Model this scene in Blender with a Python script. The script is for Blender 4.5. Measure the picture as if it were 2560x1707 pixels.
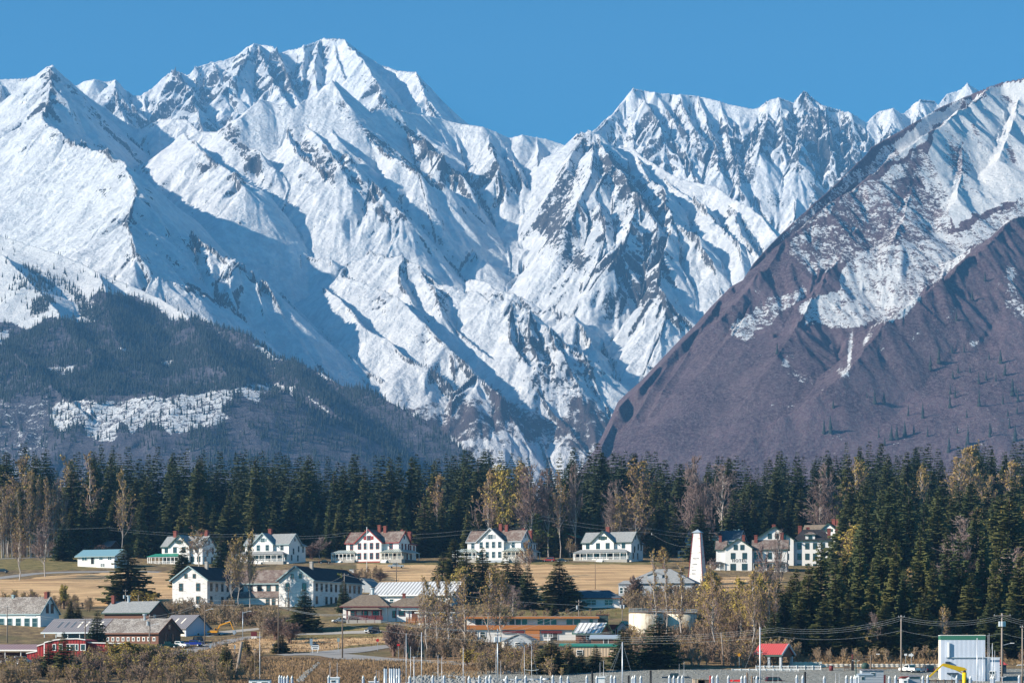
import bpy, bmesh, math, random
import numpy as np
from mathutils import Matrix, Vector

for o in list(bpy.data.objects):
    bpy.data.objects.remove(o, do_unlink=True)
scene = bpy.context.scene
COL = scene.collection

# ---------------------------------------------------------------- camera
F, CX, HY, ZC = 5460.0, 1280.0, 1630.0, 8.0      # focal length in pixels of a 2560 px wide frame, horizon row, eye height
cam_data = bpy.data.cameras.new("camera")
cam_data.sensor_width = 36.0
cam_data.lens = 36.0 * F / 2560.0
cam_data.shift_y = (HY - 853.5) / 2560.0
cam_data.clip_start = 1.0
cam_data.clip_end = 60000.0
cam = bpy.data.objects.new("camera", cam_data)
cam.location = (0, 0, ZC)
cam.rotation_euler = (math.radians(90), 0, 0)
COL.objects.link(cam)
scene.camera = cam

# ---------------------------------------------------------------- sky and sun
SUN = Vector((-0.86, -0.26, 0.43)).normalized()   # direction towards the sun: from the left, a little behind the viewer
SUN_EL = math.asin(SUN.z)
SUN_AZ = math.atan2(SUN.x, SUN.y)                 # clockwise from +Y
world = bpy.data.worlds.new("World")
scene.world = world
world.use_nodes = True
wn = world.node_tree
bg = wn.nodes["Background"]
sky = wn.nodes.new("ShaderNodeTexSky")
sky.sky_type = 'NISHITA'
sky.sun_disc = False
sky.sun_elevation = SUN_EL
sky.sun_rotation = SUN_AZ
sky.altitude = 1500
sky.air_density = 1.0
sky.dust_density = 0.0
sky.ozone_density = 4.0
tint = wn.nodes.new("ShaderNodeMix"); tint.data_type = 'RGBA'; tint.blend_type = 'MULTIPLY'; tint.inputs[0].default_value = 1.0
tint.inputs[7].default_value = (0.08, 0.40, 0.46, 1)      # deep clear alpine sky
wn.links.new(sky.outputs[0], tint.inputs[6])
wn.links.new(tint.outputs[2], bg.inputs[0])
bg.inputs[1].default_value = 0.15
sun_data = bpy.data.lights.new("sun", 'SUN')
sun_data.energy = 4.9
sun_data.angle = math.radians(0.5)
sun_data.color = (1.0, 0.895, 0.755)
sun = bpy.data.objects.new("sun", sun_data)
sun.rotation_euler = SUN.to_track_quat('Z', 'Y').to_euler()
sun.location = (-200, -100, 400)
COL.objects.link(sun)
scene.view_settings.view_transform = 'Standard'
scene.view_settings.look = 'None'
scene.view_settings.gamma = 1.0
scene.view_settings.exposure = 1.08
scene.cycles.max_bounces = 4
scene.cycles.diffuse_bounces = 2
scene.cycles.transparent_max_bounces = 6

def P(px, py, Y):
    return Vector(((px - CX) / F * Y, Y, ZC + (HY - py) / F * Y))

def tag(o, label=None, cat=None, group=None, kind=None):
    if label: o['label'] = label
    if cat: o['category'] = cat
    if group: o['group'] = group
    if kind: o['kind'] = kind
    return o

def mesh_np(name, verts, faces, mat=None, parent=None, smooth=False, attrs=None, matidx=None):
    """verts Nx3 array; faces Mx4 or Mx3 int array"""
    me = bpy.data.meshes.new(name)
    verts = np.ascontiguousarray(verts, dtype=np.float32)
    faces = np.ascontiguousarray(faces, dtype=np.int32)
    k = faces.shape[1]
    me.vertices.add(len(verts)); me.vertices.foreach_set("co", verts.ravel())
    me.loops.add(faces.size); me.loops.foreach_set("vertex_index", faces.ravel())
    me.polygons.add(len(faces))
    me.polygons.foreach_set("loop_start", np.arange(0, faces.size, k, dtype=np.int32))
    me.polygons.foreach_set("loop_total", np.full(len(faces), k, dtype=np.int32))
    if matidx is not None:
        me.polygons.foreach_set("material_index", np.ascontiguousarray(matidx, dtype=np.int32))
    if smooth:
        me.polygons.foreach_set("use_smooth", np.ones(len(faces), dtype=bool))
    for an, av in (attrs or {}).items():
        a = me.attributes.new(an, 'FLOAT', 'POINT')
        a.data.foreach_set("value", np.ascontiguousarray(av, dtype=np.float32))
    me.update(calc_edges=True)
    if mat is not None:
        for m in (mat if isinstance(mat, (list, tuple)) else [mat]): me.materials.append(m)
    o = bpy.data.objects.new(name, me)
    COL.objects.link(o)
    if parent: o.parent = parent
    return o

# ---------------------------------------------------------------- node material helper
class NT:
    def __init__(s, name):
        s.m = bpy.data.materials.new(name); s.m.use_nodes = True
        s.t = s.m.node_tree; s.b = s.t.nodes["Principled BSDF"]; s.out = s.t.nodes["Material Output"]
        s.tc = s.t.nodes.new("ShaderNodeTexCoord")
        s.b.inputs["Specular IOR Level"].default_value = 0.25
    def n(s, ty, **kw):
        nd = s.t.nodes.new(ty)
        for k, v in kw.items(): setattr(nd, k, v)
        return nd
    def l(s, a, b): s.t.links.new(a, b)
    def put(s, sock, v):
        if isinstance(v, (int, float)): sock.default_value = v
        elif isinstance(v, (tuple, list)): sock.default_value = tuple(v) + ((1.0,) if len(v) == 3 and sock.type == 'RGBA' else ())
        else: s.l(v, sock)
    def math(s, op, a, b=0.0, c=None, clamp=False):
        nd = s.n("ShaderNodeMath", operation=op, use_clamp=clamp)
        s.put(nd.inputs[0], a); s.put(nd.inputs[1], b)
        if c is not None: s.put(nd.inputs[2], c)
        return nd.outputs[0]
    def mix(s, f, a, b, mode='MIX'):
        nd = s.n("ShaderNodeMix", data_type='RGBA', blend_type=mode)
        s.put(nd.inputs[0], f); s.put(nd.inputs[6], a); s.put(nd.inputs[7], b)
        return nd.outputs[2]
    def noise(s, scale, detail=4, rough=0.55, vec=None, out=0, stretch=None, dist=0.0):
        nd = s.n("ShaderNodeTexNoise")
        nd.inputs["Scale"].default_value = scale; nd.inputs["Detail"].default_value = detail
        nd.inputs["Roughness"].default_value = rough; nd.inputs["Distortion"].default_value = dist
        v = vec if vec is not None else s.tc.outputs["Object"]
        if stretch:
            mp = s.n("ShaderNodeMapping"); mp.inputs["Scale"].default_value = stretch
            s.l(v, mp.inputs[0]); v = mp.outputs[0]
        s.l(v, nd.inputs["Vector"])
        return nd.outputs[out]
    def ramp(s, f, stops, interp='LINEAR'):
        nd = s.n("ShaderNodeValToRGB"); nd.color_ramp.interpolation = interp
        e = nd.color_ramp.elements
        while len(e) < len(stops): e.new(0.5)
        for k, (p, c) in enumerate(stops):
            e[k].position = p; e[k].color = (tuple(c) + (1,)) if isinstance(c, (tuple, list)) else (c, c, c, 1)
        s.put(nd.inputs[0], f); return nd.outputs[0]
    def sstep(s, v, a, b):
        nd = s.n("ShaderNodeMapRange", interpolation_type='SMOOTHSTEP')
        s.put(nd.inputs[0], v); nd.inputs[1].default_value = a; nd.inputs[2].default_value = b
        return nd.outputs[0]
    def attr(s, name):
        nd = s.n("ShaderNodeAttribute"); nd.attribute_name = name
        return nd.outputs["Fac"]
    def bump(s, h, strength=0.3, dist=0.1):
        nd = s.n("ShaderNodeBump"); nd.inputs["Strength"].default_value = strength; nd.inputs["Distance"].default_value = dist
        s.l(h, nd.inputs["Height"]); s.l(nd.outputs[0], s.b.inputs["Normal"])
    def fin(s, col, rough=0.85, metal=0.0):
        s.put(s.b.inputs["Base Color"], col); s.put(s.b.inputs["Roughness"], rough); s.put(s.b.inputs["Metallic"], metal)
        return s.m

# ---------------------------------------------------------------- noise in numpy
def _hash(ix, iy, seed):
    h = (ix.astype(np.int64) * 374761393 + iy.astype(np.int64) * 668265263 + seed * 1274126177) & 0xFFFFFFFF
    h = ((h ^ (h >> 13)) * 1274126177) & 0xFFFFFFFF
    h = h ^ (h >> 16)
    return (h & 0xFFFFFF).astype(np.float32) / float(0xFFFFFF)
def perlin(x, y, seed=0):
    ix = np.floor(x).astype(np.int32); iy = np.floor(y).astype(np.int32)
    fx = (x - ix).astype(np.float32); fy = (y - iy).astype(np.float32)
    u = fx * fx * fx * (fx * (fx * 6 - 15) + 10); v = fy * fy * fy * (fy * (fy * 6 - 15) + 10)
    def g(dx, dy):
        a = _hash(ix + dx, iy + dy, seed) * (2 * np.pi)
        return np.cos(a) * (fx - dx) + np.sin(a) * (fy - dy)
    a = g(0, 0); b = g(1, 0); c = g(0, 1); d = g(1, 1)
    return ((a + u * (b - a)) * (1 - v) + (c + u * (d - c)) * v) * 1.5
def fbm(x, y, wl, octs, seed=0, gain=0.5, ridged=False):
    s = 0.0; a = 1.0; t = 0.0
    for k in range(octs):
        n = perlin(x / wl, y / wl, seed + k * 17)
        if ridged: n = 1.0 - 2.0 * np.abs(n)
        s = s + a * n; t += a; a *= gain; wl *= 0.5
    return s / t
# ================================================================ mountains
def grad_world(H, u, Y):
    Hu = np.gradient(H, u, axis=1) / Y[:, None]
    HY_ = np.gradient(H, Y, axis=0)
    return Hu, HY_ - u[None, :] * Hu

def gully(X, Y, gx, gy, wl, seed):
    """one octave of stripes that run down the fall line (gx, gy = uphill gradient)"""
    m = np.sqrt(gx * gx + gy * gy) + 1e-6
    dx, dy = -gy / m, gx / m
    cell = wl * 1.15
    cx = X / cell; cy = Y / cell
    ix = np.floor(cx).astype(np.int32); iy = np.floor(cy).astype(np.int32)
    h = np.zeros_like(X); w_ = np.zeros_like(X) + 1e-6; sx = np.zeros_like(X)
    for i in (-1, 0, 1):
        for j in (-1, 0, 1):
            qx = ix + i + _hash(ix + i, iy + j, seed) - cx
            qy = iy + j + _hash(ix + i, iy + j, seed + 5) - cy
            w = np.exp(-2.2 * (qx * qx + qy * qy))
            ph = (qx * dx + qy * dy) * (6.283 * cell / wl) + _hash(ix + i, iy + j, seed + 9) * 1.5
            h += w * np.cos(ph); sx += w * np.sin(ph); w_ += w
    h /= w_; sx /= w_
    return h, sx * dx * (6.283 / wl), sx * dy * (6.283 / wl)

def layer(name, crest, a, s, ridges, pxr, Yr, nc, nr, mat, label, gul, nz=40.0, seed=1, back=0.9, rockthr=0.95, spots=(), extra=None,
          warp=28.0, foot=None, k0=0.9, cap=False):
    """heightfield: an even slope z = a + s*Y up to the crest line, with ridge lines standing out from it.
    crest: (px, py, prominence); ridges: ([(px, py, prominence)...], side slope)"""
    u = (np.linspace(pxr[0], pxr[1], nc) - CX) / F
    Yv = np.linspace(Yr[0], Yr[1], nr)
    U, YY = np.meshgrid(u, Yv)
    XX = U * YY
    def pt(p):
        e = (HY - p[1]) / F
        Yp = (a + p[2] - ZC) / (e - s)
        return ((p[0] - CX) / F * Yp, Yp, ZC + e * Yp)
    wx = XX + warp * fbm(XX, YY, 420, 3, seed + 50); wy = YY + warp * fbm(XX, YY, 420, 3, seed + 90)
    cp = np.array([pt(p) for p in crest]); cpx = np.array([p[0] for p in crest], float)
    Yc = np.interp(u * F + CX, cpx, cp[:, 1])[None, :]
    Zc = np.interp(u * F + CX, cpx, cp[:, 2])[None, :]
    base = np.where(YY < Yc, a + s * YY, np.minimum(a + s * Yc, Zc) - back * (YY - Yc))
    H = base.copy()
    R = [(crest, k0)] + list(ridges)
    for pts, k in R:
        q = [pt(p) for p in pts]
        for (x0, y0, z0), (x1, y1, z1) in zip(q[:-1], q[1:]):
            D = 1300.0
            r0 = np.searchsorted(Yv, min(y0, y1) - D); r1 = np.searchsorted(Yv, max(y0, y1) + D)
            umin = min(x0 / y0, x1 / y1) - D / min(y0, y1); umax = max(x0 / y0, x1 / y1) + D / min(y0, y1)
            c0 = np.searchsorted(u, umin); c1 = np.searchsorted(u, umax)
            if r1 <= r0 or c1 <= c0: continue
            sx = wx[r0:r1, c0:c1]; sy = wy[r0:r1, c0:c1]
            dx, dy = x1 - x0, y1 - y0; L2 = dx * dx + dy * dy + 1e-9
            t = np.clip(((sx - x0) * dx + (sy - y0) * dy) / L2, 0, 1)
            d = np.hypot(sx - x0 - t * dx, sy - y0 - t * dy)
            h = z0 + t * (z1 - z0) - k * d
            Hs = H[r0:r1, c0:c1]
            # small smooth maximum keeps the foot of each flank from being a hard crease
            w = 14.0
            dd = np.clip(0.5 + 0.5 * (h - Hs) / w, 0, 1)
            H[r0:r1, c0:c1] = Hs * (1 - dd) + h * dd + w * dd * (1 - dd) * 0.5
    # broad relief
    front = np.clip((Yc - YY) / 250.0, 0.12, 1.0)
    H += nz * front * fbm(XX, YY, 700, 4, seed)
    gx, gy = grad_world(H, u, Yv)
    amp_s = np.clip(np.sqrt(gx * gx + gy * gy) - 0.2, 0, 1.0)
    amod = 0.25 + 1.1 * np.clip(0.45 + 1.4 * fbm(XX, YY, 700, 2, seed + 7), 0, 1)
    for wl, am in gul:
        h, ax, ay = gully(XX, YY, gx, gy, wl, seed + int(wl))
        H += 1.35 * am * amp_s * amod * (h - 0.2) * np.clip(front * 1.6, 0.25, 1)
        f = am * 0.8 * amp_s * amod
        gx = gx - ax * f; gy = gy - ay * f
    px = U * F + CX; py = HY - (H - ZC) / YY * F
    spot = np.zeros_like(H)
    for (sx_, sy_, rx, ry, ang, st) in spots:
        ca, sa = math.cos(math.radians(ang)), math.sin(math.radians(ang))
        dx = px - sx_; dy = py - sy_
        q = ((dx * ca + dy * sa) / rx) ** 2 + ((-dx * sa + dy * ca) / ry) ** 2
        spot += st * np.exp(-q * 1.2)
    spot = np.clip(spot, 0, 1)
    crag = fbm(XX, YY, 95, 4, seed + 31, gain=0.55, ridged=True)
    H += (3.0 + 20.0 * spot * (0.4 + 0.8 * np.clip(fbm(XX, YY, 300, 2, seed + 37) + .4, 0, 1))) * crag * np.clip(front * 1.5, 0.2, 1)
    H += 9.0 * fbm(XX, YY, 150, 4, seed + 33) * front
    if cap:   # nothing of this mountain stands clearly above its own skyline ridge
        ec = np.interp(u * F + CX, cpx, (HY - np.array([p[1] for p in crest])) / F)[None, :]
        lim = ZC + ec * YY
        H = np.where(H > lim, lim + 0.12 * (H - lim), H)
    H = np.maximum(H, -6.0)      # the sheet ends just under the valley floor
    gx, gy = grad_world(H, u, Yv)
    sl = np.sqrt(gx * gx + gy * gy)
    px = U * F + CX; py = HY - (H - ZC) / YY * F
    rock = np.clip((sl - rockthr) * 1.3 + 0.45 * fbm(XX, YY, 160, 4, seed + 3), 0, 1) * 0.62
    rock += spot * (0.40 + 0.34 * np.clip((sl - 0.75) * 1.6, 0, 1) + 0.5 * np.clip(fbm(XX, YY, 150, 4, seed + 4), -.3, .5))
    rock = np.minimum(rock, 0.74)
    attrs = {'rock': np.clip(rock, 0, 1).ravel()}
    if extra: attrs.update({k: v.ravel() for k, v in extra(px, py, XX, YY, H, sl).items()})
    V = np.stack([XX.ravel(), YY.ravel(), H.ravel()], 1)
    idx = np.arange(nc * nr).reshape(nr, nc)
    Fq = np.stack([idx[:-1, :-1].ravel(), idx[:-1, 1:].ravel(), idx[1:, 1:].ravel(), idx[1:, :-1].ravel()], 1)
    o = mesh_np(name, V, Fq, mat, smooth=True, attrs=attrs)
    tag(o, label, 'mountain', kind='structure')
    return dict(o=o, u=u, Y=Yv, H=H, px=px, py=py, sl=sl, X=XX, YY=YY)

def snow_material(name, rock_c=(0.030, 0.030, 0.036), rock_d=(0.11, 0.10, 0.095), brush=None):
    t = NT(name)
    obj = t.tc.outputs["Object"]
    n1 = t.noise(0.035, 6, 0.7)
    n2 = t.noise(0.12, 4, 0.65, stretch=(1, 1, 0.45))
    r = t.attr('rock')
    v = t.math('ADD', r, t.math('MULTIPLY', t.math('SUBTRACT', n1, 0.5), 1.1))
    v = t.math('ADD', v, t.math('MULTIPLY', t.math('SUBTRACT', n2, 0.5), 1.5))
    mask = t.sstep(v, 0.44, 0.52)
    rc = t.mix(t.noise(0.05, 4, 0.6), rock_c, rock_d)
    sn = t.mix(t.sstep(t.noise(0.02, 7, 0.72, stretch=(1, 1, .35)), .35, .65), (0.60, 0.625, 0.66), (0.84, 0.85, 0.86))
    col = t.mix(mask, sn, rc)
    if brush:
        b = t.math('ADD', t.attr('brush'), t.math('MULTIPLY', t.math('SUBTRACT', t.noise(0.03, 7, 0.75), 0.5), 1.5))
        bm_ = t.sstep(b, 0.47, 0.60)
        bc = t.mix(t.noise(0.012, 6, 0.7), brush[0], brush[1])
        col = t.mix(bm_, col, bc)
    t.bump(t.math('ADD', t.noise(0.05, 6, 0.7), t.math('MULTIPLY', t.noise(0.012, 4, 0.6), 1.5)), 1.0, 15.0)
    t.b.inputs["Specular IOR Level"].default_value = 0.1
    return t.fin(col, 0.9)

MAT_SNOW = snow_material("mountain_snow", brush=((0.045, 0.035, 0.04), (0.13, 0.10, 0.10)))

def poly_mask(px, py, poly):
    """1 inside the polygon"""
    inside = np.zeros(px.shape, bool); n = len(poly)
    for i in range(n):
        x0, y0 = poly[i]; x1, y1 = poly[(i + 1) % n]
        c = ((y0 > py) != (y1 > py)) & (px < (x1 - x0) * (py - y0) / (y1 - y0 + 1e-9) + x0)
        inside ^= c
    return inside

def lines(s_):  return s_
G1 = [(420, 24), (210, 13), (105, 7.5), (55, 4.2), (28, 2.0)]
G2 = [(300, 40), (150, 30), (80, 18), (42, 9), (24, 4)]

# --- far right range
crestA = [(1380,430,0),(1440,380,0),(1480,330,30),(1520,290,30),(1560,250,20),(1580,222,60),(1612,228,10),(1640,232,40),(1680,238,0),(1700,236,40),(1745,240,0),(1800,252,30),
 (1830,262,0),(1880,272,0),(1900,268,10),(1922,252,60),(1950,242,80),(1985,255,0),(1990,250,10),(2015,228,80),(2035,248,20),(2065,265,40),(2100,275,0),(2130,285,60),(2165,305,0),
 (2200,275,30),(2230,268,70),(2255,285,0),(2275,262,20),(2300,247,60),(2335,252,10),(2345,262,0),(2370,235,20),(2400,224,30),(2420,208,80),(2450,228,10),(2520,225,0),(2700,240,0)]
def spur(p0, p1, pr0, pr1, n=5, wig=0, seed=0):
    rr = random.Random(seed); out = []
    for i in range(n):
        t = i / (n - 1)
        out.append((p0[0] + t * (p1[0] - p0[0]) + rr.uniform(-wig, wig) * (0 < i < n - 1), p0[1] + t * (p1[1] - p0[1]), pr0 + t * (pr1 - pr0)))
    return out
RA = []
for i, (x0, y0, x1, y1, p) in enumerate([(1580,222,1430,400,70),(1580,222,1660,330,110),(1660,330,1790,500,90),(1640,232,1700,320,80),(1700,236,1740,330,90),(1745,240,1800,420,110),(1800,252,1835,400,90),
    (1835,300,1850,470,110),(1922,252,1900,380,120),(1900,380,1880,560,100),(1950,242,1960,350,100),(1960,350,1990,540,110),(2015,228,1995,400,130),(1995,400,1990,500,90),(2040,250,2075,380,80),(2075,380,2020,520,90),
    (2130,285,2120,430,90),(2230,268,2210,400,110),(2230,300,2260,400,60),(2300,247,2280,340,90),(2420,208,2400,300,90),(1600,480,1690,560,50),(1890,300,1870,430,60)]):
    RA.append((spur((x0, y0), (x1, y1), 15, p, 4, 6, i), 1.15))
ZA, SA = 0, 0.88
layer("mountain_range", crestA, ZC + (HY - 240) / F * 11200 - 0.88 * 11200, 0.88, RA, (1340, 2640), (8600, 11900), 800, 560, MAT_SNOW,
      "snow covered far mountain range with fluted cliffs right of the saddle", [(230, 34), (120, 26), (62, 15), (34, 7)], nz=45, seed=11, rockthr=1.45,
      spots=[(1760,360,60,60,0,.5),(1830,410,60,50,30,.5),(1900,330,30,60,0,.5),(1940,500,50,30,0,.6),(2060,420,60,60,0,.3),(2040,490,30,30,0,.6),(1870,430,40,40,0,.5),(2330,255,60,20,-20,.5),(2015,235,22,22,0,.7),(1700,300,50,40,20,.4)], k0=1.3)

# --- far left massif
crestB = [(150,260,0),(190,215,0),(212,204,20),(235,198,60),(262,205,0),(285,200,50),(310,225,0),(330,240,0),(350,240,0),(375,225,10),(405,205,30),(432,176,90),(455,180,10),(470,188,0),(485,168,30),
 (530,155,0),(560,148,20),(590,135,20),(612,118,40),(632,107,110),(650,112,10),(680,114,60),(700,132,0),(725,125,0),(760,114,40),(800,100,10),(835,95,80),(862,97,90),(890,122,20),(940,154,10),(990,177,20),
 (1035,180,70),(1050,192,20),(1080,230,10),(1115,265,0),(1150,310,0),(1220,400,0)]
RB = [([(432,176,90),(480,225,160),(500,300,260),(520,340,300)],1.0),
      ([(632,107,110),(590,180,170),(570,210,180)],1.1),([(632,107,90),(680,190,150),(730,260,170)],1.1),
      ([(862,97,90),(905,150,200),(940,200,240),(970,265,260)],1.05),([(680,114,60),(715,170,120),(750,250,120)],1.1),([(800,100,20),(790,170,100),(800,250,120)],1.1),([(760,114,30),(762,200,90)],1.1),
      ([(1035,180,70),(1060,240,120),(1090,290,120)],0.9),([(285,200,50),(285,240,120),(310,290,170),(325,320,170)],0.9),([(835,95,40),(850,160,120),(880,230,140)],1.1),([(530,155,10),(560,220,110),(600,290,150)],1.0)]
layer("mountain_massif", crestB, ZC + (HY - 150) / F * 12000 - 0.8 * 12000, 0.80, RB, (140, 1230), (9500, 12700), 700, 500, MAT_SNOW,
      "highest snowy massif with steep fluted faces standing behind the left ridges", [(260, 30), (130, 24), (68, 14), (36, 7)], nz=40, seed=23, rockthr=1.45,
      spots=[(440,200,30,25,0,.5),(870,125,20,30,60,.4),(930,215,60,18,50,.6),(745,220,50,30,50,.5),(1060,215,45,8,60,.7),(700,200,30,30,0,.3)], k0=1.3)

# --- main snow wall
crestC = [(-120,215,0),(0,198,20),(75,195,40),(110,180,150),(128,165,320),(134,168,330),(160,195,270),(190,220,200),(260,272,120),(350,326,60),(400,298,60),(430,296,90),(460,300,90),(500,330,90),(545,330,110),(565,318,160),
 (580,300,300),(600,294,320),(625,270,330),(650,248,350),(676,252,330),(695,262,320),(716,257,330),(735,272,320),(752,258,330),(765,250,330),(790,238,340),(815,215,350),(833,202,380),(850,222,370),(880,262,340),(915,292,280),(945,274,260),
 (960,271,250),(989,270,240),(1007,277,220),(1055,288,160),(1106,298,120),(1157,312,100),(1201,317,110),(1234,330,80),(1270,345,40),(1303,336,60),(1325,341,40),(1362,347,20),(1400,360,0),(1435,371,0),
 (1450,345,120),(1468,326,220),(1482,350,180),(1495,362,120),(1530,372,120),(1577,366,140),(1610,395,140),(1654,424,160),(1700,445,170),(1750,455,190),(1790,464,200),(1846,508,220),(1901,541,240),(1952,592,260),(2000,640,270),(2080,740,280)]
RC = [
 # left peak and its divide between sun and shade
 ([(130,168,330),(125,215,400),(112,260,430),(104,300,450),(115,322,500),(160,335,560),(205,352,600),(265,382,640),(315,420,680),(343,458,720),(340,480,720),(322,525,740),(310,545,750),(335,580,780),(350,620,790),(400,675,760),(440,695,730),(475,715,700),(512,738,660),(560,765,600),(600,790,520),(640,830,400)],0.86),
 ([(104,300,450),(60,350,400),(20,365,330),(-40,370,250)],0.8),
 ([(0,198,20),(-10,330,120)],0.7),
 ([(335,580,760),(290,600,700),(235,625,560)],0.8),([(322,525,700),(280,560,620),(250,600,520)],0.8),
 ([(205,352,580),(180,420,500),(140,520,380)],0.7),([(265,382,620),(250,440,560),(225,520,470)],0.7),
 # strip in the shade, its rocky lower lip
 ([(343,458,700),(385,515,700),(430,560,680),(457,580,690),(530,624,690),(603,675,660),(658,708,620),(690,740,560),(760,800,450)],0.80),
 ([(455,315,320),(500,370,380),(540,410,410),(590,445,440),(600,470,430),(640,510,380)],0.85),
 ([(580,300,300),(560,330,330),(600,360,360),(640,380,360),(690,420,340)],0.9),
 ([(600,294,330),(640,330,330),(690,345,320)],0.9),
 ([(716,257,330),(735,285,380),(715,330,400),(740,380,430),(790,410,430),(815,440,420)],0.95),
 ([(735,272,330),(790,330,430),(830,390,470),(860,420,470),(885,460,440)],0.95),
 ([(833,202,380),(850,262,430),(923,338,470),(996,402,470),(1051,438,440),(1098,456,380),(1125,480,260)],0.95),
 ([(833,202,380),(800,260,360),(850,350,430),(900,400,470)],0.8),
 ([(860,385,420),(880,400,470),(925,450,500),(965,500,500),(1000,540,480),(1040,585,380),(1060,600,260)],0.9),
 ([(900,470,400),(930,500,470),(970,560,440),(1030,600,330)],0.9),
 ([(945,274,260),(1007,323,310),(1069,365,330),(1120,405,300),(1150,440,240),(1165,455,180)],0.95),
 ([(1210,320,110),(1225,370,200),(1245,430,200),(1270,480,140),(1290,490,90)],0.95),
 ([(1260,345,40),(1275,400,120),(1310,470,130)],0.9),([(1340,341,40),(1350,410,120),(1345,460,110)],0.9),
 # rocky tower and its buttresses
 ([(1468,326,230),(1440,380,280),(1422,440,270),(1392,480,240),(1378,530,170)],1.15),
 ([(1468,326,230),(1490,400,330),(1475,460,370),(1440,520,370),(1420,560,330),(1412,600,200)],1.1),
 ([(1478,345,220),(1515,390,330),(1535,430,370),(1500,480,380),(1480,500,370)],1.0),
 ([(1535,430,370),(1570,480,390),(1620,530,400),(1640,570,380),(1620,640,330)],0.95),
 ([(1595,510,380),(1560,600,400),(1540,640,370),(1520,680,280)],1.0),
 ([(1500,520,370),(1510,590,350),(1500,640,300),(1450,660,200)],0.95),
 ([(1577,366,140),(1620,440,260),(1660,500,340),(1680,550,380),(1660,620,380),(1640,700,370),(1600,740,300),(1570,760,200)],0.95),
 ([(1680,550,380),(1740,600,370),(1780,660,330),(1800,720,280)],0.9),
 ([(1660,440,200),(1720,500,270),(1790,560,320),(1850,620,340),(1860,680,330)],0.85),
 ([(1790,464,210),(1830,540,280),(1860,600,330),(1900,650,320)],0.8),
 ([(1640,700,370),(1660,760,350),(1650,830,300),(1620,900,240),(1600,960,200)],0.9),
 ([(1660,740,340),(1700,780,310),(1720,840,240)],0.85),
 # knob and long ridge below the bowl
 ([(916,635,300),(960,640,330),(1004,640,400),(1055,662,420),(1099,697,420),(1150,722,420),(1179,732,420),(1227,764,440),(1270,764,450),(1300,774,460),(1325,778,470),(1380,818,450),(1435,862,420),(1472,885,400),(1494,927,380),(1530,1010,330),(1560,1080,260)],0.82),
 ([(1004,640,400),(1010,700,440),(1040,760,440),(1080,800,400)],0.9),
 ([(1055,662,420),(1090,720,450),(1110,790,430),(1140,830,390)],0.95),
 ([(1325,778,470),(1330,830,480),(1350,880,460),(1370,940,400)],0.95),
 ([(1280,770,450),(1285,840,470),(1320,900,440),(1345,960,370)],0.95),
 ([(1380,818,450),(1420,890,450),(1450,950,410),(1480,1010,340)],0.9),
 ([(857,675,440),(934,704,500),(989,736,520),(1051,798,530),(1106,860,520),(1179,940,490),(1252,1010,430),(1300,1065,380),(1340,1120,330)],0.9),
 ([(800,700,420),(850,760,470),(900,800,500),(941,830,500),(1015,898,500),(1069,930,480),(1128,977,440),(1200,1060,380),(1260,1130,320)],0.88),
 ([(700,740,500),(770,800,500),(850,860,480),(930,930,450),(1000,1000,420),(1070,1080,360),(1120,1150,300)],0.85),
 ([(1120,800,380),(1200,860,400),(1280,920,400),(1340,980,380),(1420,1060,340),(1480,1130,280)],0.85),
 ([(560,765,560),(650,850,460),(740,920,380),(850,980,330),(950,1050,300)],0.8),
 ([(620,560,220),(680,600,260),(760,640,260),(830,660,260)],0.7),
 ([(1120,560,60),(1160,600,110),(1200,640,110)],0.7),([(1180,690,160),(1240,720,200),(1300,740,200)],0.8),([(1380,770,200),(1430,800,240),(1470,850,240)],0.8),
]
RC = [RC[0]] + [([(x, y, p * (0.58 if 880 < x < 1420 and y < 620 else 0.86 if x < 700 else 0.74)) for x, y, p in q_], k_ + 0.06) for q_, k_ in RC[1:]]
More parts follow.
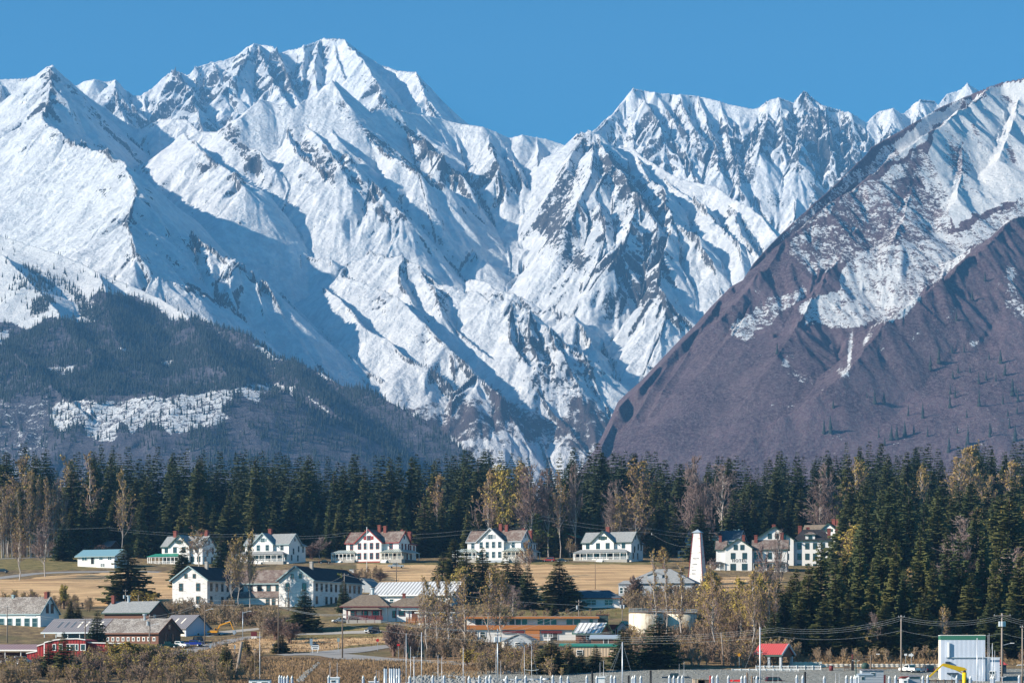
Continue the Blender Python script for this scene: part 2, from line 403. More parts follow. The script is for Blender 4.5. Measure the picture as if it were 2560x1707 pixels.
spotsC = [(130,195,22,28,60,.75),(112,270,22,30,70,.8),(180,225,35,10,50,.6),(140,340,40,20,20,.6),(60,365,30,14,-15,.5),(260,375,35,16,30,.7),(300,430,40,22,30,.5),(260,475,22,26,0,.5),(160,410,24,14,0,.4),
 (200,470,60,18,20,.35),(300,560,50,20,-20,.45),(230,275,60,12,48,.6),(300,350,70,12,42,.55),(360,420,60,14,45,.7),(370,480,40,14,60,.6),(480,620,90,12,33,.7),(420,650,60,18,50,.4),(480,735,60,22,35,.7),(340,640,50,22,30,.45),
 (530,270,60,10,40,.6),(560,335,70,14,45,.6),(620,400,60,26,48,.8),(590,330,22,22,0,.9),(510,420,30,12,30,.6),(600,450,30,14,60,.6),(700,265,30,14,20,.6),(745,345,60,22,55,.7),(800,400,50,22,50,.7),(760,450,30,10,45,.7),
 (860,270,35,14,55,.9),(925,340,90,15,42,.85),(1020,410,70,12,38,.85),(860,400,50,30,45,.6),(900,470,50,26,45,.7),(960,540,60,16,45,.6),(820,440,40,20,40,.5),
 (1000,310,60,9,42,.7),(1070,370,70,18,40,.85),(1130,430,50,12,40,.7),(1235,390,10,60,-10,.55),(1265,460,22,36,-35,.6),(1180,410,50,12,0,.45),
 (1465,345,28,30,0,1.0),(1430,440,35,50,30,.8),(1400,520,40,50,20,.85),(1375,560,30,30,0,.7),(1520,410,40,45,30,.8),(1560,450,50,40,30,.6),(1600,500,60,40,40,.6),(1640,470,50,30,30,.5),(1420,620,50,45,20,.85),(1450,660,40,25,0,.7),
 (1560,650,50,35,0,.7),(1620,600,30,30,0,.6),(1600,740,50,40,30,.7),(1640,690,40,40,0,.7),(1660,760,50,20,40,.5),(1550,560,40,30,0,.5),(1490,560,30,40,20,.4),
 (1010,680,25,40,0,.5),(1110,750,25,45,-10,.7),(1080,730,30,30,0,.4),(960,760,50,30,40,.5),(900,740,50,30,40,.4),(1050,850,60,30,45,.5),(1240,740,30,14,20,.6),(1280,790,50,20,30,.5),(1310,860,30,50,10,.6),(1360,880,50,40,30,.6),
 (1400,960,70,45,30,.7),(1470,920,40,40,40,.6),(1340,960,40,40,0,.5),(1400,800,50,12,30,.5),(600,560,14,5,20,.6),(850,600,26,10,0,.5),(740,610,14,6,0,.5),(820,660,30,6,20,.3),(1850,780,20,20,0,.3)]
def extraC(px, py, X, Y, H, sl):
    # brush and bare ground on the low slopes
    b = np.clip((py - 930 - 0.12 * np.abs(px - 1300)) / 330.0, -0.4, 0.33)
    b += 0.45 * fbm(X, Y, 350, 4, 77)
    for (x0, y0, x1, y1, w) in [(930,880,1200,1060,40),(1000,860,1150,990,26),(1100,850,1290,1030,24),(1300,930,1500,1040,40),(1420,940,1520,1060,40),(1230,1020,1560,1120,60),(900,950,1180,1150,40)]:
        L = math.hypot(x1 - x0, y1 - y0); ca, sa = (x1 - x0) / L, (y1 - y0) / L
        dx = px - (x0 + x1) / 2; dy = py - (y0 + y1) / 2
        q = ((dx * ca + dy * sa) / (L / 2)) ** 2 + ((-dx * sa + dy * ca) / w) ** 2
        b += 0.30 * np.exp(-q * 1.1)
    return {'brush': np.clip(b, 0, 1)}
C_ = layer("snow_mountain", crestC, ZC + (HY - 330) / F * 9600 - 0.60 * 9600, 0.60, RC, (-60, 2120), (5700, 10400), 1250, 900, MAT_SNOW,
      "long snow covered mountain wall with a wide sunlit bowl and rocky ridges", G1, nz=60, seed=5, rockthr=1.3, spots=spotsC, extra=extraC)
# --- right brown mountain
crestE = [(1100,1600,0),(1380,1300,0),(1440,1220,0),(1486,1150,0),(1501,1121,20),(1530,1055,10),(1545,1019,30),(1572,992,10),(1600,968,30),(1647,916,20),(1700,858,40),(1737,821,20),(1773,777,30),(1800,748,20),(1828,719,40),(1857,704,20),(1883,660,20),
 (1919,619,30),(1963,575,20),(2029,510,40),(2084,462,30),(2139,407,40),(2175,367,30),(2226,341,30),(2285,305,40),(2358,265,30),(2431,235,30),(2471,217,60),(2504,206,60),(2560,195,80),(2620,190,60),(2700,200,0)]
RE = [
 ([(2479,217,90),(2395,279,150),(2300,352,180),(2175,440,190),(2066,524,190),(1963,601,170),(1900,680,140),(1800,790,110)],0.85),
 ([(2600,520,400),(2560,532,420),(2504,561,450),(2453,608,470),(2431,628,470),(2358,690,470),(2285,745,460),(2212,796,450),(2157,858,430),(2131,894,420),(2084,946,400),(2029,993,370),(1956,1037,330),(1880,1100,270)],0.90),
 ([(2560,195,80),(2540,260,160),(2520,330,230),(2500,400,260)],0.90),
 ([(2395,279,150),(2400,350,230),(2410,430,280),(2400,500,290)],0.95),
 ([(2395,279,120),(2330,380,220),(2290,460,280),(2260,540,330),(2240,600,340)],0.95),
 ([(2300,352,180),(2230,450,260),(2180,540,300),(2140,600,310),(2080,680,310),(2040,740,300)],0.95),
 ([(2175,440,190),(2120,540,250),(2060,640,270),(1990,720,260)],0.90),
 ([(1963,601,170),(1900,720,230),(1840,820,240),(1760,930,210)],0.85),
 ([(2029,745,290),(1980,830,320),(1940,900,330),(1880,1000,300),(1800,1080,240)],0.85),
 ([(1773,777,30),(1720,880,110),(1660,980,120),(1620,1060,90)],0.95),
 ([(1700,858,40),(1640,960,100),(1590,1040,90)],1.00),
 ([(2600,700,560),(2500,760,560),(2420,850,550),(2340,940,530),(2260,1020,500),(2180,1100,450)],0.82),
 ([(2453,608,470),(2440,700,500),(2380,800,520),(2300,900,510),(2200,1000,480)],0.80),
 ([(2212,796,450),(2180,900,470),(2120,990,460),(2060,1080,420)],0.80),
]
RE = [([(x, y, p * (0.6, 0.40)[i_] if i_ < 2 else p * 0.24) for x, y, p in pts_], k_ if i_ < 2 else k_ - 0.22) for i_, (pts_, k_) in enumerate(RE)]
def extraE(px, py, X, Y, H, sl):
    b = np.full(px.shape, 0.95); qx = px + 34 * fbm(X, Y, 170, 5, 61, gain=.6); qy = py + 34 * fbm(X, Y, 170, 5, 62, gain=.6)
    def put(poly, v, soft=None):
        m = poly_mask(qx, qy, poly); b[m] = v
    put([(2479,222),(2640,180),(2640,505),(2560,500),(2500,520),(2430,545),(2380,560),(2350,520),(2330,440),(2320,380),(2340,330),(2400,285)], 0.12)
    put([(2300,360),(2240,410),(2200,440),(2180,460),(2290,440),(2330,560),(2370,560),(2360,480),(2330,400)], 0.44)
    put([(2471,225),(2358,272),(2285,312),(2226,348),(2150,420),(2110,450),(2200,420),(2300,352),(2395,279)], 0.22)
    put([(2226,348),(2150,415),(2066,500),(1990,565),(1950,600),(1963,601),(2066,524),(2175,440),(2250,385)], 0.50)
    put([(2180,450),(2290,460),(2330,520),(2370,575),(2300,620),(2180,640),(2050,690),(1980,640),(1990,600),(2080,520)], 0.58)
    put([(2230,613),(2322,587),(2440,560),(2560,500),(2600,510),(2560,535),(2486,580),(2431,624),(2358,686),(2248,788),(2194,807),(2139,814),(2095,821),(2007,814),(2007,766),(2029,745),(2095,726),(2113,671),(2139,653),(2183,620)], 0.41)
    put([(1813,825),(1900,770),(2014,708),(2029,726),(1960,790),(1919,814),(1857,854)], 0.52)
    for (x0, y0, rx, ry, ang, v) in [(2395,400,30,70,-12,.5),(2440,330,9,50,-25,.3),(2280,430,18,60,25,.35),(2530,390,10,30,-20,.5),(2520,250,40,12,20,.4),(2125,875,7,55,5,-.8),(2105,930,14,16,-50,-.6),(1968,900,14,26,20,-.55),(2010,945,36,14,30,-.5),
            (2165,850,8,26,30,-.5),(2540,760,26,60,-20,-.45),(2530,680,14,40,10,-.45),(2290,840,40,5,-50,-.35),(2200,880,50,5,-50,-.35),(2440,860,14,10,0,-.5),(1960,1015,50,6,5,-.4),(1895,730,14,8,0,-.4),(2380,780,60,5,-52,-.3),(2490,720,12,14,0,-.4)]:
        ca, sa = math.cos(math.radians(ang)), math.sin(math.radians(ang))
        dx = px - x0; dy = py - y0
        b += v * np.exp(-1.1 * (((dx * ca + dy * sa) / rx) ** 2 + ((-dx * sa + dy * ca) / ry) ** 2))
    cliff = np.exp(-((px - (1486 + (1150 - py) * 0.83) - 40) / 45.0) ** 2) * (py > 560)
    return {'brush': np.clip(b + .18 * fbm(X, Y, 260, 3, 66), 0, 1.0), 'cliff': cliff}

def slope_material(name, c0, c1, c2, contrast=1.9, fine=1.5):
    t = NT(name)
    b = t.math('ADD', t.attr('brush'), t.math('MULTIPLY', t.math('SUBTRACT', t.noise(0.040, 8, 0.80), 0.5), contrast))
    b = t.math('ADD', b, t.math('MULTIPLY', t.math('SUBTRACT', t.noise(0.15, 4, 0.7), 0.5), fine))
    mask = t.sstep(b, 0.46, 0.54)
    n = t.noise(0.010, 8, 0.72)
    f = t.noise(0.16, 4, 0.7)
    bc = t.mix(t.sstep(n, 0.35, 0.65), c0, c1)
    bc = t.mix(t.math('MULTIPLY', t.sstep(t.noise(0.0028, 7, 0.7, dist=0.6), 0.47, 0.62), 0.55), bc, tuple(x * 1.5 for x in c1))
    bc = t.mix(t.math('MULTIPLY', t.sstep(f, 0.35, 0.75), 0.8), bc, c2)
    sn = t.mix(t.noise(0.01, 5, 0.6), (0.74, 0.76, 0.78), (0.88, 0.88, 0.88))
    col = t.mix(mask, sn, bc)
    t.bump(t.noise(0.05, 8, 0.75), 1.0, 14.0)
    t.b.inputs["Specular IOR Level"].default_value = 0.05
    return t.fin(col, 0.95)
MAT_BROWN = slope_material("brown_slope", (0.070, 0.040, 0.058), (0.140, 0.092, 0.108), (0.23, 0.19, 0.20))
E_ = layer("brown_mountain", crestE, ZC + (HY - 195) / F * 6000 - 0.62 * 6000, 0.62, RE, (1180, 2640), (2500, 6500), 950, 760, MAT_BROWN,
      "steep brush covered brown mountainside with snow patches, falling to the left", [(200, 6), (100, 4.5), (50, 3.2), (26, 1.8)], nz=26, seed=41, rockthr=3.0, extra=extraE, warp=20, k0=1.7, cap=True)

# --- left forested slope
crestD = [(-120,560,0),(0,587,20),(73,613,10),(146,635,20),(201,657,10),(249,682,20),(329,715,20),(402,745,10),(468,788,20),(530,814,10),(622,836,30),(660,868,10),(687,894,10),(731,902,20),(804,931,10),(860,964,10),(923,975,20),(996,1015,10),
 (1069,1066,10),(1124,1099,10),(1160,1130,0),(1250,1230,0),(1500,1600,0)]
RD = [([(249,682,20),(260,760,80),(300,860,120)],0.5),([(0,640,60),(80,720,90),(150,800,120),(240,900,150)],0.5),([(468,788,20),(520,880,110),(600,960,140),(700,1010,120),(760,1080,90)],0.5),
      ([(731,902,20),(760,960,90),(850,1050,110),(920,1120,90)],0.6),([(0,850,140),(100,960,190),(220,1050,210)],0.5),([(240,1000,200),(400,985,230),(560,980,240),(700,985,220)],0.55)]
def extraD(px, py, X, Y, H, sl):
    b = np.full(px.shape, 0.95); tr = np.full(px.shape, 1.0)
    nx = px + 34 * fbm(X, Y, 180, 5, 71, gain=.6); ny = py + 30 * fbm(X, Y, 180, 5, 72, gain=.6)
    def put(poly, v, tv):
        m = poly_mask(nx, ny, poly); b[m] = v; tr[m] = tv
    put([(-200,540),(0,570),(249,665),(402,735),(480,790),(470,812),(420,790),(370,760),(330,745),(250,735),(215,765),(240,800),(200,812),(140,790),(80,818),(0,805),(-200,800)], 0.05, 0.03)
    put([(30,690),(130,700),(140,735),(110,740),(40,722)], 0.1, 0.35); put([(60,670),(140,690),(200,725),(190,735),(100,705)], 0.1, 0.5)
    put([(75,755),(130,740),(130,770),(80,795)], 0.5, 1.0); put([(185,735),(240,765),(235,800),(195,790)], 0.5, 1.0)
    put([(-50,840),(28,828),(26,858),(-50,862)], 0.1, 0.05)
    put([(102,912),(197,915),(190,938),(110,930)], 0.38, 0.15); put([(290,880),(320,872),(318,890)], 0.2, 0.05); put([(400,905),(440,898),(440,915),(410,918)], 0.3, 0.1)
    put([(124,1055),(135,1011),(256,997),(347,993),(475,986),(585,967),(713,960),(745,982),(651,986),(636,1011),(585,982),(548,1018),(577,1040),(475,1073),(431,1088),(380,1055),(329,1092),(311,1048),(278,1110),(219,1092),(205,1055),(146,1081)], 0.42, 0.10)
    put([(780,905),(860,940),(880,960),(800,930)], 0.3, 0.2); put([(640,850),(690,880),(720,900),(680,900)], 0.1, 0.2); put([(760,985),(830,1025),(820,1030)], 0.3, 0.2)
    m = (ny > 1000) & (nx < 120); tr[m] = 0.05; b[m] = np.minimum(b[m], 0.72)
    m = (ny > 1080) & (nx < 480); tr[m] = 0.10
    m = (ny > 990) & (nx > 560); tr[m] = np.minimum(tr[m], 0.30)
    m = (ny < 1010) & (nx > 740); tr[m] = 0.9
    tr *= np.clip(0.75 + 1.6 * fbm(X, Y, 130, 3, 73), 0.25, 1)
    return {'brush': np.clip(b, 0, 1), 'trees': tr}
MAT_DARK = slope_material("wooded_slope", (0.060, 0.062, 0.085), (0.105, 0.10, 0.13), (0.17, 0.16, 0.18), 2.2)  # purplish-grey brush, with low-lying haze painted in as a bluer, lighter tint
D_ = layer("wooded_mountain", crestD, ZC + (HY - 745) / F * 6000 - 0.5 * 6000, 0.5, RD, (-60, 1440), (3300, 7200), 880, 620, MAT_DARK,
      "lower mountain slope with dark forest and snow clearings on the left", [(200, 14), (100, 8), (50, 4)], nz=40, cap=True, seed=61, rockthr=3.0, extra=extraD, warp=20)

def far_trees(name, L, dens, n, seed, hrange, mat, label, keep=None):
    rng = np.random.default_rng(seed)
    nr, nc = L['H'].shape
    r = rng.integers(0, nr - 1, n * 6); c = rng.integers(0, nc, n * 6)
    ok = rng.random(n * 6) < dens[r, c]
    e = (L['H'][r, c] - ZC) / L['YY'][r, c]
    ok &= (L['py'][r, c] > 540) & (L['py'][r, c] < 1190)
    if keep is not None: ok &= keep(L['px'][r, c], L['py'][r, c], rng)
    r = r[ok][:n]; c = c[ok][:n]; m = len(r)
    x = L['X'][r, c] + rng.uniform(-3, 3, m); y = L['YY'][r, c]; z = L['H'][r, c]
    h = rng.uniform(hrange[0], hrange[1], m); w = h * rng.uniform(0.12, 0.19, m)
    k = 5
    V = []; Fc = []
    off = 0
    for tier, (z0, z1, rr) in enumerate([(0.02, 0.50, 1.0), (0.28, 0.78, 0.72), (0.58, 1.0, 0.42)]):
        ang = rng.uniform(0, 6.28, m)
        ring = []
        for i in range(k):
            a = ang + i * 6.283 / k
            rad = w * rr * rng.uniform(0.7, 1.2, m)
            ring.append(np.stack([x + np.cos(a) * rad, y + np.sin(a) * rad, z + h * (z0 + rng.uniform(-0.03, 0.03, m)) - 1], 1))
        tip = np.stack([x, y, z + h * z1], 1)
        V.append(np.stack(ring + [tip], 1))          # m, k+1, 3
        base = np.arange(m)[:, None] * (k + 1) + off
        for i in range(k):
            Fc.append(np.concatenate([base + i, base + (i + 1) % k, base + k], 1))
        off += m * (k + 1)
    V = np.concatenate([v.reshape(-1, 3) for v in V]); Fc = np.concatenate(Fc)
    o = mesh_np(name, V, Fc, mat)
    tag(o, label, 'forest', kind='stuff')
    return o
_t = NT("far_conifer")
MAT_FARTREE = _t.fin(_t.mix(_t.noise(0.02, 3, 0.6), (0.014, 0.022, 0.022), (0.042, 0.052, 0.044)), 0.95)
dD = extraD(D_['px'], D_['py'], D_['X'], D_['YY'], D_['H'], D_['sl'])['trees']
far_trees("mountain_forest", D_, dD, 27000, 5, (9, 21), MAT_FARTREE, "dark conifer forest covering the lower left mountain slope")
def keepE(px, py, rng):
    k = np.zeros(px.shape, bool)
    for (x, y, rx, ry) in [(2340,990,140,90),(2480,1010,120,90),(2440,930,90,70),(2170,1010,30,40),(2070,1060,30,50),(2200,1030,40,30),(2420,760,14,30),(2470,720,26,20),(2380,810,14,20),(1945,870,18,16),(1885,885,8,12),(1925,890,10,14),(2300,1080,140,60),(2530,1060,60,80),(2500,1090,140,60),(2490,790,10,12),(2020,750,8,10)]:
        k |= ((px - x) / rx) ** 2 + ((py - y) / ry) ** 2 < 1
    return k & ((py < 1010) | (rng.random(px.shape) < 0.7)) 
far_trees("slope_trees", E_, np.full(E_['H'].shape, 0.25) , 1500, 8, (14, 34), MAT_FARTREE, "scattered conifers standing on the lower brown mountainside", keepE)
# ================================================================ ground
GT = {  # column px -> (row, depth) pairs, then (depth, height) pairs behind
 -200: ([(1730,405),(1707,440),(1684,470),(1656,500),(1622,545),(1585,590),(1547,630),(1519,665),(1442,745),(1430,765),(1407,800),(1388,850)], [(900,53),(960,62),(1020,71),(1060,75)]),
  450: ([(1730,405),(1707,440),(1684,470),(1656,500),(1622,545),(1590,590),(1552,625),(1520,655),(1450,740),(1432,765),(1410,800),(1390,850)], [(900,53),(960,62),(1020,71),(1060,75)]),
 1000: ([(1730,405),(1707,440),(1690,455),(1644,508),(1634,525),(1610,552),(1582,590),(1557,605),(1520,650),(1490,690),(1454,732),(1411,786),(1403,812),(1392,850)], [(900,53),(960,62),(1020,71),(1060,75)]),
 1550: ([(1728,408),(1707,432),(1690,450),(1673,466),(1645,490),(1602,545),(1565,590),(1522,640),(1489,665),(1450,720),(1408,788),(1400,812),(1392,850)], [(900,53),(960,62),(1020,71),(1060,75)]),
 2100: ([(1725,410),(1704,438),(1676,470),(1662,482),(1600,520),(1540,580),(1470,680),(1440,740),(1410,800),(1390,850)], [(900,55),(960,65),(1020,75),(1060,79)]),
 2700: ([(1725,410),(1704,438),(1676,470),(1662,482),(1590,540),(1510,620),(1430,740),(1390,800),(1350,850)], [(900,58),(960,68),(1020,79),(1060,83)]),
}
_gx = np.array(sorted(GT)); _gY = np.arange(380, 1101, 2.0)
_gz = []
for k in _gx:
    a_, b_ = GT[int(k)]
    yy = [380, 398] + [p[1] for p in a_] + [p[0] for p in b_] + [1101]
    zz = [-4, -1.2] + [ZC + (HY - p[0]) / F * p[1] for p in a_] + [p[1] for p in b_] + [b_[-1][1] - 2]
    _gz.append(np.interp(_gY, yy, zz))
_gz = np.array(_gz)
_k = np.exp(-np.linspace(-2, 2, 9) ** 2); _k /= _k.sum()
_gz = np.array([np.convolve(np.pad(r, 4, mode='edge'), _k, mode='valid') for r in _gz])
def ground_np(X, Y):
    px = np.clip(X / np.maximum(Y, 1) * F + CX, _gx[0], _gx[-1])
    i = np.clip(np.searchsorted(_gx, px) - 1, 0, len(_gx) - 2)
    t = (px - _gx[i]) / (_gx[i + 1] - _gx[i]); t = t * t * (3 - 2 * t)
    yq = np.clip((Y - 380) / 2.0, 0, len(_gY) - 1.001); j = yq.astype(int); f = yq - j
    z = (_gz[i, j] * (1 - f) + _gz[i, j + 1] * f) * (1 - t) + (_gz[i + 1, j] * (1 - f) + _gz[i + 1, j + 1] * f) * t
    z = z + 0.35 * fbm(X, Y, 35, 3, 5) * np.clip((Y - 430) / 60, 0, 1)
    far = np.clip((Y - 1090) / 900, 0, 1)
    return z * (1 - far) + 2.0 * far
def gz(x, y):
    return float(ground_np(np.array([float(x)]), np.array([float(y)]))[0])
def G(px, py, y0=420.0, y1=1060.0):
    """the point of the ground seen at (px, py)"""
    Yv = np.arange(y0, y1, 1.0); Xv = (px - CX) / F * Yv
    z = ground_np(Xv, Yv); r = HY - (z - ZC) / Yv * F
    k = np.argmax(r <= py) if (r <= py).any() else len(Yv) - 1
    return Vector((Xv[k], Yv[k], z[k]))
def on(px, Y):
    x = (px - CX) / F * Y
    return Vector((x, Y, gz(x, Y)))

def build_ground():
    pxs = np.arange(-420, 3000, 5.5)
    Ys = np.concatenate([np.arange(384, 1100, 1.4), np.geomspace(1100, 13000, 60)])
    U, YY = np.meshgrid((pxs - CX) / F, Ys); XX = U * YY
    # spread out far away so that the sheet reaches behind every mountain
    H = ground_np(XX, YY)
    px = U * F + CX; py = HY - (H - ZC) / YY * F
    n = 7 * fbm(XX, YY, 14, 3, 3)
    qx, qy = px + n, py + 0.5 * n
    tan = np.zeros(px.shape); grn = np.zeros(px.shape); gra = np.zeros(px.shape); rus = np.zeros(px.shape)
    for poly in [[(-400,1452),(60,1447),(180,1434),(300,1430),(470,1432),(560,1440),(470,1480),(400,1518),(-400,1518)],
                 [(890,1409),(1010,1408),(1420,1408),(1640,1412),(1650,1430),(1600,1470),(1520,1488),(1400,1480),(1180,1480),(1100,1452),(960,1455),(900,1440)],
                 [(560,1598),(680,1594),(960,1592),(965,1612),(860,1620),(740,1630),(600,1634)],[(560,1600),(520,1620),(430,1640),(560,1640),(600,1632)],
                 [(1780,1442),(1960,1442),(1940,1475),(1800,1480)],[(380,1622),(470,1615),(440,1640),(390,1645)],[(-400,1655),(110,1652),(60,1680),(-400,1690)],
                 [(2110,1640),(2380,1640),(2380,1660),(2000,1664)]]:
        tan[poly_mask(qx, qy, poly)] = 1
    for poly in [[(-400,1375),(200,1380),(300,1418),(200,1424),(-400,1430)],[(740,1584),(960,1584),(960,1593),(740,1596)],[(840,1566),(960,1562),(980,1582),(760,1586)],[(900,1405),(1680,1404),(1660,1411),(900,1410)],
                 [(1820,1676),(2100,1670),(2130,1684),(1830,1684)],[(2100,1676),(2560,1672),(2560,1680),(2100,1682)],[(1200,1520),(1600,1520),(1560,1545),(1200,1545)],[(830,1618),(960,1606),(970,1612),(850,1626)],[(395,1630),(470,1617),(440,1634),(400,1645)]]:
        grn[poly_mask(qx, qy, poly)] = 1
    gra[(qy > 1674 - np.clip((qx - 1500) * 0.008, -6, 4)) & (qx > 1080) & (YY < 560)] = 1
    gra[(qy > 1690) & (qx > 1030) & (YY < 560)] = 1
    rus[(qy > 1640) & (qx > 560) & (qx < 1210) & (gra < .5)] = 1
    rus[poly_mask(qx, qy, [(2040,1620),(2400,1625),(2400,1668),(2000,1668)])] = 1
    nr, nc = XX.shape
    idx = np.arange(nr * nc).reshape(nr, nc)
    Fq = np.stack([idx[:-1, :-1].ravel(), idx[:-1, 1:].ravel(), idx[1:, 1:].ravel(), idx[1:, :-1].ravel()], 1)
    t = NT("ground")
    n1 = t.noise(0.25, 6, 0.7); n2 = t.noise(0.035, 4, 0.6); n3 = t.noise(0.16, 7, 0.75, stretch=(0.22, 1.5, 1)); n4 = t.noise(3.0, 3, 0.6)
    base = t.mix(t.sstep(n1, 0.35, 0.68), (0.11, 0.075, 0.045), (0.30, 0.215, 0.10))
    base = t.mix(t.math('MULTIPLY', t.sstep(n2, 0.48, 0.62), 0.6), base, (0.10, 0.095, 0.035))
    tanc = t.mix(t.sstep(n3, 0.38, 0.60), (0.36, 0.22, 0.11), (0.66, 0.44, 0.23))
    tanc = t.mix(t.math('MULTIPLY', t.sstep(n2, 0.5, 0.7), 0.35), tanc, (0.30, 0.22, 0.11))
    tanc = t.mix(t.sstep(t.noise(0.09, 5, 0.7, stretch=(0.3, 1.3, 1)), 0.60, 0.66), tanc, (0.15, 0.095, 0.06))  # mown patches, with the field's shadow lines painted in as dark streaks
    grnc = t.mix(t.sstep(n1, 0.3, 0.65), (0.085, 0.085, 0.025), (0.25, 0.19, 0.075))
    rusc = t.mix(t.sstep(n1, 0.35, 0.65), (0.11, 0.07, 0.04), (0.30, 0.19, 0.10))
    grac = t.mix(t.sstep(t.noise(1.6, 5, 0.8), 0.38, 0.62), (0.10, 0.105, 0.095), (0.36, 0.37, 0.34))
    grac = t.mix(t.math('MULTIPLY', t.sstep(n1, 0.4, 0.65), 0.4), grac, (0.24, 0.22, 0.18))
    c = t.mix(t.attr('tan'), base, tanc); c = t.mix(t.attr('green'), c, grnc); c = t.mix(t.attr('rust'), c, rusc); c = t.mix(t.attr('gravel'), c, grac)
    t.bump(t.noise(0.9, 6, 0.75), 1.0, 0.5)
    m = t.fin(c, 0.95)
    o = mesh_np("ground", np.stack([XX.ravel(), YY.ravel(), H.ravel()], 1), Fq, m, smooth=True,
                attrs=dict(tan=tan.ravel(), green=grn.ravel(), gravel=gra.ravel(), rust=rus.ravel()))
    tag(o, "dry grass hillside sloping down to a gravel shore", 'ground', kind='structure')
build_ground()
t = NT("sea"); t.bump(t.noise(0.6, 4, 0.6), 0.4, 0.2); t.b.inputs["Specular IOR Level"].default_value = 0.5
w_ = mesh_np("water", np.array([(-600, -280, 0), (600, -280, 0), (600, 700, 0), (-600, 700, 0)], float), np.array([(0, 1, 2, 3)]), t.fin((0.02, 0.045, 0.05), 0.12))
tag(w_, "dark harbour water below the shore", 'water', kind='structure')

def ribbon(name, pts, width, mat, label, cat='road', lift=0.06):
    """pts: (px, py) seen on the ground, a strip of the given width in metres laid on it"""
    q = [G(*p) for p in pts]
    C = []
    for i in range(len(q) - 1):
        n = max(2, int((q[i + 1] - q[i]).length / 2.0))
        for j in range(n): C.append(q[i].lerp(q[i + 1], j / n))
    C.append(q[-1]); C = np.array([(v.x, v.y) for v in C])
    for _ in range(4): C[1:-1] = (C[:-2] + C[1:-1] * 2 + C[2:]) / 4
    T = np.gradient(C, axis=0); T /= np.linalg.norm(T, axis=1)[:, None] + 1e-9
    N = np.stack([-T[:, 1], T[:, 0]], 1)
    wd = np.interp(np.linspace(0, 1, len(C)), np.linspace(0, 1, len(width)), width) if isinstance(width, (list, tuple)) else np.full(len(C), width)
    V = []; K = 9
    for k in range(K):
        s_ = (k / (K - 1) - 0.5) * wd
        x = C[:, 0] + N[:, 0] * s_; y = C[:, 1] + N[:, 1] * s_
        V.append(np.stack([x, y, ground_np(x, y) + lift], 1))
    V = np.stack(V, 1); nr = len(C)
    idx = np.arange(nr * K).reshape(nr, K)
    Fq = np.stack([idx[:-1, :-1].ravel(), idx[1:, :-1].ravel(), idx[1:, 1:].ravel(), idx[:-1, 1:].ravel()], 1)
    o = mesh_np(name, V.reshape(-1, 3), Fq, mat, smooth=True)
    tag(o, label, cat, kind='structure'); return o
t = NT("road_grey"); MAT_ROAD = t.fin(t.mix(t.noise(0.5, 5, 0.7), (0.20, 0.195, 0.19), (0.34, 0.325, 0.31)), 0.9)
t = NT("road_gravel"); MAT_PATH = t.fin(t.mix(t.noise(0.8, 5, 0.7), (0.26, 0.24, 0.21), (0.44, 0.41, 0.37)), 0.95)
ribbon("road", [(700,1637),(760,1634),(830,1636),(900,1645),(1000,1650),(1100,1655),(1190,1660)], [5, 8, 12, 7, 6, 6], MAT_ROAD, "grey paved road along the top of the shore bank")
ribbon("road", [(800,1634),(860,1629),(920,1621),(965,1616),(1010,1613)], [9, 9, 7, 6], MAT_ROAD, "grey side road curving up behind the stop sign", lift=0.10)
ribbon("road", [(378,1650),(420,1640),(470,1628),(520,1614),(580,1600),(640,1591)], [6, 6, 5, 5], MAT_ROAD, "narrow grey road climbing past the parked trucks")
ribbon("road", [(-60,1452),(40,1440),(90,1433),(170,1430),(290,1428),(400,1430)], [7, 6, 5, 4], MAT_ROAD, "grey road along the upper edge of the dry field")
ribbon("road", [(-60,1398),(60,1395),(140,1388)], 5, MAT_ROAD, "upper left lane in front of the bare trees")
ribbon("path", [(690,1588),(780,1585),(860,1582),(950,1580)], [3, 4, 5, 6], MAT_PATH, "pale gravel drive below the restaurant", 'path')
ribbon("path", [(500,1590),(560,1580),(640,1572),(700,1566)], [6, 5, 4], MAT_PATH, "gravel yard track behind the excavator", 'path')
# ================================================================ materials of built things
def plain(name, c, rough=0.7, metal=0.0, var=0.12, sc=1.5):
    t = NT(name)
    d = tuple(x * (1 - var) for x in c)
    return t.fin(t.mix(t.noise(sc, 5, 0.65), d, c), rough, metal)
def siding(name, c, peel=0.0, under=(0.20, 0.165, 0.13), pitch=5.0):
    t = NT(name)
    w = t.n("ShaderNodeTexWave"); w.wave_type = 'BANDS'; w.bands_direction = 'Z'; w.inputs["Scale"].default_value = pitch / 3.1416 / 2
    t.l(t.tc.outputs["Object"], w.inputs[0])
    col = t.mix(t.noise(0.7, 5, 0.7), tuple(x * 0.9 for x in c), c)
    if peel > 0:
        n = t.noise(0.9, 8, 0.8, stretch=(0.5, 0.5, 3.5))
        m = t.sstep(n, 0.72 - peel * 0.30, 0.80 - peel * 0.30)
        col = t.mix(t.math('MULTIPLY', m, 0.75), col, under)
    t.bump(w.outputs["Fac"], 0.5, 0.05)
    return t.fin(col, 0.75)
def shingle(name, c0, c1, c2=None, sc=2.2, c2amt=0.5):
    t = NT(name)
    n = t.noise(sc, 6, 0.75, stretch=(0.7, 1.2, 1.6))
    col = t.mix(t.sstep(n, 0.36, 0.64), c0, c1)
    if c2: col = t.mix(t.math('MULTIPLY', t.sstep(t.noise(0.45, 7, 0.75), 0.47, 0.60), c2amt), col, c2)
    t.bump(n, 0.6, 0.12)
    return t.fin(col, 0.9)
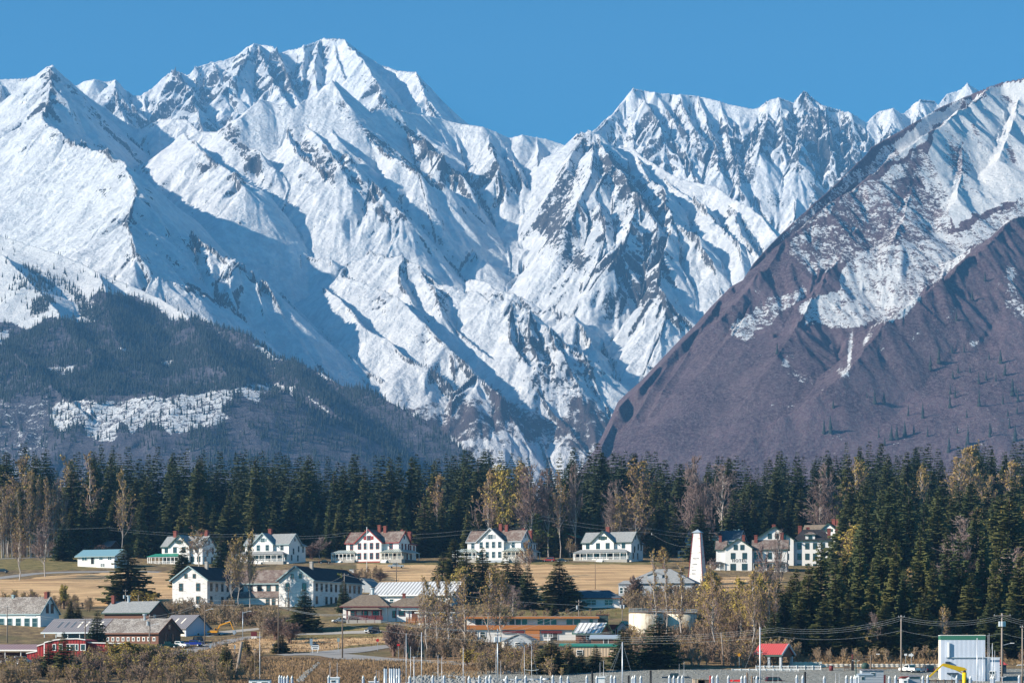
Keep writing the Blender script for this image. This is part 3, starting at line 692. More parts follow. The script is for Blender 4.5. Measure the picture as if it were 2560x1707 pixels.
def ribbed(name, c, pitch=0.6, axis='X', rough=0.4, metal=0.3, dark=0.45):
    t = NT(name)
    w = t.n("ShaderNodeTexWave"); w.wave_type = 'BANDS'; w.bands_direction = axis; w.wave_profile = 'SIN'; w.inputs["Scale"].default_value = 6.283 / pitch / 20
    t.l(t.tc.outputs["Object"], w.inputs[0])
    s_ = t.sstep(w.outputs["Fac"], 0.25, 0.45)
    col = t.mix(s_, tuple(x * dark for x in c), c)
    col = t.mix(t.math('MULTIPLY', t.noise(0.8, 5, 0.7), 0.35), col, tuple(x * 0.75 for x in c))
    t.bump(w.outputs["Fac"], 0.25 if dark > .85 else 0.7, 0.05)
    return t.fin(col, rough, metal)
W = dict(
 white=siding("white_siding", (0.80, 0.79, 0.77)), old=siding("peeling_white_siding", (0.74, 0.72, 0.70), 0.62), grey=siding("grey_siding", (0.36, 0.40, 0.44)), brown=siding("brown_siding", (0.16, 0.075, 0.05)),
 cream=siding("cream_siding", (0.70, 0.66, 0.58)), metalwhite=ribbed("white_metal_wall", (0.50, 0.56, 0.66), 0.9, 'X', 0.6, 0.0, 0.94), redmetal=ribbed("red_metal_wall", (0.36, 0.035, 0.035), 0.7, 'X', 0.5, 0.0, 0.5),
 orange=siding("orange_board", (0.50, 0.19, 0.06), pitch=8), brick=plain("brick", (0.24, 0.075, 0.06), 0.9, 0, 0.4, 6), concrete=plain("concrete", (0.42, 0.40, 0.37), 0.9, 0, 0.3), tan=ribbed("tan_panel", (0.62, 0.48, 0.34), 0.7, 'X', 0.8, 0, 0.8),
 mural=shingle("mural_wall", (0.02, 0.035, 0.04), (0.06, 0.10, 0.10), sc=0.8), tank=None, green=plain("green_paint", (0.035, 0.15, 0.10), 0.6), red=plain("red_paint", (0.28, 0.035, 0.035), 0.6), maroon=plain("maroon_paint", (0.15, 0.03, 0.035), 0.6),
 teal=plain("teal_paint", (0.26, 0.36, 0.38), 0.6), dgreen=plain("dark_green_paint", (0.03, 0.07, 0.06), 0.6), wt=plain("white_trim", (0.82, 0.82, 0.80), 0.6, 0, 0.06), dark=plain("dark_interior", (0.015, 0.018, 0.022), 0.8), black=plain("black_paint", (0.012, 0.013, 0.015), 0.5),
 wood=plain("weathered_wood", (0.20, 0.15, 0.115), 0.9, 0, 0.4, 4), owood=plain("orange_wood", (0.40, 0.16, 0.06), 0.8, 0, 0.3, 3), pole=plain("pole_wood", (0.30, 0.25, 0.215), 0.9, 0, 0.3, 2), steel=plain("galvanised_steel", (0.42, 0.48, 0.54), 0.4, 0.5), alu=plain("mast_aluminium", (0.62, 0.64, 0.68), 0.4, 0.3), wire=plain("wire_metal", (0.62, 0.60, 0.57), 0.5, 0.2),
 yellow=plain("yellow_paint", (0.72, 0.46, 0.01), 0.45), amber=plain("excavator_yellow", (0.66, 0.30, 0.02), 0.5), blue=plain("blue_paint", (0.01, 0.03, 0.22), 0.3), bluegreen=plain("dark_teal_paint", (0.015, 0.06, 0.06), 0.3), navy=plain("navy_paint", (0.03, 0.05, 0.08), 0.3), silver=plain("silver_paint", (0.50, 0.53, 0.56), 0.35, 0.3), carwhite=plain("car_white", (0.75, 0.76, 0.76), 0.3, 0, 0.05),
 winered=plain("wine_paint", (0.08, 0.012, 0.02), 0.3), tyre=plain("tyre_rubber", (0.02, 0.02, 0.02), 0.9), grille=plain("grille_black", (0.03, 0.03, 0.03), 0.5), tail=plain("tail_red", (0.5, 0.02, 0.02), 0.3), net=plain("teal_net", (0.02, 0.13, 0.12), 0.8), rock=plain("riprap_stone", (0.33, 0.34, 0.33), 0.9, 0, 0.5, 0.8), signblue=plain("sign_blue", (0.02, 0.08, 0.22), 0.5), signyellow=plain("sign_orange", (0.70, 0.30, 0.01), 0.5), signred=plain("sign_red", (0.55, 0.02, 0.02), 0.5),
)
t = NT("glass_dark"); t.b.inputs["Specular IOR Level"].default_value = 0.8; W['glass'] = t.fin((0.025, 0.035, 0.045), 0.12)
t = NT("tank_paint"); _n = t.noise(0.8, 6, 0.75, stretch=(1, 1, 0.3)); W['tank'] = t.fin(t.mix(t.sstep(_n, 0.45, 0.62), (0.72, 0.66, 0.53), (0.40, 0.30, 0.20)), 0.7)
R = dict(
 mossy=shingle("mossy_shingle", (0.085, 0.055, 0.048), (0.22, 0.165, 0.14), (0.30, 0.27, 0.24), c2amt=0.6), greyr=shingle("grey_shingle", (0.20, 0.21, 0.215), (0.31, 0.32, 0.32)), dark=shingle("black_shingle", (0.012, 0.014, 0.018), (0.035, 0.032, 0.035), (0.05, 0.05, 0.055)), brown=shingle("brown_shingle", (0.13, 0.10, 0.075), (0.23, 0.185, 0.14)),
 silver=ribbed("silver_roof", (0.66, 0.67, 0.68), 1.15, 'X', 0.5, 0.1, 0.34), porch=ribbed("porch_metal_roof", (0.50, 0.56, 0.52), 0.9, 'X', 0.4, 0.3, 0.30), turq=plain("turquoise_roof", (0.22, 0.39, 0.45), 0.4, 0.2), redr=ribbed("red_metal_roof", (0.52, 0.09, 0.085), 0.55, 'X', 0.35, 0.0, 0.5), bluegrey=shingle("blue_grey_shingle", (0.05, 0.075, 0.10), (0.10, 0.13, 0.16)),
 old=shingle("worn_shingle", (0.10, 0.09, 0.085), (0.40, 0.37, 0.34), (0.07, 0.05, 0.04), sc=3.0), metalgrey=ribbed("grey_metal_roof", (0.20, 0.19, 0.205), 0.8, 'X', 0.5, 0.1, 0.75), pinkmetal=ribbed("dull_pink_metal_roof", (0.33, 0.22, 0.22), 0.8, 'X', 0.5, 0.1, 0.7), greenr=plain("green_roof", (0.03, 0.22, 0.15), 0.5), capmetal=plain("pale_cap", (0.45, 0.52, 0.58), 0.4, 0.3),
)

# ================================================================ mesh builder
class MB:
    def __init__(s): s.v = []; s.f = []
    def add(s, vs, fs):
        o = len(s.v); s.v += [tuple(v) for v in vs]; s.f += [tuple(i + o for i in f) for f in fs]; return s
    def box(s, x0, x1, y0, y1, z0, z1):
        return s.add([(x0, y0, z0), (x1, y0, z0), (x1, y1, z0), (x0, y1, z0), (x0, y0, z1), (x1, y0, z1), (x1, y1, z1), (x0, y1, z1)],
                     [(0, 3, 2, 1), (4, 5, 6, 7), (0, 1, 5, 4), (1, 2, 6, 5), (2, 3, 7, 6), (3, 0, 4, 7)])
    def slab(s, quad, th):
        """quad: 4 points of the upper face (counter-clockwise from above), thickened downwards"""
        q = [Vector(p) for p in quad]; n = len(q)
        lo = [(p.x, p.y, p.z - th) for p in q]
        return s.add(q + [Vector(p) for p in lo], [tuple(range(n)), tuple(range(2 * n - 1, n - 1, -1))] + [(i, n + i, n + (i + 1) % n, (i + 1) % n) for i in range(n)])
    def prism(s, poly, axis, a, b):
        """poly in the plane across axis; extruded from a to b. axis 'x': poly (y, z); 'y': poly (x, z); 'z': poly (x, y)"""
        n = len(poly)
        def mk(p, t): return {'x': (t, p[0], p[1]), 'y': (p[0], t, p[1]), 'z': (p[0], p[1], t)}[axis]
        vs = [mk(p, a) for p in poly] + [mk(p, b) for p in poly]
        return s.add(vs, [tuple(range(n)), tuple(range(2 * n - 1, n - 1, -1))] + [(i, (i + 1) % n, n + (i + 1) % n, n + i) for i in range(n)])
    def cyl(s, p0, p1, r0, r1=None, k=8, caps=True):
        r1 = r0 if r1 is None else r1
        p0 = Vector(p0); p1 = Vector(p1); d = (p1 - p0).normalized()
        a = d.orthogonal().normalized(); b = d.cross(a)
        vs = [p0 + (a * math.cos(6.28319 * i / k) + b * math.sin(6.28319 * i / k)) * r0 for i in range(k)] + [p1 + (a * math.cos(6.28319 * i / k) + b * math.sin(6.28319 * i / k)) * r1 for i in range(k)]
        fs = [(i, (i + 1) % k, k + (i + 1) % k, k + i) for i in range(k)]
        if caps: fs += [tuple(range(k - 1, -1, -1)), tuple(range(k, 2 * k))]
        return s.add(vs, fs)
    def bar(s, p0, p1, w, h=None):
        h = w if h is None else h
        p0 = Vector(p0); p1 = Vector(p1); d = (p1 - p0).normalized()
        up = Vector((0, 0, 1)) if abs(d.z) < 0.9 else Vector((0, 1, 0))
        a = d.cross(up).normalized() * w / 2; b = a.cross(d).normalized() * h / 2
        vs = [p0 - a - b, p0 + a - b, p0 + a + b, p0 - a + b, p1 - a - b, p1 + a - b, p1 + a + b, p1 - a + b]
        return s.add(vs, [(0, 3, 2, 1), (4, 5, 6, 7), (0, 1, 5, 4), (1, 2, 6, 5), (2, 3, 7, 6), (3, 0, 4, 7)])
    def build(s, name, mat, parent=None, smooth=False):
        me = bpy.data.meshes.new(name); me.from_pydata(s.v, [], s.f); me.materials.append(mat)
        bm = bmesh.new(); bm.from_mesh(me); bmesh.ops.recalc_face_normals(bm, faces=bm.faces); bm.to_mesh(me); bm.free()
        if smooth: me.polygons.foreach_set("use_smooth", [True] * len(me.polygons))
        o = bpy.data.objects.new(name, me); COL.objects.link(o)
        if parent is not None: o.parent = parent
        return o
def empty(name, loc, rot=0.0, label=None, cat=None, group=None):
    o = bpy.data.objects.new(name, None); COL.objects.link(o); o.location = loc; o.rotation_euler = (0, 0, rot); o.empty_display_size = 0.5
    return tag(o, label, cat, group)
def copy_tree(root, loc, rot=0.0, scale=None, label=None):
    r = root.copy(); COL.objects.link(r); r.location = loc; r.rotation_euler = (0, 0, rot)
    if scale is not None: r.scale = scale if isinstance(scale, (tuple, list)) else (scale,) * 3
    if label: r['label'] = label
    for ch in list(root.children):
        c = ch.copy(); COL.objects.link(c); c.parent = r
        for g in list(ch.children):
            d = g.copy(); COL.objects.link(d); d.parent = c
    return r

class House:
    """local x runs right along the front (right corner at 0), y goes back, z up; turned so that the right side shows"""
    def __init__(s, name, label, cat, px, py, Y, rot=-22, group=None):
        s.root = empty(name, P(px, py, Y), math.radians(rot), label, cat, group)
        s.acc = {}; s.m = Y / F
    def part(s, name, mat):
        k = (name, mat.name)
        if k not in s.acc: s.acc[k] = (MB(), mat)
        return s.acc[k][0]
    def done(s):
        for (n, _), (mb, mat) in s.acc.items(): mb.build(n, mat, s.root)
        return s.root
    def block(s, x0, x1, y0, y1, he, wall, hr=None, roof=None, ridge='x', z0=-1.2, ov=0.5, th=0.22, trim=None, hip=0):
        w = s.part('wall', wall); w.box(x0, x1, y0, y1, z0, he); s.nroof = getattr(s, 'nroof', 0) + 1
        if hr is None: return
        r = s.acc.setdefault(('roof', s.nroof), (MB(), roof))[0]; xm, ym = (x0 + x1) / 2, (y0 + y1) / 2
        if hip:
            a, b, c, d = x0 - ov, x1 + ov, y0 - ov, y1 + ov
            if ridge == 'x': i0, i1 = (a + hip, ym, hr), (b - hip, ym, hr); 
            else: i0, i1 = (xm, c + hip, hr), (xm, d - hip, hr)
            if ridge == 'x': r.add([(a, c, he), (b, c, he), (b, d, he), (a, d, he), i0, i1], [(0, 1, 5, 4), (1, 2, 5), (2, 3, 4, 5), (3, 0, 4), (0, 3, 2, 1)])
            else: r.add([(a, c, he), (b, c, he), (b, d, he), (a, d, he), i0, i1], [(0, 1, 4), (1, 2, 5, 4), (2, 3, 5), (3, 0, 4, 5), (0, 3, 2, 1)])
            if trim: s.part('fascia', trim).box(a, b, c, d, he - 0.28, he - 0.003)
            return
        if ridge == 'x':
            w.prism([(y0, he - .002), (ym, hr - .1), (y1, he - .002)], 'x', x0 + .003, x1 - .003)
            sl = (hr - he) / (ym - y0); e = he - ov * sl + th
            r.slab([(x0 - ov, y0 - ov, e), (x1 + ov, y0 - ov, e), (x1 + ov, ym, hr + th), (x0 - ov, ym, hr + th)], th)
            r.slab([(x0 - ov, ym, hr + th), (x1 + ov, ym, hr + th), (x1 + ov, y1 + ov, e), (x0 - ov, y1 + ov, e)], th)
            if trim:
                f = s.part('fascia', trim)
                f.bar((x0 - ov, y0 - ov - .05, e - .15), (x1 + ov, y0 - ov - .05, e - .15), .12, .34)
                for xx in (x1 + ov + .05, x0 - ov - .05):
                    f.bar((xx, y0 - ov, e - .12), (xx, ym, hr + th - .12), .12, .34); f.bar((xx, ym, hr + th - .12), (xx, y1 + ov, e - .12), .12, .34)
        else:
            w.prism([(x0, he - .002), (xm, hr - .1), (x1, he - .002)], 'y', y0 + .003, y1 - .003)
            sl = (hr - he) / (xm - x0); e = he - ov * sl + th
            r.slab([(x0 - ov, y0 - ov, e), (xm, y0 - ov, hr + th), (xm, y1 + ov, hr + th), (x0 - ov, y1 + ov, e)], th)
            r.slab([(xm, y0 - ov, hr + th), (x1 + ov, y0 - ov, e), (x1 + ov, y1 + ov, e), (xm, y1 + ov, hr + th)], th)
            if trim:
                f = s.part('fascia', trim); yy = y0 - ov - .05
                f.bar((x0 - ov, yy, e - .12), (xm, yy, hr + th - .12), .12, .36); f.bar((xm, yy, hr + th - .12), (x1 + ov, yy, e - .12), .12, .36)
                f.bar((x1 + ov + .05, y0 - ov, e - .15), (x1 + ov + .05, y1 + ov, e - .15), .12, .34)
    def win(s, side, pos, u, z, w=1.1, h=1.9, frame=None, bars=1, name='window', glass=None):
        """side F/R/L; pos = y (F) or x (R, L) of the wall; u = centre along the wall; z = centre height"""
        fm = MB(); gm = MB(); t = 0.14; f = frame or W['wt']
        def bx(mb, u0, u1, z0, z1, d0, d1):
            if side == 'F': mb.box(u0, u1, pos - d1, pos - d0, z0, z1)
            elif side == 'R': mb.box(pos + d0, pos + d1, u0, u1, z0, z1)
            else: mb.box(pos - d1, pos - d0, u0, u1, z0, z1)
        a, b, c, d = u - w / 2, u + w / 2, z - h / 2, z + h / 2
        bx(fm, a - t, a, c - t, d + t, 0.001, .10); bx(fm, b, b + t, c - t, d + t, 0.001, .10)
        bx(fm, a, b, d, d + t, 0.001, .10); bx(fm, a, b, c - t, c, 0.001, .13)
        if bars: bx(fm, a, b, z - .05, z + .05, .03, .07)
        if bars > 1:
            for k in range(1, bars): uu = a + (b - a) * k / bars; bx(fm, uu - .05, uu + .05, c, d, .03, .072)
        bx(gm, a, b, c, d, 0.001, .03)
        o = fm.build(name, f, s.root); gm.build('pane', glass or W['glass'], o); return o
    def door(s, side, pos, u, w=1.0, h=2.1, mat=None, frame=None, z0=0.1):
        fm = MB(); gm = MB(); t = .14
        def bx(mb, u0, u1, a, b, d0, d1):
            if side == 'F': mb.box(u0, u1, pos - d1, pos - d0, a, b)
            else: mb.box(pos + d0, pos + d1, u0, u1, a, b)
        bx(gm, u - w / 2, u + w / 2, z0, z0 + h, .001, .05); bx(fm, u - w / 2 - t, u - w / 2, z0, z0 + h + t, .001, .09); bx(fm, u + w / 2, u + w / 2 + t, z0, z0 + h + t, .001, .09); bx(fm, u - w / 2, u + w / 2, z0 + h, z0 + h + t, .001, .09)
        o = gm.build('door', mat or W['brown'], s.root); fm.build('door_frame', frame or W['wt'], o)
    def chimney(s, x, y, z0, z1, w=0.9, mat=None):
        m = MB(); m.box(x - w / 2, x + w / 2, y - w / 2, y + w / 2, z0, z1 - .35); m.box(x - w / 2 - .12, x + w / 2 + .12, y - w / 2 - .12, y + w / 2 + .12, z1 - .35, z1 - .12); m.box(x - w / 2 + .08, x + w / 2 - .08, y - w / 2 + .08, y + w / 2 - .08, z1 - .12, z1)
        m.build('chimney', mat or W['brick'], s.root)
    def porch(s, x0, x1, y0, y1, zr0=3.2, zr1=4.5, zf=0.7, mat=None, post=None, roof=None, n=5, side_posts=True, rail=True):
        """in front of the wall at y1, open towards y0"""
        post = post or W['wt']; pm = roof or R['porch']
        MB().box(x0, x1, y0, y1 - .01, -1.0, zf).build('porch_floor', W['concrete'] if mat is None else mat, s.root)
        r = MB(); o = .35; hipx = min(2.0, (x1 - x0) / 3)
        r.add([(x0 - o, y0 - o, zr0), (x1 + o, y0 - o, zr0), (x1 + o, y1, zr0 + .05), (x0 - o, y1, zr0 + .05), (x0 + hipx, y1, zr1), (x1 - hipx, y1, zr1)], [(0, 1, 5, 4), (1, 2, 5), (3, 0, 4), (2, 3, 4, 5), (0, 3, 2, 1)])
        r.build('porch_roof', pm, s.root)
        MB().box(x0, x1, y0, y0 + .18, zr0 - .35, zr0 - .01).build('porch_beam', post, s.root)
        for i in range(n):
            x = x0 + .1 + (x1 - x0 - .2) * i / (n - 1)
            MB().box(x - .1, x + .1, y0 + .01, y0 + .2, zf, zr0 - .35).build('porch_post', post, s.root)
        if side_posts:
            for x in (x0 + .1, x1 - .1):
                if y1 - y0 > 2: MB().box(x - .1, x + .1, (y0 + y1) / 2 - .1, (y0 + y1) / 2 + .1, zf, zr0 - .05).build('porch_post', post, s.root)
        if rail:
            rl = MB(); rl.box(x0, x1, y0 + .04, y0 + .1, zf + .9, zf + 1.0); rl.box(x0, x1, y0 + .04, y0 + .1, zf + .12, zf + .2)
            k = int((x1 - x0) / .28)
            for i in range(k): xx = x0 + (i + .5) * (x1 - x0) / k; rl.box(xx - .03, xx + .03, y0 + .05, y0 + .09, zf + .2, zf + .9)
            rl.build('porch_railing', post, s.root)
    def steps(s, x, y, n=4, w=1.6, zt=.7):
        m = MB()
        for i in range(n): m.box(x - w / 2, x + w / 2, y - .3 * (i + 1), y - .3 * i, -1.0, zt - (i + 1) * zt / (n + 1))
        for sx in (-1, 1): m.bar((x + sx * w / 2, y, zt + .9), (x + sx * w / 2, y - .3 * n, .9), .07)
        for sx in (-1, 1): m.bar((x + sx * w / 2, y - .3 * n, -.3), (x + sx * w / 2, y - .3 * n, .9), .07)
        m.build('porch_step', W['wt'], s.root)
# ================================================================ buildings
def officer_duplex(label, px, py, Y, w, trim, roof, group, rot=-24):
    h = House('officers_house', label, 'house', px, py, Y, rot, group)
    wall = W['white']
    h.block(-w, 0, 0, 9, 7.4, wall, 11.3, roof, 'x', trim=trim)
    g0, g1 = -w + 4.8, -w + 15.4
    h.block(g0, g1, -1.6, 4, 7.35, wall, 12.0, roof, 'y', trim=trim, ov=.55)
    h.block(-8, -.4, 9.003, 15, 7.0, wall, 8.3, roof, 'x', trim=trim, hip=2.5)
    W_ = g1 - g0
    for i in range(4):
        u = g0 + W_ * (i + .62) / 4.25
        h.win('F', -1.6, u, 5.95, 1.15, 2.1, trim); h.win('F', -1.6, u, 2.3, 1.15, 2.1, trim)
    h.win('F', -1.6, (g0 + g1) / 2, 8.95, 1.6, 1.4, trim, 2, 'attic_window')
    for sx in (-1, 1): MB().box((g0 + g1) / 2 + sx * 1.55 - .5, (g0 + g1) / 2 + sx * 1.55 + .5, -1.68, -1.601, 8.25, 9.6).build('shutter', trim, h.root)
    m = MB(); m.prism([((g0 + g1) / 2 + .95 * math.cos(a_), 9.8 + .8 * math.sin(a_)) for a_ in [math.pi * i / 8 for i in range(9)]], 'y', -1.66, -1.601); m.build('arch_panel', wall, h.root)
    h.win('F', 0, -w + 2.2, 5.95, 1.15, 2.1, trim); h.win('F', 0, g1 + 3.2, 5.95, 1.15, 2.1, trim)
    h.door('F', 0, g1 + 4.4, 1.1, 2.2, W['dark'], trim, .75); h.win('F', 0, g1 + 1.8, 2.5, 1.1, 1.9, trim); h.win('F', 0, -w + 1.4, 2.5, 1.1, 1.9, trim); h.door('F', 0, -w + 3.4, 1.1, 2.2, W['dark'], trim, .75)
    for yy in (2.9, 5.7, 8.0): h.win('R', 0, yy, 5.7, .8, 2.1, trim)
    for yy in (10.5, 13.3): h.win('R', -.4, yy, 5.4, .8, 2.0, trim)
    for yy in (3.5, 7, 11): h.win('R', 0 if yy < 9 else -.4, yy, 2.3, .8, 1.9, trim)
    m = MB(); m.prism([(4.5 + .5 * math.cos(i * .5236), 9.2 + .75 * math.sin(i * .5236)) for i in range(12)], 'x', .001, .07); m.build('oval_window', W['glass'], h.root)
    h.porch(-w - 5.0, g0 - .02, -2.6, 0, 3.5, 4.7, .9, post=W['wt'], n=7); h.steps(-w - 1.5, -2.62, 4, 2.0, .9)
    h.porch(g1 + .02, 2.6, -2.8, 0, 3.5, 4.8, .9, post=W['cream'], n=6); h.steps(g1 + 2.0, -2.82, 4, 2.0, .9)
    # porch along the right side
    MB().box(.02, 2.6, .01, 12, -1, .9).build('porch_floor', W['wood'], h.root)
    MB().slab([(.02, .02, 4.7), (2.9, .02, 3.5), (2.9, 12.3, 3.5), (.02, 12.3, 4.7)][::1], .15).build('porch_roof', R['porch'], h.root)
    for yy in (3, 6, 9, 11.8): MB().box(2.4, 2.6, yy - .1, yy + .1, .9, 3.35).build('porch_post', W['wt'], h.root)
    MB().box(g0, g1, -1.72, -1.62, -1.2, .35).build('base_board', trim, h.root)
    h.chimney((g0 + g1) / 2 + 1.4, 4.6, 10.8, 14.0, 1.15); h.chimney((g0 + g1) / 2 + 3.9, 4.4, 10.5, 13.6, 1.15); h.chimney(-1.6, 6.3, 9.5, 12.2, 1.0); h.chimney(-.2, 9.6, 8, 11.6, 1.3)
    return h.done()
GO = 'officers houses in a row below the forest'
officer_duplex('white two storey duplex with red window trim and mossy roof above the field', 996.5, 1404, 800, 21.7, W['red'], R['mossy'], GO)
officer_duplex('white duplex with dark trim and mossy roof partly behind the round spruces', 1302, 1401, 800, 21.6, W['grey'], R['mossy'], GO)

def officer_single(label, px, py, Y, w, trim, roof, g0, gw, group, porch_roof=None, px0=None, px1=None, rot=-24, chim=((.5, 4.6),), base=True, post=None, wall=None):
    h = House('officers_house', label, 'house', px, py, Y, rot, group)
    wall = wall or W['white']; g1 = g0 + gw
    h.block(-w, 0, 0, 9, 7.3, wall, 11.0, roof, 'x', trim=trim)
    h.block(g0, g1, -1.0, 4.2, 7.25, wall, 11.2, roof, 'y', trim=trim, ov=.5)
    h.block(-7, -.3, 9.003, 13, 7.0, wall, 8.4, roof, 'x', trim=trim, hip=2)
    c = (g0 + g1) / 2
    for u in (c - 1.9, c + 1.9): h.win('F', -1.0, u, 5.9, 1.25, 1.9, trim)
    h.win('F', -1.0, c, 8.75, 1.3, 1.2, trim, 2, 'attic_window')
    for sx in (-1, 1): MB().box(c + sx * 1.25 - .4, c + sx * 1.25 + .4, -1.07, -1.001, 8.2, 9.3).build('shutter', trim, h.root)
    h.win('F', 0, (-w + g0) / 2, 5.9, 1.1, 1.7, trim); h.win('F', 0, g1 / 2 + .2, 5.9, 1.1, 1.7, trim)
    for u in (-w + 2, -w + 6, c - 1.6, c + 1.6, -4.2, -1.6): h.win('F', 0 if not g0 < u < g1 else -1.0, u, 2.4, 1.1, 1.8, trim)
    h.door('F', -1.0, c + 3.1 if c + 3.6 < g1 else c, 1.1, 2.2, W['dark'], trim, .75)
    for yy, zz in ((3.4, 4.6), (7.2, 5.6), (6.6, 2.2), (2.0, 2.2)): h.win('R', 0, yy, zz, .8, 2.0, trim)
    h.win('R', -.3, 11, 5.6, .8, 2.0, trim)
    m = MB(); m.prism([(4.5 + .45 * math.cos(i * .5236), 8.9 + .7 * math.sin(i * .5236)) for i in range(12)], 'x', .001, .07); m.build('oval_window', W['glass'], h.root)
    a = -w - 2.2 if px0 is None else px0; b = -.3 if px1 is None else px1
    h.porch(a, b, -3.6, -1.02, 3.4, 4.6, .7, post=post or W['wt'], roof=porch_roof or roof, n=9); h.steps((a + b) / 2, -3.62, 3, 2.4, .7)
    for cx, cy in chim: h.chimney(g0 + gw * cx, cy, 10, 13.2, 1.3)
    return h.done()
officer_single('white house with grey roof and one brick chimney above the open field', 1578, 1403, 800, 19.3, W['dgreen'], R['greyr'], -15.1, 8.6, GO)
officer_single('white house with pale blue trim and grey roof beside bare bushes', 722, 1408, 800, 18.5, W['teal'], R['greyr'], -14.6, 8.4, GO)
officer_single('white house with green porch roof half hidden by a budding tree on the left', 506, 1413, 800, 17.5, W['dgreen'], R['greyr'], -13.6, 8.6, GO, porch_roof=R['greenr'], px0=-21.5, px1=-8, chim=((-.1, 4.6), (1.2, 4.6), (1.45, 4.8)))
officer_single('grey roofed white house behind the tall drying tower and a spruce', 1846, 1397, 835, 21, W['grey'], R['bluegrey'], -15.5, 8.6, GO, chim=((.3, 5),))
officer_single('white house highest on the right with two chimneys over its gable', 2131, 1384, 800, 19, W['dgreen'], R['brown'], -13.5, 9.6, GO, chim=((.55, 4.6), (.72, 4.6), (1.35, 4.6)))

# hotel
h = House('hotel', 'white hotel with black lettering between bare trees', 'hotel', 1880, 1432, 760, -10)
wt = W['white']; tg = W['dgreen']
h.block(-9.4, 0, 0, 10, 8.7, wt, 11.9, R['dark'], 'y', trim=tg, ov=.5)
h.block(.003, 12, 2.5, 10, 8.5, wt, 11.6, R['mossy'], 'x', trim=tg)
h.block(-12.6, -9.403, 1.5, 9, 8.5, wt, 11.4, R['mossy'], 'x', trim=tg)
for u in (-5.7, -3.4): h.win('F', 0, u, 9.0, 1.1, 1.5, tg, 0)
for u in (-6.6, -2.6): h.win('F', 0, u, 6.0, 1.3, 1.9, tg); h.win('F', 0, u, 2.2, 1.6, 2.0, tg)
for u in (1.3, 3, 6, 9): h.win('F', 2.5, u, 6.1, 1.1, 2.0, tg)
for u in (2, 5.5, 8.6): h.win('F', 2.5, u, 2.0, 1.8, 1.7, tg)
h.porch(.3, 11.8, .2, 2.49, 3.6, 4.2, .6, post=wt, roof=R['mossy'], n=6)
h.porch(-14.6, -9.5, -.4, 1.49, 3.5, 4.1, .5, post=wt, roof=R['dark'], n=4)
h.chimney(-11.4, 5, 9.5, 13.4, .95); h.chimney(-3.4, 6.5, 10, 13.6, .95); h.chimney(1.0, 5.5, 9.5, 13.5, 1.1)
txt = bpy.data.curves.new("hotel_lettering", 'FONT'); txt.body = "HOTEL"; txt.size = 1.35; txt.extrude = .02; txt.offset = .035; txt.align_x = 'CENTER'; txt.space_character = 1.25
txt.materials.append(W['black'])
to = bpy.data.objects.new("hotel_lettering_curve", txt); COL.objects.link(to)
dg = bpy.context.evaluated_depsgraph_get(); me = bpy.data.meshes.new_from_object(to.evaluated_get(dg)); bpy.data.objects.remove(to)
bd = MB(); bd.box(-6.9, -2.1, -.10, -.001, 3.75, 5.05); bo = bd.build('sign_board', wt, h.root)
lo = bpy.data.objects.new("lettering", me); COL.objects.link(lo); lo.parent = bo; lo.location = (-4.5, -.13, 3.95); lo.rotation_euler = (math.radians(90), 0, 0)
lo.data.materials.clear(); lo.data.materials.append(W['black'])
h.done()
h = House('quarters_building', 'large three storey white building with a wide front gable behind the hotel', 'building', 1984, 1436, 790, -10)
h.block(-14, 0, 0, 11, 12.6, wt, 17.2, R['mossy'], 'y', trim=tg, ov=.6); h.block(.003, 13.5, 1.5, 10, 12.4, wt, 16.6, R['dark'], 'x', trim=tg, hip=3.5)
for u in (-8.6, -6.0, -3.4): h.win('F', 0, u, 14.0 if u != -3.4 else 13.7, 1.1, 1.6, tg, 0)
for zz in (10.4, 6.6, 2.8):
    for u in (-11.5, -8.5, -5.5, -2.5): h.win('F', 0, u, zz, 1.2, 2.0, tg)
    for u in (2, 4.8, 7.6, 10.4): h.win('F', 1.5, u, zz, 1.2, 2.0, tg)
h.block(4.2, 7.6, 1.6, 5, 14.6, wt, 15.6, R['mossy'], 'x', trim=tg, hip=1.6, z0=12.4); h.win('F', 1.6, 5.9, 13.5, 1.1, 1.2, tg)
for x, y, z0, z1, w_ in ((-7.3, 3, 15, 18.4, 1.2), (-4.2, -.6, 12, 15.3, 1.2), (2, 6, 13, 18.0, 1.3), (4.8, 8, 13, 17.6, 1.2), (12.6, 2.6, 12, 16.8, 1.2), (15.4, 3.5, 11, 16.6, 1.2)): h.chimney(x, y, z0, z1, w_)
h.done()

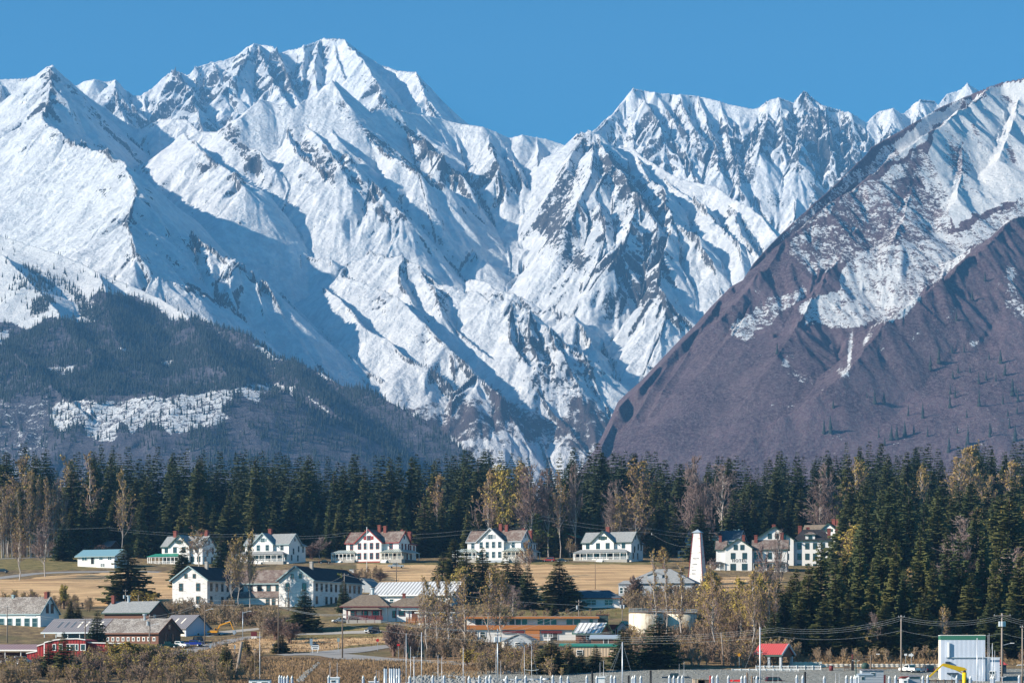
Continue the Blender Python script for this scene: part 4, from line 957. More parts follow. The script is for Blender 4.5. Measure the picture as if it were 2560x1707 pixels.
# barracks
def barracks(label, px, py, Y, w, d, wing=None):
    h = House('barracks', label, 'barracks', px, py, Y, -20, 'old barracks blocks with peeling paint')
    old = W['old']; tr = W['teal']
    h.block(-w, 0, 0, d, 8.4, old, 12.4, R['dark'], 'y', trim=tr, ov=.7)
    for u in (-w * .61, -w * .37): h.win('F', 0, u, 9.5, .75, 1.1, W['wood'], 0)
    for u in (-w * .75, -w * .26): h.win('F', 0, u, 6.2, 1.1, 2.1, W['wood'])
    h.win('F', 0, -w * .26, 2.3, 1.1, 2.1, W['wood']); h.door('F', 0, -w * .75, 1.1, 2.6, W['cream'], W['wood'], .3)
    n = int(d / 3.4)
    for i in range(n):
        yy = d * (i + .7) / (n + .4)
        h.win('R', 0, yy, 6.2, 1.2, 2.1, W['wood']); 
        if i % 4 != 1: h.win('R', 0, yy, 2.3, 1.2, 2.1, W['wood'])
    MB().box(.03, .6, 2, d - 2, -1.8, -.1).build('foundation', W['dark'], h.root)
    if wing:
        a, b = wing
        h.block(a, -w - .003, 8, 19, 7.9, old, 11.8, R['mossy'], 'x', trim=tr, ov=.6)
        nn = int((-w - a) / 3)
        for i in range(nn):
            u = a + (-w - a) * (i + .6) / nn
            h.win('F', 8, u, 6.0, 1.2, 2.1, W['wood'])
        h.block(a + 2, -w - .6, 2.5, 7.99, 3.4, old, 5.0, R['mossy'], 'x', ov=.4)
        for u in (a + 5, -w - 5, -w - 3): h.win('F', 2.5, u, 1.8, 1.0, 1.8, W['wood'])
    h.chimney(-w * .42, 9, 11, 14.2, .9, W['concrete'])
    return h.done()
barracks('white barracks with peeling paint and black roof, the one nearest the excavator', 518, 1518, 655, 11.8, 30)
barracks('white barracks with peeling paint whose mossy side wing reaches behind bare trees', 783, 1518, 655, 11.4, 36, wing=(-33, 0))

h = House('ranch_house', 'low white house with a pale turquoise roof at the top of the dry field', 'house', 286, 1418, 785, -22)
h.block(-15.5, 0, 0, 10, 4.3, W['white'], 6.6, R['turq'], 'x', trim=W['teal'], ov=.8)
h.block(-7, .3, -.6, 2, 2.6, W['wt'], z0=-1.5)
for u, w_ in ((-12.6, 2.0), (-5.6, 1.4), (-2, 1.4)): h.win('F', 0 if u < -7 else 0, u, 3.3, w_, 1.1, W['wt'], 2)
h.win('F', -.6, -4.6, .9, 1.6, .9, W['wt'], 2); h.door('F', 0, -9.2, 1.1, 2.3, W['dark'], W['teal'], 1.4); h.win('R', 0, 3, 2.8, 1.6, 1.2, W['wt'], 2); h.win('R', 0, 7, 2.8, 1.2, 1.2, W['wt'], 2)
h.done()
h = House('cabin', 'brown wooden cabin with dark roof behind the turquoise roofed house', 'cabin', 222, 1385, 845, -24)
h.block(-6, 0, 0, 9, 4.8, W['brown'], 9.0, R['bluegrey'], 'y', trim=W['brown'], ov=.9); h.block(.003, 8, 3, 9, 3.2, W['brown'], 5.2, R['pinkmetal'], 'x')
h.win('F', 0, -3, 5.5, 1.2, 1.4, W['teal']); h.win('F', 3, 3.4, 1.8, 2.6, 1.5, W['wt'], 2); h.win('F', 0, -3.5, 2, 1.4, 1.4, W['wt']); h.done()
h = House('cabin', 'dark red cabin with bright green roof between the two officers houses', 'cabin', 1444, 1368, 850, -18)
h.block(-22, 0, 0, 9, 3.9, W['brown'], 6.0, R['greenr'], 'x', ov=.8, hip=3); h.block(-8, 0, -1.5, 3, 3.9, W['brown'], 5.5, R['greenr'], 'y')
h.win('F', -1.5, -5.8, 2.2, 1.5, 1.5, W['wt'], 2); h.win('F', -1.5, -2.4, 2.2, 1.5, 1.5, W['wt'], 2); h.win('F', 0, -12, 2.2, 1.5, 1.5, W['wt'], 2); h.done()
h = House('shed', 'small grey roofed shed right behind the right barracks', 'shed', 927, 1486, 700, -20)
h.block(-6, 0, 0, 8, 2.8, W['grey'], 5.2, R['greyr'], 'y', ov=.5); h.win('F', 0, -3, 1.6, 1.0, 1.0); h.done()
MBx = MB
h = House('long_hall', 'long low building with a striped silver metal roof behind the restaurant', 'building', 1128, 1518, 655, -22)
h.block(-26, 0, 0, 14, 4.2, W['white'], 7.9, R['silver'], 'x', ov=.9, trim=W['wt'])
for i in range(6): h.win('F', 0, -24 + i * 4.3, 2.0, 1.3, 1.4)
h.win('R', 0, 5, 2, 1.2, 1.4); h.done()

h = House('restaurant', 'white building with brown hipped roofs and a maroon band above its deck', 'restaurant', 1109, 1552, 606, -8)
tm = W['maroon']
h.block(-28.5, -16, 0, 11, 4.2, W['white'], 7.6, R['brown'], 'x', trim=tm, ov=.9, hip=4.8, z0=-1.5)
h.block(-16, 0, 1.0, 11, 4.2, W['white'], 6.6, R['brown'], 'x', trim=tm, ov=.7, hip=4)
h.block(-12, -2, .2, 9, 4.1, W['white'], 8.0, R['brown'], 'y', trim=tm, ov=.6, hip=5, z0=3.0)
h.porch(-27, -17.2, -2.6, -.01, 3.2, 4.0, .5, post=tm, roof=R['brown'], n=5, mat=W['concrete'])
for u in (-25.5, -22.3, -19.2): h.win('F', 0, u, 2.2, 1.5, 1.9, tm, 1)
h.win('F', 1.0, -14.2, 2.0, .7, 1.8, tm); h.win('F', 1.0, -12, 2.3, 1.5, 1.4, tm); h.door('F', 1.0, -8.2, 1.6, 2.9, W['brown'], tm, .2); h.win('F', 1.0, -5, 2.5, 1.5, 1.5, tm); h.win('F', 1.0, -1.8, 2.5, 1.5, 1.5, tm)
for x, a, b in ((-13.6, 1.01, 1.2), (-9.9, .8, .98)): MB().box(x - .08, x + .08, .9, .99, 0, 4.0).build('wall_trim', tm, h.root)
h.chimney(-12.5, 7, 5, 8.0, .8); m = MB(); m.cyl((-21.5, 7, 6.5), (-21.5, 7, 9.2), .5, .5, 10); m.cyl((-21.5, 7, 9.2), (-21.5, 7, 9.5), .8, .8, 10); m.build('roof_vent', W['silver'], h.root)
m = MB(); m.cyl((-17, 5, 5), (-17, 5, 8.3), .08); m.build('roof_pipe', W['steel'], h.root); h.done()
h = House('restaurant_annex', 'low brown roofed annex with white sign beside the wooden deck', 'building', 1131, 1556, 590, -8)
h.block(-9.5, 0, 0, 7, 2.9, W['white'], 5.2, R['brown'], 'x', trim=W['wt'], ov=.8, hip=4)
for u in (-7.5, -4.8, -2): h.win('F', 0, u, 1.7, 1.4, 1.2)
h.done()
def deck_fence(label, px, py, Y, L, hgt, mat, rot=-6):
    r = empty('deck_fence', P(px, py, Y), math.radians(rot), label, 'fence')
    m = MB(); n = int(L / .22)
    for i in range(n): m.box(i * L / n + .02, (i + 1) * L / n - .02, 0, .04, 0, hgt)
    m.build('panel', mat, r)
    for i in range(int(L / 2.4) + 1): x = i * 2.4; MB().box(x - .08, x + .08, -.12, -.001, -.8, hgt + .15).build('post', mat, r)
    MB().box(-.1, L + .1, -.15, .1, hgt + .16, hgt + .26).build('rail', mat, r)
deck_fence('orange wooden deck fence in front of the restaurant annex', 1016, 1557, 586, 9.5, 1.35, W['owood'])
deck_fence('maroon deck railing below the restaurant porch', 872, 1549, 600, 9.5, 1.0, W['maroon'])

# orange school
h = House('school_building', 'two storey flat roofed building with orange board bands and long window rows', 'building', 1494, 1601, 549, -3)
L = 33.0
h.block(-L, 0, .8, 10, 5.6, W['white'], z0=-1.5)
h.part('fascia', W['orange']).box(-L - .8, .4, -.6, 10.5, 5.62, 6.1)
h.part('spandrel', W['orange']).box(-L, 0, .3, .78, 2.85, 3.95)
h.part('spandrel', W['orange']).box(-18.2, -14.6, .45, .77, -1, 2.84)
h.part('roof', W['concrete']).box(-L - .6, .2, -.4, 10.3, 6.11, 6.2)
for (a, b) in ((-31, -27.2), (-26, -22.9), (-22.4, -17.6), (-15.3, -10.2), (-8, -4.2), (-2.2, -1.0)):
    n = max(1, int((b - a) / 1.3))
    for i in range(n): u = a + (b - a) * (i + .5) / n; h.win('F', .8, u, 4.78, (b - a) / n - .3, 1.4, W['wt'], 0)
for u in (-31, -29, -20, -13, -12): h.win('F', .8, u, 1.6, 1.2, 1.3, W['wt'])
MB().box(-24, -18.5, .5, .79, 1.9, 2.6).build('entrance_recess', W['maroon'], h.root); MB().box(-14.3, -9, .5, .79, 1.9, 2.6).build('entrance_recess', W['maroon'], h.root)
h.door('F', .8, -11, 1.8, 2.1, W['dark'], W['wt'], 0)
h.done()
h = House('mural_block', 'dark painted block at the right end of the orange building', 'building', 1520, 1578, 553, -3)
h.block(-3, 0, 0, 6, 4.2, W['mural'], z0=-3); h.part('coping', W['brown']).box(-3.1, .1, -.1, 6.1, 4.2, 4.4); h.win('F', 0, -1.5, 1.2, 1.1, 1.6, W['dark']); h.done()
h = House('workshop', 'brick workshop with green gable roof next to the storage tank', 'building', 1568, 1598, 558, -14)
h.block(-5, 0, 0, 7, 3.9, W['brick'], z0=-1.5); h.block(-2.6, .2, -.3, 6, 3.0, W['metalwhite'], 4.6, R['greenr'], 'y'); h.win('F', 0, -3.6, 1.5, 1, 1.8, W['wt']); h.door('F', -.3, -1.6, 1.3, 2.2, W['dark'], W['wt']); h.done()
h = House('metal_roof_house', 'small house with patchy silver roof in front of the orange building', 'house', 1499, 1604, 540, -28)
h.block(-6.6, 0, 0, 6, 2.4, W['brown'], 4.6, R['silver'], 'x', ov=.6, trim=W['green']); h.win('F', 0, -3, 1.2, 1.1, 1.1); h.done()
h = House('grey_shed', 'grey gabled shed below the orange building with a small front window', 'shed', 1330, 1628, 528, -16)
h.block(-7, 0, 0, 6, 2.6, W['grey'], 4.2, R['greyr'], 'y', ov=.3); h.win('F', 0, -3.5, 1.7, 1.4, .9); h.done()
h = House('yellowed_shed', 'pale yellow panel shed left of the grey gabled shed', 'shed', 1297, 1628, 532, -10)
h.block(-4.2, 0, 0, 4, 2.7, W['cream'], 3.2, R['capmetal'], 'x', ov=.2); h.door('F', 0, -.9, .9, 2.0, W['dark'], W['wt']); h.done()
h = House('tan_warehouse', 'long tan ribbed wall with green eave behind the small spruces', 'warehouse', 1548, 1648, 496, -4)
h.block(-13.5, 0, 0, 8, 3.0, W['tan'], 3.45, R['greenr'], 'x', ov=.25, z0=-1); h.win('F', 0, -9, 1.6, 1.2, 1.0); h.done()
h = House('metal_roof_shed', 'low shed with curved pale metal roof right of the silver roofed house', 'shed', 1546, 1614, 525, -6)
h.block(-6.6, 0, 0, 5, 1.8, W['brown'], 2.5, R['capmetal'], 'x', ov=.4); h.door('F', 0, -3, 1.0, 1.6, W['dark'], W['wt']); h.done()

h = House('hip_roof_house', 'white low house with dark blue hipped roof behind the shrubs', 'house', 1549, 1521, 642, -8)
h.block(-16.5, 0, 0, 8, 3.2, W['white'], 5.6, R['bluegrey'], 'x', trim=W['brown'], ov=.6, hip=4, z0=-1)
for u, w_ in ((-14.5, 2.4), (-8.4, 2.8), (-3.2, 2.4)): h.win('F', 0, u, 1.9, w_, 1.5, W['wt'], 2)
h.done()
h = House('grey_house', 'big grey blue house with steep hipped roof left of the drying tower', 'house', 1731, 1490, 662, -14)
h.block(-20, 0, 0, 12, 4.3, W['grey'], 8.6, R['greyr'], 'x', trim=W['grey'], ov=.8, hip=8.5, z0=-1)
h.block(-22.5, -18.8, -1.5, 4, 3.8, W['grey'], 5.0, R['greyr'], 'x', ov=.4, hip=1.5, z0=-1)
h.block(-9, -2, -2.5, 1, .4, W['white'], z0=-4)
for u in (-16, -11.3, -7.4, -4.8): h.win('F', 0, u, 2.4, 1.7, 1.7, W['wt'], 2)
for u in (-21.6, -20.3): h.win('F', -1.5, u, 1.9, .9, 1.7, W['wt'])
for u in (-7.8, -4.6): h.win('F', -2.5, u, -1.1, 1.5, 1.1, W['wt'])
h.block(-14, -9.5, 1.2, 5, 6.6, W['grey'], 7.4, R['greyr'], 'y', ov=.3, z0=4.3); h.done()

# tower
r = empty('drying_tower', P(1757, 1470, 700), math.radians(-23), 'tall tapered white tower with red corner boards beside the hotel', 'tower')
a, b, H_ = 5.2, 2.3, 18.0
def tw(z): k = z / H_; return (a * (1 - k) + b * k) / 2
c = a / 2
m = MB(); m.add([(-c - tw(z) + 0 if sx < 0 else -c + tw(z), c - tw(z) if sy < 0 else c + tw(z), z) for z in (-1.5, H_) for sx, sy in ((-1, -1), (1, -1), (1, 1), (-1, 1))], [(0, 3, 2, 1), (4, 5, 6, 7), (0, 1, 5, 4), (1, 2, 6, 5), (2, 3, 7, 6), (3, 0, 4, 7)])
m.build('wall', W['old'], r)
for sx, sy in ((-1, -1), (1, -1), (1, 1)):
    MB().bar((-c + sx * (tw(-1.5) + .02), c + sy * (tw(-1.5) + .02), -1.5), (-c + sx * (tw(H_) + .02), c + sy * (tw(H_) + .02), H_), .17).build('corner_board', W['red'], r)
m = MB(); q = b / 2 + .45; m.add([(-c - q, c - q, H_), (-c + q, c - q, H_), (-c + q, c + q, H_), (-c - q, c + q, H_), (-c, c, H_ + 1.1)], [(0, 1, 4), (1, 2, 4), (2, 3, 4), (3, 0, 4), (0, 3, 2, 1)]); m.build('roof', R['capmetal'], r)
for z, n in ((9.5, 5), (7.6, 4), (5.8, 3), (4.6, 3)):
    for i in range(n): MB().box(-c - tw(z) * .5 + i * .42, -c - tw(z) * .5 + i * .42 + .16, c - tw(z) - .05, c - tw(z) + .2, z, z + .3).build('vent', W['dark'], r)
MB().box(-c - .8, -c + .1, c - tw(1.8) - .03, c - tw(1.8) + .3, 1.5, 2.5).build('window', W['glass'], r)

# tanks
for px_, Y_, rr, hh, lab in ((1616, 547, 4.4, 7.1, 'cream storage tank with rusty streaks nearer the brick workshop'), (1699, 550, 4.4, 7.0, 'cream storage tank standing behind the pale birch trunks')):
    r = empty('storage_tank', P(px_, 1603, Y_), 0, lab, 'tank', 'storage tanks side by side')
    m = MB(); m.cyl((0, 0, -1), (0, 0, hh), rr, rr, 40); m.build('shell', W['tank'], r, True)
    m = MB(); m.cyl((0, 0, hh), (0, 0, hh + .15), rr + .12, rr + .12, 40); m.cyl((0, 0, hh + .15), (0, 0, hh + .6), rr, .3, 40); m.build('lid', W['wood'], r)
    m = MB()
    for i in range(20):
        a0, a1 = i * .31416, (i + 1) * .31416; p = (rr * math.cos(a0), rr * math.sin(a0)); q = (rr * math.cos(a1), rr * math.sin(a1))
        m.bar((p[0], p[1], hh), (p[0], p[1], hh + 1.1), .07)
        for z in (.55, 1.08): m.bar((p[0], p[1], hh + z), (q[0], q[1], hh + z), .06)
    m.build('guard_rail', W['steel'], r)

# lower left cluster
h = House('brewery_building', 'long white building with old shingled roof and tall gable windows at the left edge', 'building', 101, 1575, 610, -25)
h.block(-17, 0, 0, 8.5, 4.8, W['white'], 9.3, R['old'], 'x', trim=W['teal'], ov=.35, z0=-3)
for u in (-13.4, -10.6, -7.6, -4.6, -1.9): h.win('F', 0, u, 2.2, 1.6, 2.3, W['teal'], 1)
for u in (3.1, 5.3): h.win('R', 0, u, 6.2, 1.0, 2.4, W['dgreen'])
h.chimney(-1.0, 4.2, 8.8, 10.9, 1.0); h.chimney(-12.6, 4.2, 8.8, 10.2, .7, W['teal'])
MB().box(-5.2, -1.6, -.12, -.002, 3.9, 4.55).build('sign_board', W['silver'], h.root); MB().box(-13.8, -11.6, -.12, -.002, 3.9, 4.5).build('sign_board', W['silver'], h.root)
h.part('deck', W['owood']).box(-14, -1, -3.2, -.01, -.7, -.4)
for i in range(10): h.part('deck_railing', W['owood']).box(-13.9 + i * 1.42, -13.8 + i * 1.42, -3.2, -3.1, -2.4, .7)
h.part('deck_railing', W['owood']).box(-14, -1, -3.22, -3.08, .6, .72); h.part('deck_railing', W['owood']).box(-14, -1, -3.2, -3.1, 0, .08)
h.done()
h = House('open_shed', 'long open shed with dark grey roof and pale skylights behind the red building', 'shed', 262, 1609, 574, -30)
h.block(-21, 0, 4.5, 9, 3.2, W['grey'], z0=-1)
xm = 4.5; R_ = h.part('roof', R['metalgrey'])
R_.slab([(-21.6, -.6, 3.1), (.6, -.6, 3.1), (.6, 4.5, 6.8), (-21.6, 4.5, 6.8)], .15); R_.slab([(-21.6, 4.5, 6.8), (.6, 4.5, 6.8), (.6, 9.6, 3.1), (-21.6, 9.6, 3.1)], .15)
h.part('eave_board', W['silver']).box(-21.6, .6, -.75, -.61, 2.8, 3.15)
for i in range(7):
    x = -17.6 + i * 2.35; mt = W['cream'] if i > 2 else W['metalwhite'] if False else (W['cream'] if i > 2 else R['bluegrey'])
    y0, y1 = 1.2, 3.3; z0, z1 = 3.1 + (y0 + .6) * 3.7 / 5.1, 3.1 + (y1 + .6) * 3.7 / 5.1
    MB().slab([(x, y0, z0 + .06), (x + .55, y0, z0 + .06), (x + .55, y1, z1 + .06), (x, y1, z1 + .06)], .04).build('skylight', mt, h.root)
for i in range(6): MB().box(-20.8 + i * 4.1, -20.6 + i * 4.1, -.3, -.1, -1, 3.0).build('post', W['silver'], h.root)
h.done()
h = House('hall_behind_sheds', 'grey roofed hall with a round roof vent behind the brown barn', 'building', 372, 1560, 610, -22)
h.block(-14.5, 0, 0, 10, 3.4, W['brown'], 6.4, R['greyr'], 'x', ov=.6, trim=W['dgreen'])
m = MB(); m.cyl((-9.5, 4.8, 6), (-9.5, 4.8, 8.0), .4, .4, 12); m.cyl((-9.5, 4.8, 8.0), (-9.5, 4.8, 8.3), .65, .65, 12); m.build('roof_vent', W['silver'], h.root); h.chimney(-14, 4, 6, 8.3, .9); h.win('R', 0, 3, 2, 1, 1.2); h.done()
h = House('long_barn', 'long brown brick barn with shaggy old shingle roof and small white windows', 'barn', 396, 1614, 562, -28)
h.block(-17.5, 0, 0, 9.5, 3.6, W['brown'], 7.0, R['old'], 'x', trim=W['brown'], ov=.6)
for i in range(10): h.win('F', 0, -16.3 + i * 1.66, 1.8, .55, .75, W['wt'], 0)
h.win('R', 0, 4.7, 4.9, 1.0, 1.3, W['brown'], 0); h.win('R', 0, 3.2, 2.2, 1, 2, W['brown'], 0); h.win('R', 0, 6.2, 2.2, 1, 2, W['brown'], 0)
m = MB(); m.cyl((-7.6, 4.2, 6.4), (-7.6, 4.2, 8.0), .3, .3, 8); m.cyl((-7.6, 4.2, 8.0), (-7.6, 4.2, 8.4), .55, .55, 8); m.build('roof_vent', W['silver'], h.root)
h.done()
h = House('white_garage', 'white corrugated garage with grey roof beside the brown brick barn', 'garage', 465, 1605, 588, -38)
h.block(-10, 0, 0, 9, 3.9, W['metalwhite'], 7.3, R['metalgrey'], 'x', ov=.5)
MB().box(-6, -.5, -.06, -.002, 0, 3.2).build('garage_door', W['cream'], h.root)
for x in (-6.4, -3.6): y0, y1 = 1.4, 3.2; z0, z1 = 3.9 + y0 * .755 + .25, 3.9 + y1 * .755 + .25; MB().slab([(x, y0, z0), (x + .5, y0, z0), (x + .5, y1, z1), (x, y1, z1)], .05).build('skylight', W['cream'], h.root)
h.win('R', 0, 4.5, 2, .9, 1.0); h.done()
h = House('red_building', 'bright red metal building with curved white roof edge behind the spruces', 'building', 214, 1656, 505, -9)
rm = W['redmetal']; H0 = 5.3
m = h.part('wall', rm)
arc = [(-10.0, H0 - .7), (-7.5, H0 - .1), (-5, H0 + .15), (-2, H0 + .2), (0, H0 - .05)]
m.prism([(0, -1.2)] + [(x, z) for x, z in arc[::-1]] + [(-10.0, -1.2)], 'y', 0, 8)
m.prism([(-12, -1.2), (-10.003, -1.2), (-10.003, H0 - .9), (-12, H0 - 1.5)], 'y', .6, 7); m.prism([(-14.5, -1.2), (-12.003, -1.2), (-12.003, 2.6), (-14.5, 2.1)], 'y', .8, 7)
e = h.part('roof_edge', W['wt'])
for (x0, z0), (x1, z1) in zip(arc[:-1], arc[1:]): e.bar((x0, -.1, z0 + .1), (x1, -.1, z1 + .1), .3, .24)
e.bar((-12, .5, H0 - 1.4), (-10.1, .5, H0 - .8), .2, .2); e.bar((-14.7, .7, 2.2), (-12, .7, 2.7), .2, .2)
h.part('corner_trim', W['wt']).box(-10.12, -9.9, -.06, -.002, -1, H0 - .7)
h.block(.003, 8.5, 1.5, 7, 4.6, rm); h.part('roof_edge', W['wt']).bar((0, 1.4, 4.7), (8.7, 1.4, 4.5), .3, .22)
for u, w_ in ((-4.2, .55), (-3.1, 1.1), (-2.1, .5), (-.6, 1.0), (-7.6, .6), (-6.0, .6)): h.win('F', 0, u, 3.6, w_, 1.3, W['wt'], 0)
for u in (-3, .4): h.win('F', 0 if u < 0 else 1.5, u if u < 0 else 1.4, .9, 1.2, 1.1, W['wt'], 0)
h.done()
h = House('carport', 'low open carport with dull pink roof left of the red building', 'carport', 92, 1655, 515, -9)
h.block(-16, -.2, 4.5, 5, 2.4, W['maroon'], z0=-.5)
R_ = h.part('roof', R['pinkmetal']); R_.slab([(-16, -.6, 3.0), (.6, -.6, 3.0), (.6, 5, 4.3), (-16, 5, 4.3)], .12)
h.part('eave_board', W['wt']).box(-16, .6, -.75, -.61, 2.7, 3.02)
for i in range(5): MB().box(-15.6 + i * 3.9, -15.45 + i * 3.9, -.4, -.25, -.6, 2.9).build('post', W['wt'], h.root)
h.done()

# pavilion by the shore
h = House('pavilion', 'open shelter with bright red ribbed roof by the shore', 'shelter', 1952, 1671, 474, -33)
R_ = h.part('roof', R['redr']); g = W['dgreen']
R_.slab([(-6.4, -.6, 3.2), (.6, -.6, 3.2), (.6, 2.7, 5.5), (-6.4, 2.7, 5.5)], .12); R_.slab([(-6.4, 2.7, 5.5), (.6, 2.7, 5.5), (.6, 6, 3.2), (-6.4, 6, 3.2)], .12)
h.part('beam', g).box(-6.3, .5, -.5, -.3, 2.65, 3.05); h.part('beam', g).box(-6.3, .5, 5.7, 5.9, 2.65, 3.05)
h.part('gable_board', W['grey']).bar((.62, -.6, 3.0), (.62, 2.7, 5.3), .14, .45); h.part('gable_board', W['grey']).bar((.62, 2.7, 5.3), (.62, 6, 3.0), .14, .45)
m = MB(); m.prism([(.4, 3.2), (2.7, 4.9), (5, 3.2), (4.6, 2.6), (.8, 2.6)], 'x', .2, .3); m.build('gable_panel', W['brown'], h.root)
for x, y in ((-5.6, 0), (0, 0), (-5.6, 5.3), (0, 5.3), (-2.8, 0)): MB().box(x - .25, x + .25, y - .25, y + .25, -.5, 2.7).build('post', g if x < -5 else W['grey'], h.root)
h.done()

# big metal building
h = House('net_building', 'tall pale metal building with a green band along its top at the shore', 'warehouse', 2463, 1716, 440, -8)
mw = W['metalwhite']
h.block(-8.8, 0, 0, 8, 10.2, mw, z0=-2); h.part('top_band', W['green']).box(-8.86, .06, -.06, 8.06, 9.5, 10.35); h.part('roof', W['wt']).box(-8.9, .1, -.1, 8.1, 10.351, 10.45)
h.part('sunny_side_sheet', W['cream']).box(-8.84, -8.801, .0, 8, -2, 9.49); h.block(.003, 2.9, .5, 7.5, 5.9, mw, z0=-2)  # cream sheet over the left wall puts its sunlit look into the colour
h.part('gutter', W['silver']).box(-7.8, 3.0, -.25, -.002, 5.85, 6.0); h.part('duct', W['wt']).box(-7.5, -7.2, -.5, -.2, 6.0, 9.0); h.part('floodlight', W['navy']).box(-7.9, -7, -.6, -.01, 4.2, 5.1)
h.part('awning', W['navy']).box(-7.6, -5.4, -1.4, -.01, 2.6, 2.85); h.part('awning_post', W['steel']).box(-6.8, -6.65, -1.3, -1.15, -2, 2.59); h.part('awning_post', W['steel']).box(-5.7, -5.55, -1.3, -1.15, -2, 2.59)
h.win('F', .5, 1.4, 2.4, 1.0, 1.4); h.done()
h = House('kiosk', 'small kiosk with red hipped roof right of the metal building', 'kiosk', 2516, 1688, 462, 0)
h.block(-3.2, 0, 0, 3, 2.3, W['navy'], 3.4, R['redr'], 'x', ov=.3, hip=1.4); h.win('F', 0, -1.6, 1.4, 1.2, .8); h.done()
h = House('cottage', 'grey cottage at the right frame edge beyond the road', 'cottage', 2580, 1672, 500, -10)
h.block(-6, 0, 0, 6, 2.4, W['cream'], 4.6, R['greyr'], 'y', ov=.4); h.win('F', 0, -4, 1.3, 1.2, 1.0); h.done()

h = House('hipped_hall', 'building with a pale blue green hipped roof behind the grey roofed house at the tower', 'building', 1866, 1388, 862, -14)
h.block(-14, 0, 0, 11, 7.6, W['white'], 11.4, R['turq'], 'x', trim=W['grey'], ov=.7, hip=5)
for u in (-11, -8, -5, -2): h.win('F', 0, u, 5.4, 1.2, 1.8, W['grey'])
h.done()
# ================================================================ plants
def leafmat(name, c0, c1, c2=None, rough=0.8, trans=0.0):
    t = NT(name)
    oi = t.n("ShaderNodeObjectInfo")
    geo = t.tc.outputs["Object"]
    col = t.mix(t.noise(0.35, 3, 0.6, vec=geo), c0, c1)
    if c2: col = t.mix(t.math('MULTIPLY', oi.outputs["Random"], 0.75), col, c2)
    t.b.inputs["Specular IOR Level"].default_value = 0.15
    return t.fin(col, rough)
M_SPR = leafmat("spruce_needles", (0.034, 0.055, 0.028), (0.098, 0.120, 0.045), (0.150, 0.142, 0.045))
M_BARK = leafmat("bark_brown", (0.09, 0.065, 0.05), (0.16, 0.12, 0.10))
M_PALE = leafmat("bark_pale", (0.30, 0.26, 0.23), (0.46, 0.41, 0.37))
M_TWIG = leafmat("twigs_grey", (0.17, 0.125, 0.11), (0.30, 0.235, 0.21), (0.24, 0.16, 0.15))
M_TWIGB = leafmat("twigs_brown", (0.10, 0.065, 0.05), (0.20, 0.14, 0.10), (0.17, 0.10, 0.08))
M_YEL = leafmat("buds_yellow", (0.34, 0.26, 0.06), (0.50, 0.39, 0.09), (0.42, 0.31, 0.07))
M_OCH = leafmat("buds_ochre", (0.30, 0.20, 0.06), (0.46, 0.34, 0.10), (0.34, 0.22, 0.08))
M_GRN = leafmat("leaves_green", (0.10, 0.13, 0.03), (0.20, 0.21, 0.06))

def tri_mesh(tri):      # N,3,3 -> verts, faces
    n = len(tri); return tri.reshape(-1, 3), np.arange(n * 3).reshape(n, 3)

def spruce_tris(seed, h=30.0, wr=0.17, whorls=52, nb=7, seg=4, droop=0.25, ragged=0.25):
    rng = np.random.default_rng(seed)
    T = []
    lean = rng.normal(0, 0.008, 2)
    for w in range(whorls):
        t = 0.05 + 0.95 * ((w + rng.uniform(-.3, .3)) / whorls); t = min(max(t, .04), .992)
        z = h * t
        prof = (1 - t) ** 0.82 * (1 - 0.35 * max(0, 0.16 - t) / 0.16) + 0.012
        n = max(3, int(nb * (0.6 + 0.5 * (1 - t)) + rng.uniform(0, 1)))
        a0 = rng.uniform(0, 6.28); R0 = h * wr * prof * rng.uniform(0.8, 1.12)
        for b in range(n):
            if rng.random() < 0.10: continue
            L = R0 * rng.uniform(1 - ragged * 1.6, 1 + ragged) + 0.25
            a = a0 + b * 6.283 / n + rng.uniform(-.35, .35)
            d = np.array([math.cos(a), math.sin(a), 0.0]); s = np.array([-d[1], d[0], 0.0])
            dr = droop * (0.4 + 0.9 * (1 - t)) * rng.uniform(.5, 1.4)
            org = np.array([lean[0] * z, lean[1] * z, z])
            def at(q): return org + d * L * q + np.array([0, 0, (-dr * q + dr * 0.75 * q * q) * L + (0.35 * L * q if t > .85 else 0)])
            m = seg if L > 1.2 else 2
            for j in range(m):
                q0 = (j + 0.25) / (m + .3); q1 = min(1.0, q0 + 0.42)
                p0 = at(q0); pe = at(q1)
                wd = (0.30 * L + 0.25) * (1.12 - 0.75 * q0) * rng.uniform(.7, 1.3)
                for sg in (-1, 1):
                    tip = pe + s * sg * wd - np.array([0, 0, rng.uniform(.05, .45) * wd + .1])
                    back = at(max(0, q0 - .12)) + s * sg * wd * 0.25 - np.array([0, 0, .12 * wd])
                    T.append([p0, tip, pe]) ; T.append([p0, back, tip])
                hang = pe - np.array([0, 0, (0.28 * L + .25) * rng.uniform(.4, 1.0)]) + s * rng.uniform(-.3, .3)
                T.append([p0, pe, hang])
            T.append([at(.82) + s * .12 * L * .6, at(.82) - s * .12 * L * .6, at(1.06)])
    T = np.array(T); return T
def trunk_tris(h, r, k=6, lean=(0, 0)):
    V = []
    for z, rr in ((-1.5, r * 1.25), (h * .5, r * .62), (h * .98, .03)):
        V.append([[rr * math.cos(i * 6.283 / k), rr * math.sin(i * 6.283 / k), z] for i in range(k)])
    V = np.array(V); T = []
    for j in range(2):
        for i in range(k):
            a, b, c, d = V[j][i], V[j][(i + 1) % k], V[j + 1][(i + 1) % k], V[j + 1][i]
            T += [[a, b, c], [a, c, d]]
    return np.array(T)

